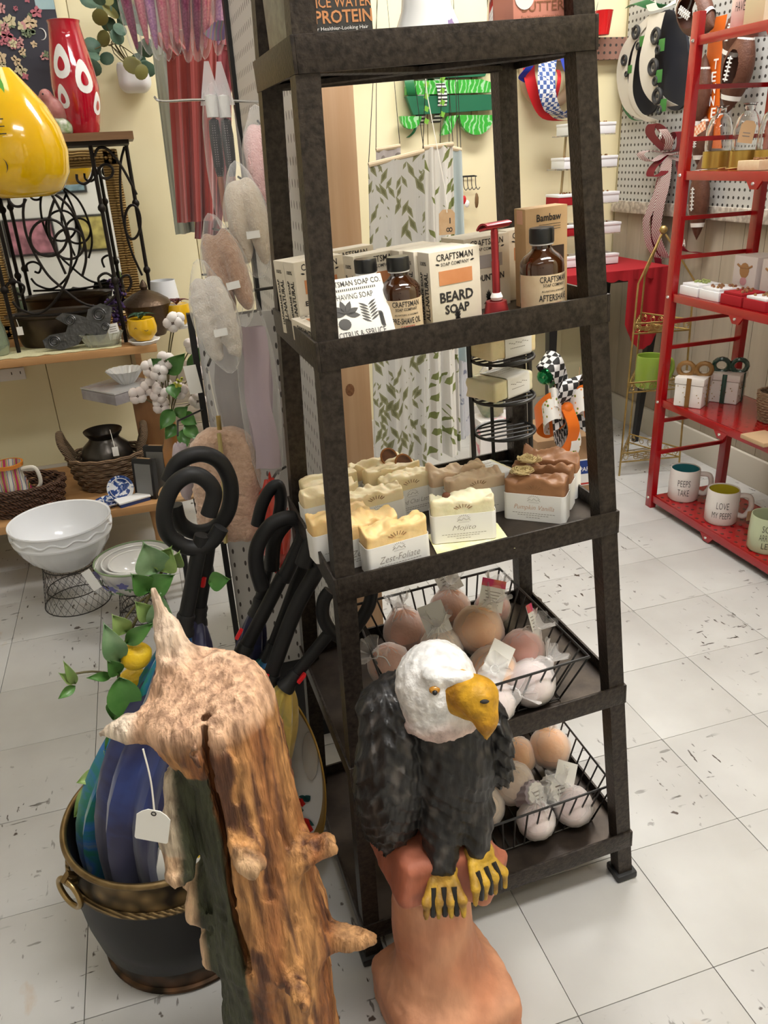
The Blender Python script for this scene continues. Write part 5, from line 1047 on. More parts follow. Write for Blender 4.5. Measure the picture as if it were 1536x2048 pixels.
# things on the oak shelf
o = P(125, 675, y=2.2); t = thing('oval_tub', 'dark bronze oval tub standing on the lace runner', 'tub', (o.x, 2.24, SZ+.004)); mat('tub_bronze', (.05, .036, .026), .35, .8, c2=(.09, .065, .045), ns=12)
ov = Matrix.Diagonal((1.45, .8, 1, 1)); MB().lathe([(0, 0), (.088, 0), (.092, .01), (.105, .09), (.116, .098), (.116, .103), (.1, .098), (.085, .02), (0, .015)], 56, ov).build('tub', 'tub_bronze', t)
o = P(175, 625, y=2.08); t = thing('silver_plaque', 'embossed pewter scroll plaque leaning on the bronze tub', 'plaque', (o.x-.03, 2.105, SZ+.004), (R(-12), 0, R(-4)))
pw = ramp_mat('pewter', t_noise(60, 3), [(0, (.06, .06, .06)), (.6, (.09, .09, .09)), (1, (.15, .15, .15))], .35, .9, const=False, bump=.9)
pl = [(-.12, .01), (-.07, .0), (-.02, .012), (.01, .045), (.035, .04), (.045, .015), (.07, .03), (.09, .07), (.105, .12), (.07, .135), (.03, .12), (.02, .095), (-.005, .105), (-.05, .115), (-.075, .1), (-.04, .075), (-.05, .055), (-.1, .05), (-.125, .035)]
MB().prism(pl, -.006, .0).build('plaque', pw, t)
for x, z, r_ in ((-.09, .028, .018), (.06, .1, .022), (-.03, .09, .016), (.075, .06, .012)): MB().tube([(x+r_*math.cos(a)*(1-k/40), -.008, z+r_*math.sin(a)*(1-k/40)) for k, a in enumerate([j*.5 for j in range(26)])], .003, 6).build('embossed_scroll', pw, t)
o = P(240, 575, y=2.2); t = thing('lavender_sprig', 'purple lavender sprig tucked behind the ironwork', 'flower', (o.x, 2.2, SZ+.004)); rs = random.Random(9)
for k in range(4):
    pts = spline([(0, 0, 0), (rs.uniform(-.03, .02), 0, .06), (rs.uniform(-.06, .01), -.02, .12+rs.uniform(0, .03))], 5); MB().tube(pts, .0012, 5).build('stem', 'stem_brown', t); m = MB()
    for j in range(24): p_ = pts[rs.randint(5, 10)]; m.ball((p_.x+rs.uniform(-.012, .012), p_.y+rs.uniform(-.01, .01), p_.z+rs.uniform(-.012, .012)), .005, 6)
    m.build('blossom', mat('lavender', (.09, .05, .17), .9), t)
o = P(205, 690, y=2.08); t = thing('crystal_dish', 'low pressed-glass dish on the lace runner', 'glass dish', (o.x, 2.115, SZ+.004)); mat('crystal', (.8, .82, .72), .05, trans=.75, ior=1.5)
MB().lathe([(0, 0), (.04, 0), (.052, .03), (.058, .042), (.054, .042), (.04, .008), (0, .007)], 48, Matrix.Diagonal((1.2, .7, 1, 1)), fn=lambda a, z: 1+.05*math.sin(a*16)).build('dish', 'crystal', t)
o = P(226, 648, y=2.1); t = thing('price_card', 'white printed price card standing in the glass dish', 'card', (o.x, 2.115, SZ+.015), (R(-10), R(-6), 0)); MB().box((0, 0, .03), (.036, .001, .05)).build('card', 'paper_white', t); m = MB()
for k in range(4): m.box((0, -.0008, .045-.007*k), (.024-.004*(k % 2), .0002, .0022))
m.build('printed_lines', 'pencil', t)
o = P(40, 662, y=2.12); t = thing('price_tag', 'tiny white tag tied to the ironwork leg at the left', 'price tag', o); MB().box((0, 0, 0), (.018, .001, .026)).build('card', 'paper_white', t); MB().tube([(0, 0, .013), (-.004, .01, .035)], .0008, 5).build('string', 'string', t)
o = P(4, 690, y=2.12); t = thing('green_glass_vase', 'pale green textured glass vase cut by the left edge', 'vase', (o.x-.02, 2.15, SZ+.004)); MB().lathe([(0, 0), (.03, 0), (.038, .03), (.034, .08), (.024, .12), (.027, .13), (.022, .12), (.03, .03), (0, .01)], 32, fn=lambda a, z: 1+.03*math.sin(a*12)).build('glass', mat('green_glass', (.55, .65, .5), .08, trans=.7), t)
o = P(303, 650, y=2.2); t = thing('lidded_urn', 'bronze lidded urn with acanthus relief on the oak shelf', 'urn', (o.x-.005, 2.24, SZ)); ur = ramp_mat('urn_bronze', t_noise(45, 3, 1), [(0, (.06, .038, .025)), (.6, (.09, .058, .036)), (1, (.15, .1, .065))], .4, .7, const=False, bump=.9)
MB().lathe([(0, 0), (.05, 0), (.055, .01), (.066, .05), (.074, .09), (.078, .1), (0, .1)], 40).build('body', ur, t); l_ = MB().lathe([(.08, .1), (.083, .106), (.075, .118), (.045, .138), (.02, .148), (.012, .152), (0, .152)], 40, fn=lambda a, z: 1+.02*math.sin(a*20)).build('lid', ur, t); MB().lathe([(0, .15), (.01, .152), (.014, .162), (.01, .172), (.004, .182), (0, .186)], 20).build('finial', ur, l_)
o = P(330, 600, y=2.3); t = thing('lampshade', 'plain white tapered lampshade behind the bronze urn', 'lampshade', (P(330, 595, y=2.34).x, 2.34, SZ)); MB().lathe([(.062, 0), (.042, .165), (.0405, .165), (.0605, 0)], 48).build('shade', mat('shade_white', (.76, .78, .82), .8), t)
mat('pot_yellow', (.72, .42, .008), .15, coat=.7); mat('succ_green', (.02, .07, .04), .4); mat('succ_red', (.1, .012, .02), .5)
for lab, px, py, y, r_, m_, z in (('small yellow smiling pot with green succulent on a white saucer', 292, 700, 2.1, .048, 'succ_green', SZ), ('small yellow pot with dark red succulent behind the cotton stems', 362, 668, 2.25, .046, 'succ_red', SZ+.012)):
    o = P(px, py, y=y); t = thing('succulent_pot', lab, 'potted plant', (o.x, y, z), group='yellow succulent pots')
    MB().lathe([(0, .012), (r_*.55, .012), (r_*.95, .035), (r_, .055), (r_*.9, .08), (r_*.8, .082), (0, .07)], 36).build('pot', 'pot_yellow', t); MB().lathe([(0, .0), (r_*.8, 0), (r_*1.05, .012), (r_*1.02, .014), (r_*.7, .006), (0, .006)], 60, fn=lambda a, z_: 1+.05*math.sin(a*10)).build('saucer', 'white_paint', t)
    for k in range(16): a = k*2.4; d = .012+.0022*k; leaf3('leaf', (0, 0, .078), (math.cos(a)*d*1.2, math.sin(a)*d*1.2, .098-.0006*k), .007, m_, t, Vector(), .2, (0, 0, 1))
    if m_ == 'succ_green':
        m = MB(); m.tube([(-.024, -.042, .056), (-.02, -.045, .06), (-.016, -.047, .056)], .0009, 5); m.tube([(.006, -.049, .05), (.012, -.0485, .047), (.018, -.047, .05)], .0009, 5); m.build('smile', 'ink', t)
o = P(358, 720, y=2.05); t = thing('wood_crate', 'weathered grey wood crate behind the cotton stems', 'crate', (o.x+.01, 2.0, .22)); 
for k in range(5): MB().box((0, -.05, .04+.07*k), (.12, .012, .066), b=.002).build('slat', mat('grey_wood', (.4, .34, .27), .8, c2=(.3, .25, .2), ns=30, st=(.2, 1, 2)), t)
for s_ in (-1, 1): MB().box((s_*.055, 0, .17), (.012, .1, .34)).build('side', 'grey_wood', t)
o = P(36, 755, y=2.49); t = thing('wall_outlet', 'white double socket outlet strip on the wall under the oak shelf', 'outlet', (P(15, 750, y=2.485).x, 2.495, P(15, 750, y=2.485).z)); MB().box((0, -.006, 0), (.12, .012, .045), b=.003).build('plate', 'white_paint', t)
for x in (-.03, .015, .045): MB().box((x, -.0125, .004), (.003, .001, .01)).build('slot', 'ink', t)
# framed prints added behind the camera so the mirror has a busy reflection
for k, (x, z, w_, h_, c_, lab) in enumerate(((-1.6, 1.1, .5, .3, (.75, .72, .65), 'wide pale botanical print added on the far wall for the mirror to reflect'), (-.9, 1.15, .35, .35, (.3, .45, .5), 'square teal print added on the far wall for the mirror to reflect'), (-1.25, .65, .4, .3, (.6, .25, .3), 'rose coloured print added low on the far wall for the mirror'), (-.75, .65, .25, .3, (.6, .5, .15), 'mustard print added low on the far wall for the mirror'))):
    t = thing('reflection_print', lab, 'picture', (x, -2.1, z), group='prints added for the mirror reflection'); MB().box((0, 0, 0), (w_, .02, h_)).build('frame', 'black_plastic', t); MB().box((0, .011, 0), (w_-.04, .004, h_-.04)).build('print', mat('print_%d' % k, c_, .7, c2=tuple(q_*.4 for q_ in c_), ns=14), t)
# ================================================================ low table at the left and what stands on and before it
TZ2 = .2
t = thing('low_table', 'low oak table under the wall shelf crowded with baskets and china', 'table', (-.9, 1.705, 0)); MB().box((0, .24, TZ2-.0125), (.92, .48, .025), b=.003).build('top', 'oak', t)
for x, y in ((-.42, .04), (.42, .44), (-.42, .44), (.40, .06)): MB().lathe([(0, 0), (.016, 0), (.022, .012), (.016, .03), (.014, .08), (.02, TZ2-.026), (0, TZ2-.026)], 16, T(x, y, 0)).build('leg', 'oak', t)
wick = ramp_mat('wicker', t_wave(70, 1.5, 2, dirn='Z'), [(0, (.05, .028, .015)), (.45, (.2, .12, .065)), (1, (.33, .22, .13))], .7, const=False, bump=1); wickd = ramp_mat('wicker_dark', t_wave(60, 2, 2, dirn='DIAGONAL'), [(0, (.02, .009, .005)), (.5, (.09, .04, .022)), (1, (.16, .08, .045))], .6, const=False, bump=1)
def weave(prof, rows, M=None, amp=.004, n=60):
    m = MB(); zs = [prof[0][1]+(prof[-1][1]-prof[0][1])*k/rows for k in range(rows+1)]
    def rad(z):
        for (r0, z0), (r1, z1) in zip(prof, prof[1:]):
            if z0 <= z <= z1+1e-6: return r0+(r1-r0)*(z-z0)/(z1-z0)
        return prof[-1][0]
    for k, z in enumerate(zs): m.tube([((rad(z)+amp*math.sin(a*n/4+k*math.pi))*math.cos(a), (rad(z)+amp*math.sin(a*n/4+k*math.pi))*math.sin(a), z) for a in [2*math.pi*i/n for i in range(n)]], (zs[1]-zs[0])*.56, 6, True, M)
    return m
o = P(225, 960, y=1.92); t = thing('handled_basket', 'round brown wicker basket with two braided handles holding a pewter pot', 'basket', (o.x-.002, 1.93, TZ2)); bx_ = Matrix.Diagonal((1.12, .9, 1, 1))
weave([(.078, .006), (.095, .05), (.105, .11)], 9, bx_).build('woven_wall', wick, t); MB().lathe([(0, .002), (.08, .002), (.08, .008), (0, .008)], 30, bx_).build('base', wick, t)
for s_ in (-1, 1): MB().tube(spline([(s_*.1, -.03, .1), (s_*.125, -.028, .16), (s_*.128, 0, .19), (s_*.125, .028, .16), (s_*.1, .03, .1)], 6), .012, 10).build('handle', ramp_mat('wicker_braid', t_wave(90, 2, 2, dirn='DIAGONAL'), [(0, (.06, .035, .02)), (1, (.3, .2, .12))], .7, const=False, bump=1), t)
t = thing('pewter_pot', 'dark pewter bellied pot with a flared rim and white tag inside the basket', 'pot', (o.x, 1.93, TZ2+.009)); MB().lathe([(0, 0), (.05, 0), (.075, .04), (.08, .09), (.072, .125), (.05, .145), (.045, .155), (.058, .172), (.06, .178), (.055, .176), (.04, .155), (0, .12)], 44).build('pot', mat('pewter_dark', (.05, .045, .04), .3, .9, c2=(.1, .09, .08), ns=8), t)
p_ = P(231, 903, y=1.835)-Vector((o.x, 1.93, TZ2+.009)); MB().box((p_.x, p_.y, p_.z), (.018, .001, .03), b=.0003).build('tag', 'paper_white', t); MB().tube([(p_.x, p_.y, p_.z+.015), (p_.x-.006, p_.y+.04, p_.z+.06)], .0008, 5).build('string', 'string', t)
o = P(45, 985, y=1.83); t = thing('dark_basket', 'dark woven rectangular basket at the left end of the low table', 'basket', (o.x, 1.83, TZ2)); q_ = Matrix.Diagonal((1.3, .9, 1, 1)); weave([(.08, .006), (.095, .085)], 7, q_).build('woven_wall', wickd, t); MB().lathe([(0, .002), (.09, .002), (.09, .008), (0, .008)], 30, q_).build('base', wickd, t)
o = P(30, 985, y=1.81); t = thing('striped_pitcher', 'colourful striped glazed pitcher standing in the dark basket', 'pitcher', (o.x, 1.81, TZ2+.009))
sp_ = ramp_mat('stripes', lambda N, L, v: t_wave(9, 2, 1, dirn='X')(N, L, v), [(0, (.6, .58, .5)), (.16, (.05, .06, .2)), (.3, (.62, .6, .52)), (.42, (.45, .03, .03)), (.56, (.65, .6, .5)), (.68, (.05, .12, .05)), (.8, (.55, .4, .05)), (.9, (.35, .03, .1))], .2, coat=.5)
MB().lathe([(0, 0), (.04, 0), (.05, .03), (.052, .06), (.036, .11), (.034, .125), (.042, .15), (.038, .15), (.03, .12), (0, .1)], 40).build('body', sp_, t); MB().lathe([(.0425, .14), (.044, .151), (.038, .151)], 40).build('orange_lip', mat('orange_glaze', (.6, .2, .02), .2, coat=.5), t); MB().tube(spline([(.036, -.01, .13), (.075, -.02, .13), (.08, -.02, .08), (.046, -.01, .045)], 6), .006, 8).build('handle', mat('ivory_glaze', (.7, .66, .58), .2, coat=.5), t)
o = P(88, 985, y=1.83); t = thing('pink_dish', 'small broken-edged pink china piece beside the pitcher', 'china', (o.x, 1.80, TZ2+.009)); MB().lathe([(0, 0), (.02, 0), (.034, .022), (.031, .022), (.018, .004), (0, .004)], 24, fn=lambda a, z: 1+.12*math.sin(a*5)).build('dish', mat('pink_china', (.6, .28, .22), .3), t)
# plates and tray
bw = ramp_mat('blue_china', t_noise(55, 4, 1), [(0, (.02, .05, .2)), (.46, (.06, .12, .32)), (.52, (.72, .74, .78))], .15, coat=.6)
o = P(240, 975, y=1.77); t = thing('blue_plate', 'blue and white transferware plate standing on edge', 'plate', (o.x, 1.77, TZ2+.042), (R(72), 0, R(8))); MB().lathe([(0, 0), (.025, 0), (.038, .005), (.04, .006), (.037, .006), (.024, .0025), (0, .0025)], 40).build('plate', bw, t); MB().ring((0, 0, .006), .031, .001, 40, 5).build('white_band', 'white_paint', t)
o = P(215, 1000, y=1.68); t = thing('blue_dish', 'shallow blue and white dish lying before the plate', 'plate', (P(218, 1002, y=1.76).x, 1.755, TZ2)); MB().lathe([(0, 0), (.03, 0), (.046, .014), (.044, .014), (.028, .004), (0, .004)], 40).build('dish', bw, t)
o = P(262, 1025, y=1.7); t = thing('white_tray', 'white rectangular tray with blue side at the corner of the low table', 'tray', (o.x+.01, 1.745, TZ2), (0, 0, R(20))); MB().box((0, 0, .014), (.1, .05, .006), b=.002).build('tray', 'white_paint', t); MB().box((0, -.0, .006), (.094, .046, .011)).build('blue_side', mat('blue_paint', (.03, .06, .2), .4), t)
# black frames
for lab, a, b, y, yaw, s_ in (('black boxed frame with grey side leaning on the low table', 322, 985, 1.80, -28, 1.25), ('second black frame in front of the boxed one', 294, 985, 1.765, -34, 1.05)):
    o = P(a, b, y=y); t = thing('black_frame', lab, 'picture frame', (o.x, y, TZ2), (R(-6), 0, R(yaw)), group='black frames on the low table'); MB().box((0, 0, .06*s_), (.075, .022, .12*s_), b=.002).build('box', 'black_plastic', t); MB().box((0, -.0118, .058*s_), (.056, .001, .095*s_)).build('panel', mat('grey_mat', (.2, .2, .2), .4), t); MB().box((0, 0, .1205*s_), (.045, .008, .001)).build('tan_strip', mat('tan_strip', (.4, .25, .13), .6), t)
# wire stands, mixing bowl, nesting bowls
def wire_stand(lab, c_, r_, h_):
    t = thing('wire_stand', lab, 'wire stand', (c_[0], c_[1], 0), group='black wire stands on the floor')
    for z, k in ((.002, 1.12), (h_*.4, .92), (h_, .9)): MB().ring((0, 0, z), r_*k, .0016, 40, 5).build('ring', 'black_wire', t)
    m = MB(); n = 26
    for k in range(n):
        for d in (-1, 1): m.tube([(r_*(1.12-.22*u)*math.cos(2*math.pi*k/n+d*u*.9), r_*(1.12-.22*u)*math.sin(2*math.pi*k/n+d*u*.9), .002+h_*u) for u in (0, .25, .5, .75, 1)], .0006, 4)
    m.build('mesh', 'black_wire', t)
C1, C2 = (-.752, 1.44), (-.548, 1.28)
C1 = (-.751, 1.545); RZ1 = .255
wire_stand('black chicken-wire stand under the white mixing bowl', C1, .082, .125)
t = thing('mixing_bowl', 'large white ribbed mixing bowl on a wire stand', 'bowl', (*C1, .1255)); wg = mat('white_glaze', (.78, .79, .81), .12, coat=.6)
MB().lathe([(0, 0), (.062, 0), (.066, .004), (.1, .035), (.122, .068), (.13, .09), (.1315, .092)], 96, fn=lambda a, z: 1+(.010*math.sin(a*24) if .006 < z < .088 else 0)).build('ribbed_base', wg, t); b_ = MB().lathe([(.1335, .092), (.1345, .097), (.1325, .1), (.134, .128), (.138, .134), (.137, .138), (.132, .136), (.124, .09), (.09, .03), (.05, .01), (0, .008)], 72).build('rim_and_inside', wg, t)
MB().tube([(.1345*math.cos(a), .1345*math.sin(a), .114+.005*math.sin(a*14)) for a in [2*math.pi*k/140 for k in range(140)]], .0028, 6, True).build('wave_relief', wg, b_)
C2 = (-.568, 1.40); wire_stand('black chicken-wire stand under the nested floral bowls', C2, .06, .085)
for k, (lab, r_, z) in enumerate((('floral china bowl with green rim, outermost of three nested', .108, .0), ('white china bowl nested in the floral bowl', .088, .012), ('smallest white china bowl, innermost of the nest', .07, .022))):
    t = thing('nesting_bowl', lab, 'bowl', (*C2, .086+z), group='nested china bowls'); s_ = r_/.108; MB().lathe([(0, 0), (.05*s_, 0), (.06*s_, .006), (.09*s_, .045*s_), (.105*s_, .088*s_), (.1035*s_, .09*s_), (.086*s_, .045*s_), (.05*s_, .01), (0, .008)], 64).build('bowl', mat('china_white', (.78, .77, .74), .15, coat=.6), t); MB().ring((0, 0, .089*s_), .1045*s_, .0026, 64, 8).build('rim_line', mat('sage_line', (.22, .3, .16), .3) if not k else 'china_white', t)
    if not k:
        m = MB(); m2 = MB(); rs = random.Random(5)
        for j in range(9):
            x = -.15+j*.034; zz = .05+.012*math.sin(j*2)
            for i in range(5): leafpoly(m, x, zz, .016, .0055, i*72+j*20, 0)
            for i in range(3): leafpoly(m2, x+.014, zz-.012, .016, .0035, i*60+200, 0)
        for mm, c_, nm in ((m, mat('iris_blue', (.14, .14, .4), .4), 'painted_irises'), (m2, mat('leaf_paint', (.1, .22, .08), .4), 'painted_leaves')):
            mm.v = [((.06+(v[2]-.006)*.5+.0205)*math.cos(v[0]/.1-R(100)), (.06+(v[2]-.006)*.5+.0205)*math.sin(v[0]/.1-R(100)), v[2]) for v in mm.v]; mm.v = [(v[0]*1.02, v[1]*1.02, v[2]) for v in mm.v]; mm.build(nm, c_, t)
o = P(183, 1160, y=1.36); t = thing('price_tag', 'white paper price tag hanging over the floral bowl rim', 'price tag', o); MB().box((0, 0, 0), (.024, .001, .06), RY(-22) @ RX(-8)).build('card', 'paper_white', t); MB().tube([(.012, 0, .03), (.03, .03, .05)], .0008, 5).build('string', 'string', t)
# cotton stems on a wood crate stand
BZ = .30; o = P(345, 900, y=1.5); t = thing('wood_slab_stand', 'round tan wood slab on a dark stand beneath the cotton stems', 'stand', (o.x+.005, 1.5, 0)); MB().lathe([(0, BZ+.0), (.06, BZ), (.064, BZ+.008), (.06, BZ+.016), (0, BZ+.016)], 36).build('slab', mat('slab_wood', (.5, .3, .14), .5, c2=(.58, .38, .2), ns=20), t)
for k in range(3): a = k*2.09; MB().tube([(.05*math.cos(a), .05*math.sin(a), 0), (.035*math.cos(a), .035*math.sin(a), BZ)], .008, 8).build('leg', 'black_plastic', t)
V0 = Vector((o.x+.005, 1.5, BZ+.0165)); t = thing('cotton_stems', 'arrangement of cotton bolls and green leaves in a brown bottle vase', 'dried flowers', V0)
MB().lathe([(0, 0), (.03, 0), (.034, .03), (.032, .12), (.018, .16), (.016, .2), (0, .2)], 24).build('vase', mat('amber_jar', (.35, .15, .04), .2, coat=.5), t)
rs = random.Random(11); cot = mat('cotton', (.8, .77, .74), .95, c2=(.72, .62, .58), ns=20); husk = mat('husk', (.09, .05, .03), .8)
bl_ = [(205, 600), (300, 735), (318, 745), (300, 772), (275, 790), (318, 788), (325, 765), (322, 810), (358, 780), (390, 745), (352, 640), (395, 800), (385, 690), (330, 720)]
bl_[0] = (345, 645); m = MB()
for k, (a, b) in enumerate(bl_):
    c_ = P(a, b, y=1.5-rs.uniform(-.04, .06))-V0; m.tube(spline([(0, 0, .19), (c_.x*.4, c_.y*.4, .19+(c_.z-.19)*.6), c_], 5), .0018, 5)
    b_ = MB()
    for j in range(4): aa = j*1.571+k; b_.ball((c_.x+.011*math.cos(aa), c_.y-.004, c_.z+.011*math.sin(aa)), .0145, 10)
    bb = b_.build('cotton_boll', cot, t); h_ = MB()
    for j in range(4): aa = j*1.571+k+.78; leafpoly(h_, 0, 0, .022, .004, math.degrees(aa), 0)
    h_.v = [(c_.x+v[0], c_.y-.018+.012*(abs(v[0])+abs(v[2]))/.02, c_.z+v[2]) for v in h_.v]; h_.build('husk', husk, bb)
m.build('stems', 'stem_brown', t)
for a, b, c_, d, w_ in ((325, 735, 300, 715, .02), (335, 745, 372, 705, .024), (345, 770, 352, 800, .02), (380, 740, 402, 690, .016), (345, 820, 320, 860, .02), (365, 830, 395, 850, .02), (350, 850, 330, 880, .018), (370, 850, 400, 880, .02), (355, 830, 378, 812, .018), (385, 760, 408, 790, .018), (365, 860, 372, 900, .018)): leaf3('leaf', P(a, b, y=1.47), P(c_, d, y=1.44), w_, 'leaf_green', t, V0)
for a, b in ((357, 765),): p_ = P(a, b, y=1.43)-V0; mm = MB(); [mm.ball((p_.x+rs.uniform(-.01, .01), p_.y, p_.z+rs.uniform(-.01, .01)), .004, 6) for _ in range(14)]; mm.build('yellow_buds', mat('bud_yellow', (.45, .45, .06), .7), t)
# clear-topped box and cut glass bowl on a crate
o = P(232, 770, y=1.95); t = thing('display_crate', 'dark wood stand carrying the clear-topped box under the oak shelf', 'stand', (P(330, 790, y=2.0).x-.06, 2.0, TZ2)); hz = P(232, 785, y=1.95).z-TZ2-.02
MB().box((0, .03, hz/2), (.09, .12, hz), b=.003).build('box', mat('brown_wood', (.2, .09, .035), .5, c2=(.26, .13, .05), ns=20, st=(1, 1, .2)), t); zb = TZ2+hz
t = thing('clear_top_box', 'flat grey gift box with a clear glossy lid jutting beneath the shelf', 'box', (P(240, 780, y=1.95).x, 1.98, zb), (0, 0, R(38))); MB().box((0, 0, .016), (.17, .17, .032), b=.002).build('tray', mat('grey_box', (.22, .2, .21), .4, c2=(.4, .38, .4), ns=14), t); MB().box((0, 0, .036), (.172, .172, .006), b=.002).build('clear_lid', mat('lid_gloss', (.5, .5, .52), .06, .3, coat=1), t)
t = thing('cut_glass_bowl', 'cut glass bowl standing on the clear-topped box', 'bowl', (P(250, 745, y=1.97).x, 1.98, zb+.0395)); MB().lathe([(0, 0), (.022, 0), (.03, .008), (.055, .04), (.058, .044), (.054, .043), (.026, .012), (0, .008)], 60, fn=lambda a, z: 1+.05*math.sin(a*18)).build('bowl', mat('cut_glass', (.85, .85, .84), .04, trans=.6, ior=1.5), t)
# ================================================================ centre back: tea towels, truck sign, soap stand
leafp = ramp_mat('leaf_print', t_leaves(48, 28), [(0, (.13, .13, .06)), (.3, (.2, .2, .11)), (.48, (.5, .49, .46))], .9); leafp2 = ramp_mat('leaf_print_pale', t_leaves(38, 35), [(0, (.2, .23, .08)), (.38, (.74, .72, .68))], .9)
mat('towel_blue', (.5, .58, .6), .9); mat('towel_grey', (.55, .56, .6), .9, c2=(.2, .22, .3), ns=40, lo=.6, hi=.64)
yt = 1.5
def towel(lab, m, tops, bots, y, folds, amp, seed):
    A0, A1, B0, B1 = P(*tops[0], y=y), P(*tops[1], y=y), P(*bots[0], y=y), P(*bots[1], y=y); b = (B0+B1)/2; t = thing('hanging_towel', lab, 'tea towel', b, group='hanging linens behind the shelf'); cloth('linen', m, t, (A0-b, A1-b), (B0-b, B1-b), folds, amp, seed)
    c_ = (A0+A1)/2-b; MB().tube([A0-b, A1-b], .006, 8).build('dowel', mat('dowel', (.62, .5, .34), .6), t); MB().tube([A0-b, Vector((c_.x, 0, 1.75-b.z)), A1-b], .0011, 5).build('wire', 'black_wire', t); return t
towel('grey-olive leaf print linen hanging nearest the pine post', leafp, ((737, 330), (848, 302)), ((752, 935), (850, 930)), yt, 1.6, .012, .3)
towel('pale leaf print linen with deep folds beside the grey one', leafp2, ((846, 296), (906, 288)), ((856, 918), (924, 905)), yt+.02, 2.2, .02, 1.2)
towel('pale blue linen half hidden behind the leaf prints', 'towel_blue', ((880, 292), (922, 300)), ((896, 722), (934, 722)), yt+.09, 1.5, .012, 2)
towel('grey sprig print linen at the right of the hanging group', 'towel_grey', ((898, 296), (915, 300)), ((905, 880), (945, 870)), yt+.14, 1.2, .01, 1)
towel('mauve patterned linen on the rear dowel at the left', ramp_mat('mauve_print', t_voro(30), [(0, (.3, .26, .24)), (.35, (.55, .5, .5))], .9), ((752, 300), (800, 292)), ((760, 800), (810, 800)), yt+.2, 1.5, .01, 2)
rl = thing('towel_rail', 'black rod above the frame from which the linens hang', 'rod', (.3, 1.6, 1.75)); MB().tube([(-.25, 0, 0), (.4, 0, 0)], .006, 8).build('rod', 'black_wire', rl); MB().tube([(.0, 0, 0), (.0, 0, CEIL-1.75)], .004, 8).build('drop_wire', 'black_wire', rl)
o = P(894, 445, y=1.4); t = thing('kraft_tag', 'brown kraft tag with handwritten numerals hanging on a long string', 'price tag', o); pl = [(-.022, -.03), (.022, -.03), (.022, .022), (.012, .032), (-.012, .032), (-.022, .022)]; MB().prism(pl, -.0005, .0005).build('card', 'kraft', t)
m = MB(); put(m, '1', .008, .004, .003, .014, -.001); put(m, '8', .006, -.018, .012, .018, -.001, rot=90); m.build('lettering', 'ink', t); a = Vector((-.02, .2, 1.75-o.z)); MB().tube([(0, -.001, .024), (-.004, 0, .08), (-.01, .1, .3), a], .0012, 5).build('string', 'string', t)
# shamrock truck sign
q = lambda X, Y, y=2.455: P(700+X/4.267, 80+Y/4.267, y=y)
o = q(1000, 500); t = thing('truck_sign', 'green slatted wooden truck sign with clover ribbon on the back wall', 'wall sign', (o.x, 2.495, o.z)); O = Vector((o.x, 2.455, o.z)); mat('dk_green', (.01, .13, .06), .5); ramp_mat('lt_green', t_wave(16, 12, 3), [(0, (.04, .36, .04)), (.82, (.05, .42, .05)), (.9, (.35, .6, .35))], .3, const=False)
def slat(name, m, pts, d0=-.012, d1=.012):
    pl = [((q(*p_)-O).x, (q(*p_)-O).z) for p_ in pts]; return MB().prism(pl, d0-.03, d1-.03).build(name, m, t)
slat('slat', 'dk_green', [(480, 225), (1205, 178), (1150, 310), (480, 335)]); slat('slat', 'lt_green', [(480, 350), (1120, 335), (1255, 375), (1260, 445), (480, 470)]); slat('slat', 'dk_green', [(480, 480), (1260, 463), (1260, 592), (540, 640)])
wp = [(930+150+145*math.cos(a), 640+170*math.sin(a)) for a in [math.pi*k/16 for k in range(17)]]; slat('wheel', 'lt_green', wp[::-1]); slat('bumper', 'lt_green', [(830, 650), (925, 640), (860, 800), (780, 815)]); slat('wheel', 'lt_green', [(520+90*math.cos(a), 650+110*math.sin(a)) for a in [math.pi*k/12 for k in range(13)]][::-1])
for x in (900, 1085): slat('batten', mat('raw_wood', (.45, .3, .17), .7), [(x-25, 190), (x+25, 190), (x+25, 640), (x-25, 640)], .012, .022)
p_ = q(1100, 245)-O; MB().box((p_.x, -.046, p_.z), (.014, .001, .024)).build('kraft_tag', 'kraft', t)
ramp_mat('clover_stripe', t_wave(26, 0, 0, dirn='Z'), [(0, (.02, .02, .02)), (.5, (.8, .8, .78))], .6); mat('emerald', (.01, .15, .05), .35)
def ribbon(name, m, pts, w_, parent, O, y0, bulge=.03, wv=(1, 0, 0), th=.0008, n=5):
    pp = spline(pts, n); k = len(pp)-1
    return MB().sheet(lambda u, v: pp[int(round(u*k))]-O+Vector(wv)*(v-.5)*w_+Vector((0, -bulge*math.sin(u*math.pi), 0)), k, 4, th).build(name, m, parent, ang=70)
ribbon('ribbon_loop', 'clover_stripe', [q(640, 200), q(625, 400), q(610, 600), q(620, 720)], .038, t, O, 0, .04); ribbon('ribbon_loop', 'clover_stripe', [q(730, 200), q(770, 380), q(785, 560), q(760, 700)], .036, t, O, 0, .05); ribbon('ribbon_loop', 'emerald', [q(560, 200), q(500, 330), q(530, 470), q(600, 520)], .035, t, O, 0, .05); ribbon('ribbon_tail', 'emerald', [q(600, 700), q(560, 780), q(520, 830)], .012, t, O, 0, .02); ribbon('ribbon_loop', 'emerald', [q(690, 250), q(710, 430), q(700, 580)], .02, t, O, 0, .03)
m = MB(); rs = random.Random(2)
for k in range(10):
    m = MB(); x, z = (620, 230+k*52) if k % 2 else (755, 240+k*50); p_ = q(x, z)-O
    for j in range(4): leafpoly(m, p_.x, p_.z, .012, .005, j*90+20, -.082)
    m.build('clover_print', mat('clover', (.18, .42, .04), .6), t)
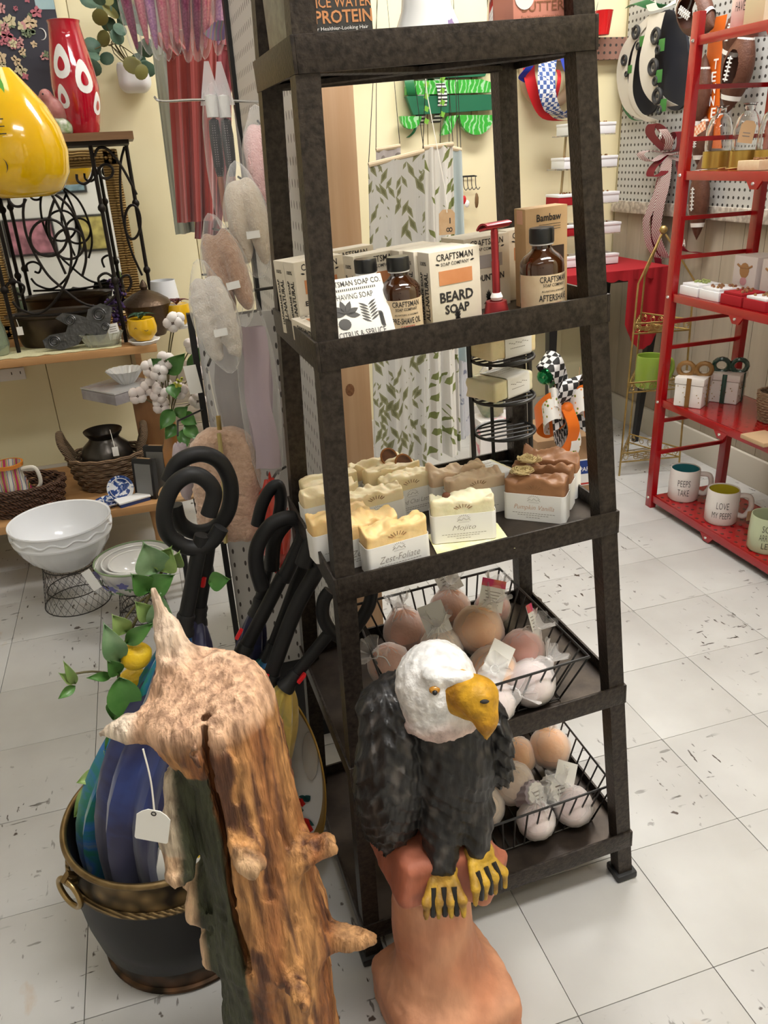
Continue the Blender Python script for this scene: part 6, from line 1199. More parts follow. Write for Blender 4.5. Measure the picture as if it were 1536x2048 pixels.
# hook rack with keychains
o = P(938, 352, y=2.47); t = thing('hook_rack', 'small black wire hook rack with keychains on the yellow wall', 'hook rack', (o.x, 2.495, o.z)); MB().tube([(-.03, -.005, .0), (.03, -.005, 0), (.03, -.03, -.002), (-.03, -.03, -.002)], .002, 6, True).build('frame', 'black_wire', t)
for k in range(4): MB().tube(spline([(-.026+k*.017, -.03, 0), (-.026+k*.017, -.034, -.035), (-.02+k*.017, -.04, -.05), (-.012+k*.017, -.042, -.042)], 4), .0016, 6).build('hook', 'black_wire', t)
MB().ball((-.026, -.036, -.085), .012, 10, sc=(.8, .4, 1.4)).build('heart_charm', mat('red_charm', (.55, .02, .02), .4), t); MB().ball((.026, -.04, -.09), .012, 10, sc=(.7, .5, 2.4), fn=lambda e: 1+.2*noise.noise(e*6)).build('brown_charm', mat('brown_charm', (.18, .1, .04), .6), t); MB().ball((-.014, -.036, -.1), .011, 10, sc=(1, .4, 1.3)).build('white_charm', 'white_paint', t)
# three-tier soap stand on the third tier
c_ = Vector((.142, .248, PAN[3])); t = thing('soap_stand', 'black wire tiered stand displaying two banded soaps at the back of the tier', 'soap stand', M=on(c_)); Rr = .046
for z in (.075, .13, .19):
    r_ = MB().ring((0, 0, z), Rr, .0024, 40, 8).build('tier_ring', 'black_wire', t)
    for k in range(-2, 3): y = k*.016; x = math.sqrt(Rr*Rr-y*y); MB().tube([(-x, y, z-.001), (x, y, z-.001)], .0016, 6).build('tier_wire', 'black_wire', r_)
for s_ in (-1, 1): MB().tube([(s_*.049, .01, .0), (s_*.049, .01, .225), (s_*.03, .01, .245), (0, .01, .25)], .004, 8).build('post', 'black_wire', t)
MB().tube([(0, .045, 0), (0, .045, .21)], .003, 8).build('back_post', 'black_wire', t); MB().ring((0, 0, .0025), .05, .0025, 40, 8).build('base_ring', 'black_wire', t)
MB().tube(spline([(.02, .0, .235), (.035, -.005, .245), (.04, -.004, .225)], 4), .0035, 6).build('raffia_knot', mat('raffia', (.45, .3, .14), .8), t)
for lab, z, m_, sd_, yw in (('cream banded soap lying on the upper ring of the wire stand', .192, 'soap_cream', 31, 12), ('pale banded soap with speckles lying on the middle ring of the stand', .132, 'soap_pale', 32, 22)):
    s_ = soap(lab, None, 0, m_, sd_, 'o', M=on((c_.x, c_.y, c_.z+z+.0015), yw) @ RX(90) @ T(0, 0, -.03)) if False else soap(lab, None, 0, m_, sd_, M=on((c_.x+.004, c_.y-.03, c_.z+z+.0345), yw) @ RX(-90), band='wrap')
# cardboard box, label, gift bow
t = thing('cardboard_box', 'brown cardboard box with a blue PAPER label on the floor behind the shelf', 'cardboard box', (.9, 1.66, 0), (0, 0, R(-4))); MB().box((0, .12, .11), (.235, .24, .22), b=.003).build('carton', mat('cardboard', (.38, .23, .12), .85, c2=(.43, .27, .15), ns=8), t)
lb = MB().box((.062, -.0006, .085), (.11, .001, .1)).build('white_label', 'paper_white', t); b_ = MB().box((.062, -.0016, .105), (.11, .001, .05)).build('blue_band', mat('label_blue', (.015, .05, .25), .5), lb); m = MB(); put(m, 'PAPER', .075, .098, .06, .016, -.0024, .01); m.build('lettering', 'paper_white', t); MB().box((.062, -.0016, .042), (.11, .001, .006)).build('red_line', 'red_ink', lb); m = MB(); [m.box((.085+.0035*k, -.0016, .062), (.0018, .0006, .012)) for k in range(8)]; m.build('barcode', 'ink', lb)
GB = Vector((.90, 1.72, .2215)); t = thing('gift_bow', 'large orange, buffalo check and carrot print ribbon bow on the cardboard box', 'ribbon bow', GB)
ch = lambda s: (lambda N, L, v: (lambda n: (setattr(n.inputs['Scale'], 'default_value', s), L.new(v, n.inputs[0]), n.outputs[1])[2])(N.new('ShaderNodeTexChecker')))
ramp_mat('buffalo', ch(48), [(0, (.02, .02, .02)), (.5, (.7, .7, .7))], .7); ramp_mat('carrot_print', t_voro(55), [(0, (.05, .25, .03)), (.2, (.75, .35, .15)), (.27, (.78, .76, .72))], .7); mat('orange_ribbon', (.75, .16, .01), .45)
q = lambda X, Y, d=0: P(880+X/4.267, 640+Y/4.267, y=1.66-d)
def loop(m, pts, w_, wv=(0, .3, 1), b=.03): ribbon('ribbon_loop', m, pts, w_, t, GB, 0, b, Vector(wv).normalized())
loop('orange_ribbon', [q(1080, 760, .08), q(960, 700, .1), q(850, 740, .06), q(780, 840), q(900, 900), q(1060, 790, .06)], .075); loop('carrot_print', [q(1060, 760, .09), q(950, 740, .12), q(850, 790, .08), q(860, 870), q(1000, 850), q(1070, 780, .06)], .07); loop('buffalo', [q(1060, 800, .08), q(940, 880, .1), q(960, 980, .06), q(1050, 960), q(1080, 820, .05)], .06)
loop('orange_ribbon', [q(1090, 750, .08), q(1180, 640, .1), q(1290, 640, .05), q(1300, 740), q(1180, 800), q(1090, 770, .05)], .07); loop('carrot_print', [q(1090, 770, .09), q(1200, 660, .12), q(1300, 800, .08), q(1250, 860), q(1100, 790, .05)], .075); loop('buffalo', [q(1090, 740, .08), q(1060, 600, .1), q(1100, 470, .06), q(1140, 560), q(1100, 730, .05)], .075, (1, .2, .1)); loop('buffalo', [q(1060, 620, .06), q(980, 400, .08), q(900, 320, .04), q(840, 330), q(990, 480, .05)], .06, (.7, .2, .7)); loop('carrot_print', [q(1050, 720, .06), q(960, 640, .1), q(900, 640, .06), q(960, 540)], .06); loop('buffalo', [q(1100, 790, .05), q(1230, 900, .05), q(1320, 960, .03)], .05); loop('buffalo', [q(1180, 560, .02), q(1240, 500, .02), q(1270, 520, .02)], .05)
ribbon('ribbon_tail', 'orange_ribbon', [q(1090, 760, .12), q(1130, 900, .13), q(1110, 1020, .12), q(1030, 1160, .12)], .042, t, GB, 0, .01); ribbon('ribbon_tail', 'carrot_print', [q(1130, 900, .1), q(1150, 1040, .12), q(1110, 1200, .115)], .036, t, GB, 0, .01)
MB().ball(tuple(q(1085, 755, .11)-GB), .022, 12, sc=(1, .7, 1)).build('knot', 'orange_ribbon', t)
for X, Y, r_ in ((990, 480, .03), (900, 480, .028)): MB().ball(tuple(q(X, Y, .03)-GB), r_, 16).build('ornament', mat('copper_orn', (.4, .12, .02), .2, .5) if X > 950 else mat('green_orn', (.01, .2, .06), .15, .6), t)
MB().box((0, 0, .07), (.08, .06, .14)).build('backing', mat('green_foil', (.02, .16, .05), .3, .4, c2=(.1, .3, .08), ns=30), t)
o = q(1200, 370, .05); t = thing('green_card', 'green patterned gift card standing up behind the bow', 'card', (o.x, o.y, .2215+.11)); MB().box((0, 0, o.z-.33), (.055, .002, .05), RY(-38)).build('card', mat('green_print', (.03, .25, .1), .5, c2=(.35, .5, .25), ns=30), t); MB().tube([(0, .004, -.108), (0, .004, o.z-.345)], .002, 5).build('pick', 'raw_wood', t)
o = P(1000, 800, y=1.75); t = thing('gift_bag', 'cellophane gift bundle with white and pink print behind the wire stand', 'gift bag', (o.x, 1.78, 0)); zt = P(1000, 720, y=1.75).z
MB().box((0, 0, zt*.3), (.16, .1, zt*.6), b=.004).build('printed_box', mat('white_pink', (.75, .72, .7), .5, c2=(.7, .3, .35), ns=16, lo=.62, hi=.66), t); MB().ball((0, 0, zt*.62), 1, 24, sc=(.09, .07, zt*.36), fn=lambda e: 1+.12*noise.noise(e*5)+.08*noise.noise(e*12)).build('cellophane', 'film', t); MB().ball((-.02, .0, zt*.72), 1, 14, sc=(.05, .04, .07), fn=lambda e: 1+.2*noise.noise(e*5)).build('filling', mat('mixed_fill', (.4, .35, .2), .7, c2=(.15, .2, .1), ns=25), t)
# ================================================================ corner: table with red cloth, tiered jewellery stand, patriotic wreath
TT = .705
t = thing('corner_table', 'black table with a red scalloped cloth in the corner', 'table', (1.24, 2.22, 0)); MB().box((0, 0, TT-.02), (.5, .42, .04), b=.004).build('top', 'black_plastic', t)
for sx, sy in ((-1, -1), (1, -1), (-1, 1), (1, 1)): MB().tube([(sx*.2, sy*.16, .0), (sx*.225, sy*.185, TT-.04)], [.014, .026], 4).build('leg', 'black_plastic', t)
t = thing('red_cloth', 'red scalloped felt cloth over the black corner table', 'tablecloth', (1.24, 2.22, TT)); red = mat('red_felt', (.33, .006, .012), .9); MB().box((0, 0, .002), (.512, .432, .004)).build('top', red, t)
MB().sheet(lambda u, v: (-.256+.512*u, -.218-.004*math.sin(u*40), .003-v*(.03+.008*abs(math.sin(u*28)))), 60, 3, .002).build('front_edge', red, t)
MB().sheet(lambda u, v: (.07+.17*u, -.2195-.004*math.sin(u*20), .003-v*(.2+.1*math.sin(u*math.pi)+.006*abs(math.sin(u*20)))), 30, 6, .002).build('hanging_corner', red, t)
t = thing('tier_stand', 'clear acrylic tiered stand with white jewellery boxes on the corner table', 'display stand', (1.23, 2.24, TT+.0045))
tiers = [.0, .115, .225, .35, .462]; mat('acrylic', (.9, .92, .9), .05, trans=.85); mat('tan_post', (.45, .33, .16), .4)
for k, z in enumerate(tiers[1:]): MB().box((0, 0, z), (.30-.035*k, .12, .004)).build('tier', 'acrylic', t)
for x in (-.08, .085): MB().tube([(x, .03, 0), (x*.7, .03, tiers[-1])], .005, 8).build('post', 'tan_post', t)
mat('box_white', (.78, .78, .8), .4); mat('trinket', (.6, .4, .15), .3, .7, c2=(.3, .1, .1), ns=200)
words = ('lowest', 'second', 'third', 'fourth', 'top'); g_ = 'white jewellery boxes on the tiered stand'
for k, z in enumerate(tiers):
    w_ = (.30-.035*max(k-1, 0)); n = 2
    for j in range(n):
        x = (j-.5)*w_*.5
        redb = (k in (1, 2) and j == 0); t = thing('jewellery_box', ('red' if redb else 'white')+' jewellery box on the %s tier, %s one' % (words[k], ('left', 'right')[j]), 'jewellery box', (1.23+x, 2.225, TT+.0045+z+.0025+(0 if k else .0)), group=g_); MB().box((0, 0, .015), (w_*.46, .1, .03), b=.002).build('box', 'red_felt' if redb else 'box_white', t); l_ = MB().box((0, 0, .033), (w_*.47, .104, .01), b=.002).build('lid', 'box_white', t); m = MB(); rs = random.Random(k*7+j)
        for _ in range(7): m.ball((rs.uniform(-.03, .03), rs.uniform(-.02, .02), .04), .004, 6)
        m.build('trinket', 'trinket', l_)
ramp_mat('gingham', ch(70), [(0, (.05, .1, .3)), (.5, (.78, .78, .78))], .7); mat('royal', (.01, .03, .3), .4); mat('usa_red', (.5, .008, .012), .6); mat('burlap', (.5, .36, .24), .9)
q = lambda X, Y, d=0: P(1000+X/2.866, Y/2.866, y=2.44-d)
o = q(300, 450); WB = Vector((o.x, 2.495, o.z)); t = thing('patriotic_wreath', 'round red, blue and white gingham ribbon wreath on the back wall', 'wreath', WB)
MB().ring((0, -.03, .02), .105, .022, 40, 10, None, 'y').build('burlap_ring', 'burlap', t); Wb = WB
def rb(m, pts, w_, wv=(1, .1, 0), b=.03, nm='ribbon_loop', tt=None): return ribbon(nm, m, pts, w_, tt or t, WB, 0, b, Vector(wv).normalized())
rb('usa_red', [q(190, 290), q(150, 400, .02), q(180, 560, .03), q(260, 680, .03), q(420, 690, .02)], .05); rb('gingham', [q(300, 250, .03), q(250, 380, .07), q(240, 520, .08), q(280, 630, .06), q(350, 660, .03)], .075, b=.04); rb('gingham', [q(390, 250, .03), q(420, 380, .06), q(440, 520, .07), q(400, 640, .05), q(330, 680, .02)], .07, b=.04); rb('royal', [q(335, 250, .05), q(350, 380, .1), q(400, 500, .1), q(470, 560, .06)], .02); rb('royal', [q(250, 290, .03), q(190, 330, .04), q(140, 400, .04), q(110, 450, .03), q(170, 480, .04)], .03)
rb('usa_red', [q(330, 400, .07), q(315, 480, .09), q(300, 600, .07)], .016); m = MB(); p_ = q(305, 528, .12)-WB; put(m, 'USA', p_.x, p_.z, .022, .012, p_.y, .03); m.build('lettering', 'white_paint', t)
o = P(1205, 70, y=2.42); t = thing('red_bucket', 'small red tin bucket hanging at the top of the back wall', 'bucket', (o.x, 2.42, o.z)); MB().lathe([(0, 0), (.024, 0), (.034, .075), (.0355, .078), (.033, .077), (.022, .004), (0, .004)], 28).build('bucket', mat('red_tin', (.55, .008, .01), .25, coat=.4), t); MB().tube(spline([(-.034, 0, .07), (-.02, 0, .15), (.0, .05, .17), (.0, .075, .17)], 5), .0014, 5).build('bail', 'chrome', t)
# ---------------------------------------------------------------- gold plant stand with green mug
gs = Vector((1.30, 1.80, 0)); t = thing('gold_plant_stand', 'three-tier gold wire corner stand behind the red rack', 'plant stand', gs); gw = 'gold'
topz = .87
for a in (200, 320, 80):
    ca_, sa_ = math.cos(R(a)), math.sin(R(a)); MB().tube([(ca_*.135, sa_*.135, 0.0), (ca_*.115, sa_*.115, .70), (ca_*.008, sa_*.008, topz-.02)], .0035, 8).build('leg', gw, t)
MB().ball((0, 0, topz-.005), .014, 14).build('finial', gw, t)
for z, r_ in ((.055, .132), (.32, .126), (.53, .12)):
    sh_ = MB().ring((0, 0, z), r_, .003, 3, 8).build('tier_ring', gw, t) if False else MB().tube([(r_*math.cos(R(a)), r_*math.sin(R(a)), z) for a in (200, 320, 80)], .003, 8, True).build('tier_rail', gw, t); MB().tube([(r_*math.cos(R(a)), r_*math.sin(R(a)), z+.035) for a in (200, 320, 80)], .003, 8, True).build('tier_rail', gw, sh_)
    for e in range(3):
        A, B = [Vector((r_*math.cos(R(a)), r_*math.sin(R(a)), z+.018)) for a in ((200, 320, 80)[e], (200, 320, 80)[(e+1) % 3])]
        for k in range(6):
            c_ = A.lerp(B, (k+.5)/6); d = (B-A).normalized(); MB().tube([c_+d*.012*math.cos(x)*(1-x/16)+Vector((0, 0, .014*math.sin(x)*(1-x/16))) for x in [j*.6 for j in range(16)]], .0012, 5).build('curl', gw, sh_)
    for k in range(-3, 4): MB().tube([(-.055+abs(k)*.004, k*.016, z), (.06-abs(k)*.004, k*.016, z)], .0018, 5).build('tier_wire', gw, sh_)
def mug_mesh(t, r_, h_, m, inside, handle=1, ha=0):
    MB().lathe([(0, 0), (r_*.9, 0), (r_, .006), (r_*1.02, h_*.5), (r_*.98, h_-.004), (r_*.96, h_), (r_*.92, h_), (r_*.9, h_-.004)], 40).build('body', m, t); MB().lathe([(r_*.9, h_-.003), (r_*.93, h_*.5), (r_*.85, .01), (0, .008)], 40).build('glazed_inside', inside, t)
    if handle: MB().tube(spline([(r_*.95, 0, h_*.82), (r_*1.55, 0, h_*.8), (r_*1.72, 0, h_*.5), (r_*1.4, 0, h_*.2), (r_*.95, 0, h_*.22)], 6), .0085, 10, M=RZ(ha)).build('handle', m, t)
mat('lime_glaze', (.28, .42, .06), .2, coat=.5); mat('mug_white', (.74, .7, .66), .3, coat=.3); mat('teal_in', (.04, .22, .25), .2, coat=.5); mat('yellow_in', (.5, .42, .03), .2, coat=.5); mat('sage_glaze', (.45, .5, .32), .3, coat=.3)
t = thing('green_mug', 'lime green embossed mug on the middle tier of the gold stand', 'mug', (1.29, 1.79, .3225)); mug_mesh(t, .05, .115, 'lime_glaze', 'lime_glaze', 1, -10)
# ---------------------------------------------------------------- red metal rack
RX0, RX1, RY0, RY1 = 1.115, 1.365, 1.475, .60
t = rk = thing('red_rack', 'red metal folding shelf rack on the right with mugs and gifts', 'rack', (RX0, RY0, 0)); rm = mat('rack_red', (.33, .002, .005), .25, coat=.5)
for x, y in ((0, 0), (RX1-RX0, -.03), (0, RY1-RY0), (RX1-RX0, RY1-RY0)): MB().box((x+.004, y, .725), (.022, .03, 1.45), b=.002).build('post', rm, rk)
RLV = [.045, .38, .712, 1.055, 1.39]
ramp_mat('rack_perf', t_dots((1, 1, 0), (1, 1, 0)), [(0, (.1, .001, .002)), (.18, (.33, .002, .005))], .25, st=(1/.03, 1/.03, 0), coat=.7)
for z in RLV:
    s_ = MB().box(((RX1-RX0)/2, (RY1-RY0)/2, z), (RX1-RX0, abs(RY1-RY0)-.03, .006)).build('shelf', 'rack_perf', rk, ang=0)
    for x in (0, RX1-RX0): MB().box((x, (RY1-RY0)/2, z-.009), (.006, abs(RY1-RY0)-.03, .024), b=.001).build('lip', rm, s_)
    for yy_ in (-.012,): MB().ball((-.008, 0, z-.008), .0055, 8).build('bolt', 'chrome', s_)
    MB().prism([(-.03, 0), (.03, 0), (.012, -.022), (-.012, -.022)], -.003, .003, T(-.001, -.30, z-.018) @ RZ(90)).build('hinge_tab', rm, s_); MB().ball((-.006, -.30, z-.026), .005, 8).build('bolt', 'chrome', s_)
for z in (.20, .28+.03, .55, .63, .82, .93, 1.14, 1.27): MB().box(((RX1-RX0)/2, -.012, z), (RX1-RX0, .008, .012)).build('side_bar', rm, rk)
z0 = RLV[0]+.0035
def mug(lab, px, py, m, ins, lines, z=z0, ha=-35, tw=-38):
    c_ = P(px, py, z=z+.02); t = thing('mug', lab, 'mug', (c_.x+.01, c_.y, z), group='mugs on the red rack'); mug_mesh(t, .048, .108, m, ins, 1, ha)
    mm = MB()
    for s_, zz, w_, h_ in lines: put(mm, s_, 0, zz, w_, h_, 0, -.01)
    wrap(mm, .0495); mm.v = [tuple(RZ(tw) @ Vector(v)) for v in mm.v]; mm.build('lettering', 'ink', t)
    if ha < 0:
        d = Vector((math.cos(R(ha))*.075, math.sin(R(ha))*.075, .0)); tg = MB().box((d.x, d.y-.012, .028), (.022, .001, .032), RZ(0)).build('kraft_tag', 'kraft', t); MB().tube([(d.x, d.y-.012, .044), (d.x-.003, d.y-.004, .09)], .001, 5).build('string', 'string', tg)
    return t
mug('white mug with turquoise inside reading PEEPS TAKE, leftmost on the rack', 1361, 985, 'mug_white', 'teal_in', [('PEEPS', .068, .04, .022), ('TAKE', .036, .036, .022)])
mug('white mug with yellow inside reading LOVE MY PEEPS', 1436, 1030, 'mug_white', 'yellow_in', [('LOVE', .068, .036, .022), ('MY PEEPS', .036, .058, .02)])
mug('sage green mug reading SON, at the right edge of the frame', 1524, 1085, 'sage_glaze', 'sage_glaze', [('SON', .08, .034, .02), ('ARROW', .053, .044, .02), ('LEE', .028, .026, .018)], ha=20)
z2 = RLV[1]+.0035
def gift(lab, px, py, rbm, yaw, s_=1.0):
    c_ = P(px, py, z=z2+.03); t = thing('gift_box_jar', lab, 'ceramic box', (c_.x+.012, c_.y, z2), (0, 0, R(yaw)), group='ceramic gift boxes on the red rack'); w_ = .085*s_
    MB().box((0, 0, .035*s_), (w_, w_, .07*s_), b=.004).build('box', 'mug_white', t); MB().box((0, 0, .081*s_), (w_*1.06, w_*1.06, .022*s_), b=.004).build('lid', 'mug_white', t)
    for x, y, dx, dy in ((0, -w_*.5-.002, .014, .003), (0, w_*.5+.002, .014, .003), (-w_*.5-.002, 0, .003, .014), (w_*.5+.002, 0, .003, .014)): MB().box((x*1.05, y*1.05, .046*s_), (dx, dy, .092*s_), b=.001).build('ribbon', rbm, t)
    bw_ = MB()
    for d in (-1, 1): bw_.tube([(d*(.026+.022*math.cos(x)), .0, .104+.02*math.sin(x)+.006) for x in [k*.52 for k in range(12)]], .0075, 8, True, RZ(-73))
    bw_.ball((0, 0, .1), .008, 10); bw_.build('bow', rbm, t); m = MB(); rs = random.Random(px)
    for k in range(14): m.ball((-w_*.5-.0005, rs.uniform(-.035, .035), rs.uniform(.01, .065)), .0018, 6); m.ball((rs.uniform(-.035, .035), -w_*.5-.0005, rs.uniform(.01, .065)), .0018, 6)
    m.build('dots', 'gold', t); return t
gift('white ceramic gift box jar with bronze bow on the second rack shelf', 1378, 790, mat('bronze_glaze', (.22, .11, .03), .3, .3), 35); gift('white ceramic gift box jar with dark green bow behind the bronze one', 1448, 782, mat('pine_glaze', (.01, .05, .035), .25, coat=.5), 35)
c_ = P(1534, 830, z=z2+.02); t = thing('twine_basket', 'small twine basket with looped straw handles at the right edge', 'basket', (c_.x+.02, c_.y, z2)); tw_ = ramp_mat('twine', t_wave(80, 2, 2, dirn='Z'), [(0, (.2, .12, .07)), (1, (.48, .33, .2))], .8, const=False, bump=1); weave([(.034, .004), (.042, .05), (.045, .085)], 10, None, .002).build('woven_wall', tw_, t); MB().tube([(-.02, -.02, .06), (-.03, -.02, .15), (-.015, -.02, .165), (.0, -.02, .15), (.0, -.02, .06)], .008, 8).build('straw_loop', tw_, t); MB().tube([(.01, -.02, .06), (.0, -.02, .16), (.02, -.02, .17), (.03, -.02, .15), (.03, -.02, .06)], .008, 8).build('straw_loop', tw_, t)
c_ = P(1530, 868, z=z2+.01); t = thing('wood_tray', 'small pale wood tray at the right edge of the second rack shelf', 'tray', (c_.x-.02, c_.y-.02, z2)); MB().box((0, 0, .006), (.08, .09, .012), b=.002).build('tray', 'raw_wood', t)
z3 = RLV[2]+.0035
for k, (lab, px, py, m_) in enumerate((('white jewellery box with green trinket, front left on the third rack shelf', 1388, 590, 'box_white'), ('white jewellery box with red trinket, second from the rack post', 1428, 598, 'box_white'), ('red jewellery box with gold beads on the third rack shelf', 1474, 604, 'red_felt'), ('red jewellery box with white card at the right edge', 1520, 612, 'red_felt'))):
    y_ = 1.405-k*.092; t = thing('jewellery_box', lab, 'jewellery box', (1.17, y_, z3), group='jewellery boxes on the red rack'); MB().box((0, 0, .013), (.09, .084, .026), b=.002).build('box', m_, t); l_ = MB().box((0, 0, .03), (.08, .074, .008), b=.002).build('lining', 'box_white' if k != 2 else 'red_felt', t); m = MB(); rs = random.Random(k)
    for _ in range(16): m.ball((rs.uniform(-.03, .03), rs.uniform(-.026, .026), .037), .0045, 6)
    m.build('trinket', mat('trink_g', (.3, .35, .12), .4) if k == 0 else 'trinket', l_)
for lab, px, y_ in (('white cube box printed with a highland cow, left of two', 1460, 1.33), ('white cube box printed with a highland cow, at the right edge', 1515, 1.215)):
    t = thing('cow_box', lab, 'printed box', (1.30, y_, z3), (0, 0, R(0)), group='cow print boxes on the red rack'); MB().box((0, 0, .055), (.095, .095, .11), b=.003).build('box', mat('cow_white', (.74, .68, .66), .5), t)
    M_ = T(-.0482, 0, 0) @ RZ(-90); m = MB(); m.ball((0, 0, .07), .02, 12, M_, (1, .04, 1.1)); [leafpoly(m, 0, .08, .028, .004, a) for a in ()]; m.tube([(-.03, 0, .085), (-.015, 0, .078), (.015, 0, .078), (.03, 0, .085)], .003, 6, M=M_); m.build('cow_print', mat('cow_tan', (.42, .22, .09), .7), t); MB().ball((0, 0, .04), .014, 10, M_, (1, .04, .9)).build('pink_print', mat('cow_pink', (.6, .3, .33), .6), t)
t = thing('house_chalkboard', 'house-shaped chalkboard with handwritten words on the third rack shelf', 'sign', (1.335, 1.175, z3+.0), (0, 0, R(-70))); pl = [(-.08, .0), (.08, 0), (.08, .16), (.0, .24), (-.08, .16)]; MB().prism(pl, 0, .01).build('frame', 'raw_wood', t); MB().prism([(a*.88, .008+b*.93) for a, b in pl], -.001, .0).build('board', mat('slate', (.012, .013, .014), .7), t); m = MB(); put(m, 'Handmade', -.0, .14, .1, .018, -.002, -.015, .2); put(m, 'Boxes', -.0, .1, .06, .018, -.002, -.015, .2); m.build('lettering', mat('chalk', (.35, .36, .38), .9), t)
z4 = RLV[3]+.0035
for k, (lab, px) in enumerate((('clear glass bottle in a gold base, left of three on the fourth rack shelf', 1432), ('clear glass bottle with a kraft tag, middle of three', 1487), ('clear glass bottle in a gold base at the right edge', 1538))):
    c_ = P(px, 322, x=1.24); t = thing('glass_bottle', lab, 'glass bottle', (1.24, c_.y, z4), group='gold based bottles on the red rack'); MB().lathe([(0, .04), (.034, .04), (.036, .06), (.036, .1), (.028, .13), (.014, .145), (.013, .16), (.02, .164), (.017, .164), (.011, .158), (.012, .145), (.026, .128), (.034, .1), (.034, .06), (.032, .043), (0, .043)], 36).build('glass', 'glass', t); MB().lathe([(0, 0), (.036, 0), (.0385, .002), (.0385, .046), (.037, .046), (.037, .006), (0, .006)], 36).build('gold_base', mat('gold_satin', (.5, .34, .08), .35, .8), t)
    if k == 1: MB().prism([(-.02, 0), (.02, 0), (.02, .045), (.01, .055), (-.01, .055), (-.02, .045)], -.0006, .0006, T(-.03, -.03, .065) @ RZ(-60) @ RY(8)).build('kraft_tag', mat('tag_tan', (.6, .4, .22), .8), t); m = MB(); [m.box((0, -.0012, .025-.008*j), (.02, .0002, .0022), T(-.03, -.03, .065) @ RZ(-60) @ RY(8)) for j in range(2)]; m.build('printed_lines', 'pencil', t)
c_ = P(1515, 330, x=1.16); t = thing('kraft_box', 'small kraft jewellery box with beads on the fourth rack shelf', 'jewellery box', (1.165, c_.y, z4)); MB().box((0, 0, .012), (.07, .08, .024), b=.002).build('box', 'kraft_label', t); m = MB(); [m.ball((rs.uniform(-.02, .02), rs.uniform(-.02, .02), .027), .004, 6) for _ in range(10)]; m.build('trinket', 'trinket', t)
c_ = P(1460, 338, x=1.15); t = thing('wire_trinket', 'thin gold chain trinket lying before the bottles', 'jewellery', (1.15, c_.y, z4)); MB().tube(spline([(0, .05, .003), (.01, .03, .006), (-.004, .01, .003), (.008, -.02, .005), (0, -.05, .003)], 6), .0018, 6).build('chain', 'gold', t)
z5 = RLV[4]+.0035
t = thing('have_fun_mug', 'white pink cup reading WANT TO HAVE FUN on the top rack shelf', 'mug', (1.20, P(1483, 40, x=1.18).y, z5)); mug_mesh(t, .042, .11, mat('blush_mug', (.7, .5, .47), .3, coat=.4), 'mug_white', 0); m = MB(); put(m, 'WANT TO', 0, .082, .05, .02, 0, -.01); put(m, 'HAVE FUN!', 0, .052, .056, .022, 0, -.01); wrap(m, .0432); m.v = [tuple(RZ(-52) @ Vector(v)) for v in m.v]; m.build('lettering', 'ink', t)
t = thing('mug_box', 'cream box lettered MUG beside the cup on the top rack shelf', 'carton', (1.19, P(1530, 40, x=1.18).y, z5), (0, 0, R(-60))); MB().box((0, 0, .055), (.09, .09, .11), b=.002).build('carton', mat('cream_card', (.62, .52, .32), .7), t); m = MB(); put(m, 'MUG', -.015, .075, .03, .012, -.0455, 0, .3); m.build('lettering', 'ink', t); MB().box((.01, -.046, .055), (.012, .001, .11)).build('tape', mat('tape', (.7, .62, .45), .4), t)
# ================================================================ right wall: ribbons, wreath and footballs
XW = 1.53
q = lambda X, Y, d=0: P(1220+X/4.655, Y/4.655, x=XW-d)
o = q(400, 600); WB = Vector((XW+.012, o.y, o.z)); WV = (0, 1, 0)
t = thing('tractor_wreath', 'dark oval wreath with cream tractor-print ribbons on the grey pegboard', 'wreath', WB)
def rbx(m, pts, w_, b=.03, nm='ribbon_loop', wv=WV):
    pp = spline(pts, 6); k = len(pp)-1; return MB().sheet(lambda u, v: pp[int(round(u*k))]-WB+Vector(wv).normalized()*(v-.5)*w_+Vector((-b*.45*math.sin(u*math.pi), 0, 0)), k, 4, .0008).build(nm, m, t, ang=70)
def gx(pts, d0, d1, O):
    n = len(pts); a = [q(*p_, d0)-O for p_ in pts]; return MB().add([tuple(p_) for p_ in a]+[tuple(p_+Vector((d1-d0, 0, 0))) for p_ in a], [tuple(range(n)), tuple(range(2*n-1, n-1, -1))]+[(i, i+n, (i+1) % n+n, (i+1) % n) for i in range(n)])
gx([(600+190*math.cos(a)-60*(math.sin(a) < 0), 560+470*math.sin(a)) for a in [k*2*math.pi/40 for k in range(40)]], .0, .012, WB).build('oval_board', mat('navy_board', (.018, .02, .03), .5), t); gx([(330+175*math.cos(a), 700+370*math.sin(a)) for a in [k*2*math.pi/32 for k in range(32)]], .0, .01, WB).build('oval_board', 'navy_board', t)
cr_ = mat('cream_ribbon', (.62, .58, .5), .8)
LP1 = [(430, 120), (300, 260), (190, 430), (140, 650), (160, 880), (230, 1040), (400, 1130)]; LP2 = [(440, 130), (420, 330), (390, 560), (410, 780), (470, 920), (560, 990)]
rbx(cr_, [q(*p_, .02) for p_ in LP1], .075, .03); rbx(cr_, [q(*p_, .03) for p_ in LP2], .095, .05); rbx(cr_, [q(*p_, .015) for p_ in ((400, 180), (290, 400), (250, 650), (240, 880), (300, 1050), (430, 1150))], .03, .05); rbx('emerald', [q(*p_, .01) for p_ in ((130, 900), (150, 1010), (230, 1110), (330, 1120))], .02, .02); rbx('emerald', [q(*p_, .02) for p_ in ((200, 60), (300, 20), (440, 60), (540, 60))], .09, .03); rbx(cr_, [q(*p_, .03) for p_ in ((380, 20), (440, 90), (560, 60), (660, -20))], .06, .03)
sp1 = [q(*p_) for p_ in LP1]; 
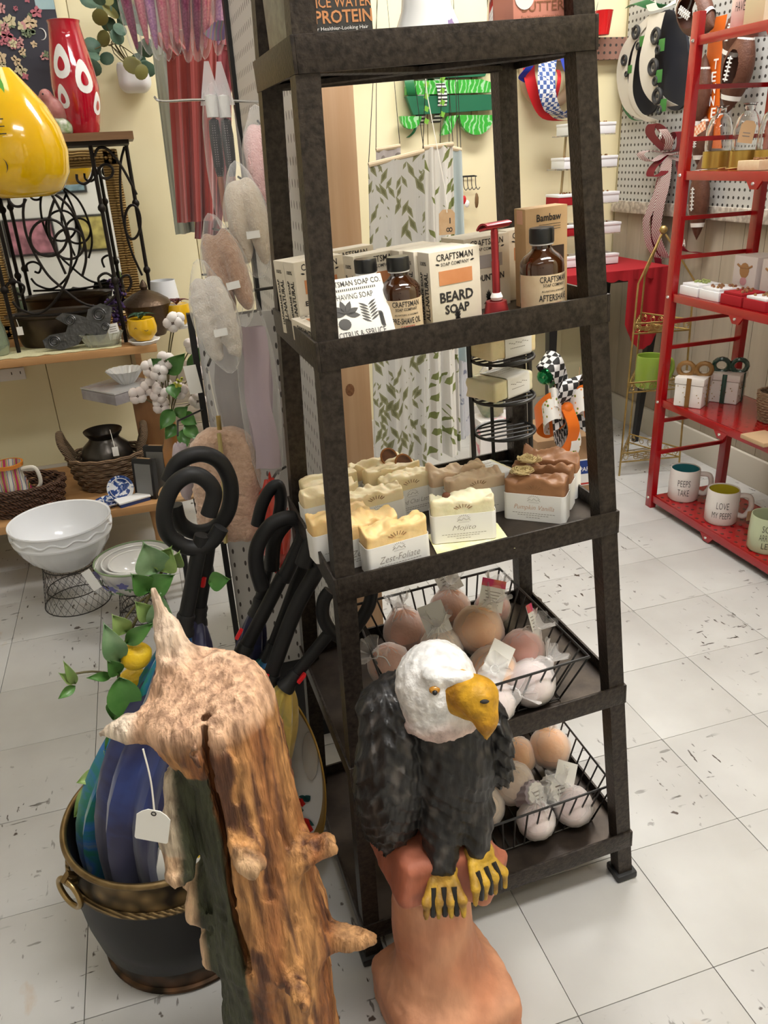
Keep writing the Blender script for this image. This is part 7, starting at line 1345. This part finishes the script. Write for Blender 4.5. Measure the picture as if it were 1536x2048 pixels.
for X, Y, d, s_ in ((240, 300, .037, 1), (130, 560, .038, .8), (425, 335, .052, 1.15), (400, 625, .058, 1.2), (440, 895, .052, 1.2)):
    m = MB(); m2 = MB(); m3 = MB(); c_ = q(X, Y, d)-WB; m.ring(tuple(c_), .019*s_, .006*s_, 20, 6, None, 'x'); m.ball(tuple(c_), .006*s_, 8, sc=(.3, 1, 1)); c2 = q(X+20, Y+130, d)-WB; m3.ring(tuple(c2), .010*s_, .004*s_, 16, 6, None, 'x'); c3 = q(X+55, Y+85, d)-WB; m2.box(tuple(c3), (.002, .03*s_, .034*s_), b=.0005)
    for mm in (m, m3): mm.build('tractor_wheel', mat('tyre', (.03, .03, .03), .6), t)
    m2.build('tractor_body', mat('tractor_green', (.05, .2, .04), .5), t)
# crimson lettered ribbon bow
o = q(480, 1350); WB = Vector((XW+.012, o.y, o.z)); t = thing('crimson_bow', 'crimson ribbon bow lettered ALABAMA with striped tails on the pegboard', 'ribbon bow', WB); mat('crimson', (.18, .006, .02), .4); ramp_mat('crimson_stripe', t_wave(60, 1, 1, dirn='DIAGONAL'), [(0, (.2, .01, .03)), (.45, (.7, .66, .64))], .5)
for pts, m_, w_, b_ in (([(520, 1400), (420, 1250), (460, 1150), (540, 1220), (530, 1390)], 'crimson', .06, .06), ([(520, 1400), (620, 1260), (720, 1230), (700, 1380), (540, 1420)], 'crimson', .06, .06), ([(510, 1420), (400, 1400), (350, 1440), (430, 1500), (520, 1430)], 'crimson_stripe', .05, .07), ([(520, 1420), (640, 1440), (760, 1400), (740, 1500), (540, 1450)], 'crimson_stripe', .05, .05), ([(520, 1440), (430, 1560), (430, 1640), (540, 1600), (530, 1460)], 'crimson', .05, .05), ([(520, 1300), (560, 1200), (620, 1300), (540, 1400)], 'crimson_stripe', .05, .08),
                        ([(520, 1440), (500, 1700), (420, 1950), (380, 2080), (400, 2300), (470, 2420)], 'crimson_stripe', .045, .05), ([(540, 1440), (560, 1700), (520, 1950), (480, 2200), (520, 2400)], 'crimson_stripe', .06, .07), ([(650, 1500), (700, 1700), (690, 1950), (660, 2200), (720, 2330), (850, 2350)], 'crimson', .05, .05), ([(480, 1640), (440, 1900), (430, 2200), (460, 2500)], 'crimson', .045, .02)):
    rbx(m_, [q(*p_, .01) for p_ in pts], w_, b_, 'ribbon_loop' if len(pts) < 6 else 'ribbon_tail')
m = MB()
for ch_, X, Y in (('A', 470, 1255), ('L', 715, 1640), ('A', 700, 1760), ('B', 665, 1910), ('A', 655, 2030), ('M', 655, 2140), ('A', 690, 2260)):
    c_ = q(X, Y, .05)-WB; put(m, ch_, 0, 0, .018, .024, 0, .02, M=T(*c_) @ RZ(-90))
m.build('lettering', 'paper_white', t)
# orange TENN banner and footballs
o = q(980, 800); WB = Vector((XW+.012, o.y, o.z)); t = thing('tenn_banner', 'orange tapered banner reading TENN hanging on the pegboard', 'banner', WB); rbx(mat('tenn_orange', (.72, .14, .01), .5), [q(*p_, .02) for p_ in ((1020, 150), (985, 400), (965, 700), (960, 1000), (970, 1250), (990, 1400))], .075, .006, 'banner'); m = MB()
for k, (ch_, X, Y) in enumerate((('T', 985, 595), ('E', 965, 715), ('N', 960, 825), ('N', 950, 940), ('E', 960, 1050))): c_ = q(X, Y, .03)-WB; put(m, ch_, 0, 0, .024, .03, 0, .02, M=T(*c_) @ RZ(-90))
m.build('lettering', 'paper_white', t)
fb_ = mat('football', (.09, .03, .015), .5, c2=(.12, .045, .025), ns=60, bump=.3, bs=200)
def football(lab, X, Y, l, w_, rot, d=.04):
    c_ = q(X, Y, d); t = thing('football_cutout', lab, 'football decoration', c_, (R(rot), 0, 0), group='football decorations on the pegboard'); G, ax = grid((-.03, -w_-.01, -l-.01), (.03, w_+.01, l+.01), .005); k = np.clip(np.abs(G[2])/l, 0, 1); F = np.sqrt((G[0]/.6)**2+G[1]**2)-w_*(1-k**2); F = np.maximum(F*.8, np.abs(G[2])-l); solid('ball', F, ax, fb_, t)
    for s_ in (-1, 1): z = s_*l*.62; r_ = w_*(1-.62**2)+.001; MB().lathe([(r_, z-.007), (r_-s_*.003, z+.007)], 28, Matrix.Diagonal((.6, 1, 1, 1))).build('white_stripe', 'white_paint', t)
    m = MB(); m.box((-w_*.6-.002, 0, 0), (.004, .003, l*.55))
    for k in range(6): m.box((-w_*.6-.002, 0, (k-2.5)*l*.09), (.004, w_*.35, .004))
    m.build('laces', 'white_paint', t); MB().tube([(0, 0, 0), (XW+.012-c_.x, 0, .0)], .003, 6).build('peg', 'chrome', t); return t
football('brown football decoration tilted at the top of the red rack post', 790, 120, .12, .065, -62, .08); football('brown football with white stripe right of the TENN banner', 1190, 640, .13, .06, 12); football('brown football partly behind the rack post left of the banner', 830, 900, .13, .05, 4); football('long brown football hanging lowest on the pegboard', 830, 1850, .14, .045, -4); football('brown football at the top right above the banner', 1180, 300, .09, .05, 20); football('brown football low behind the glass bottles', 850, 1300, .09, .04, 0, .03)
o = q(800, 1190, .09); t = thing('gingham_scrap', 'orange gingham ribbon end below the TENN banner', 'ribbon', o); WB = o; rbx(ramp_mat('orange_gingham', ch(120), [(0, (.7, .25, .12)), (.5, (.8, .6, .45))], .6), [q(*p_, .09) for p_ in ((700, 1190), (780, 1230), (890, 1160))], .03, .01, 'ribbon', (0, .2, 1)); MB().tube([(0, 0, 0), (.09, 0, .02)], .002, 5).build('pin', 'chrome', t)
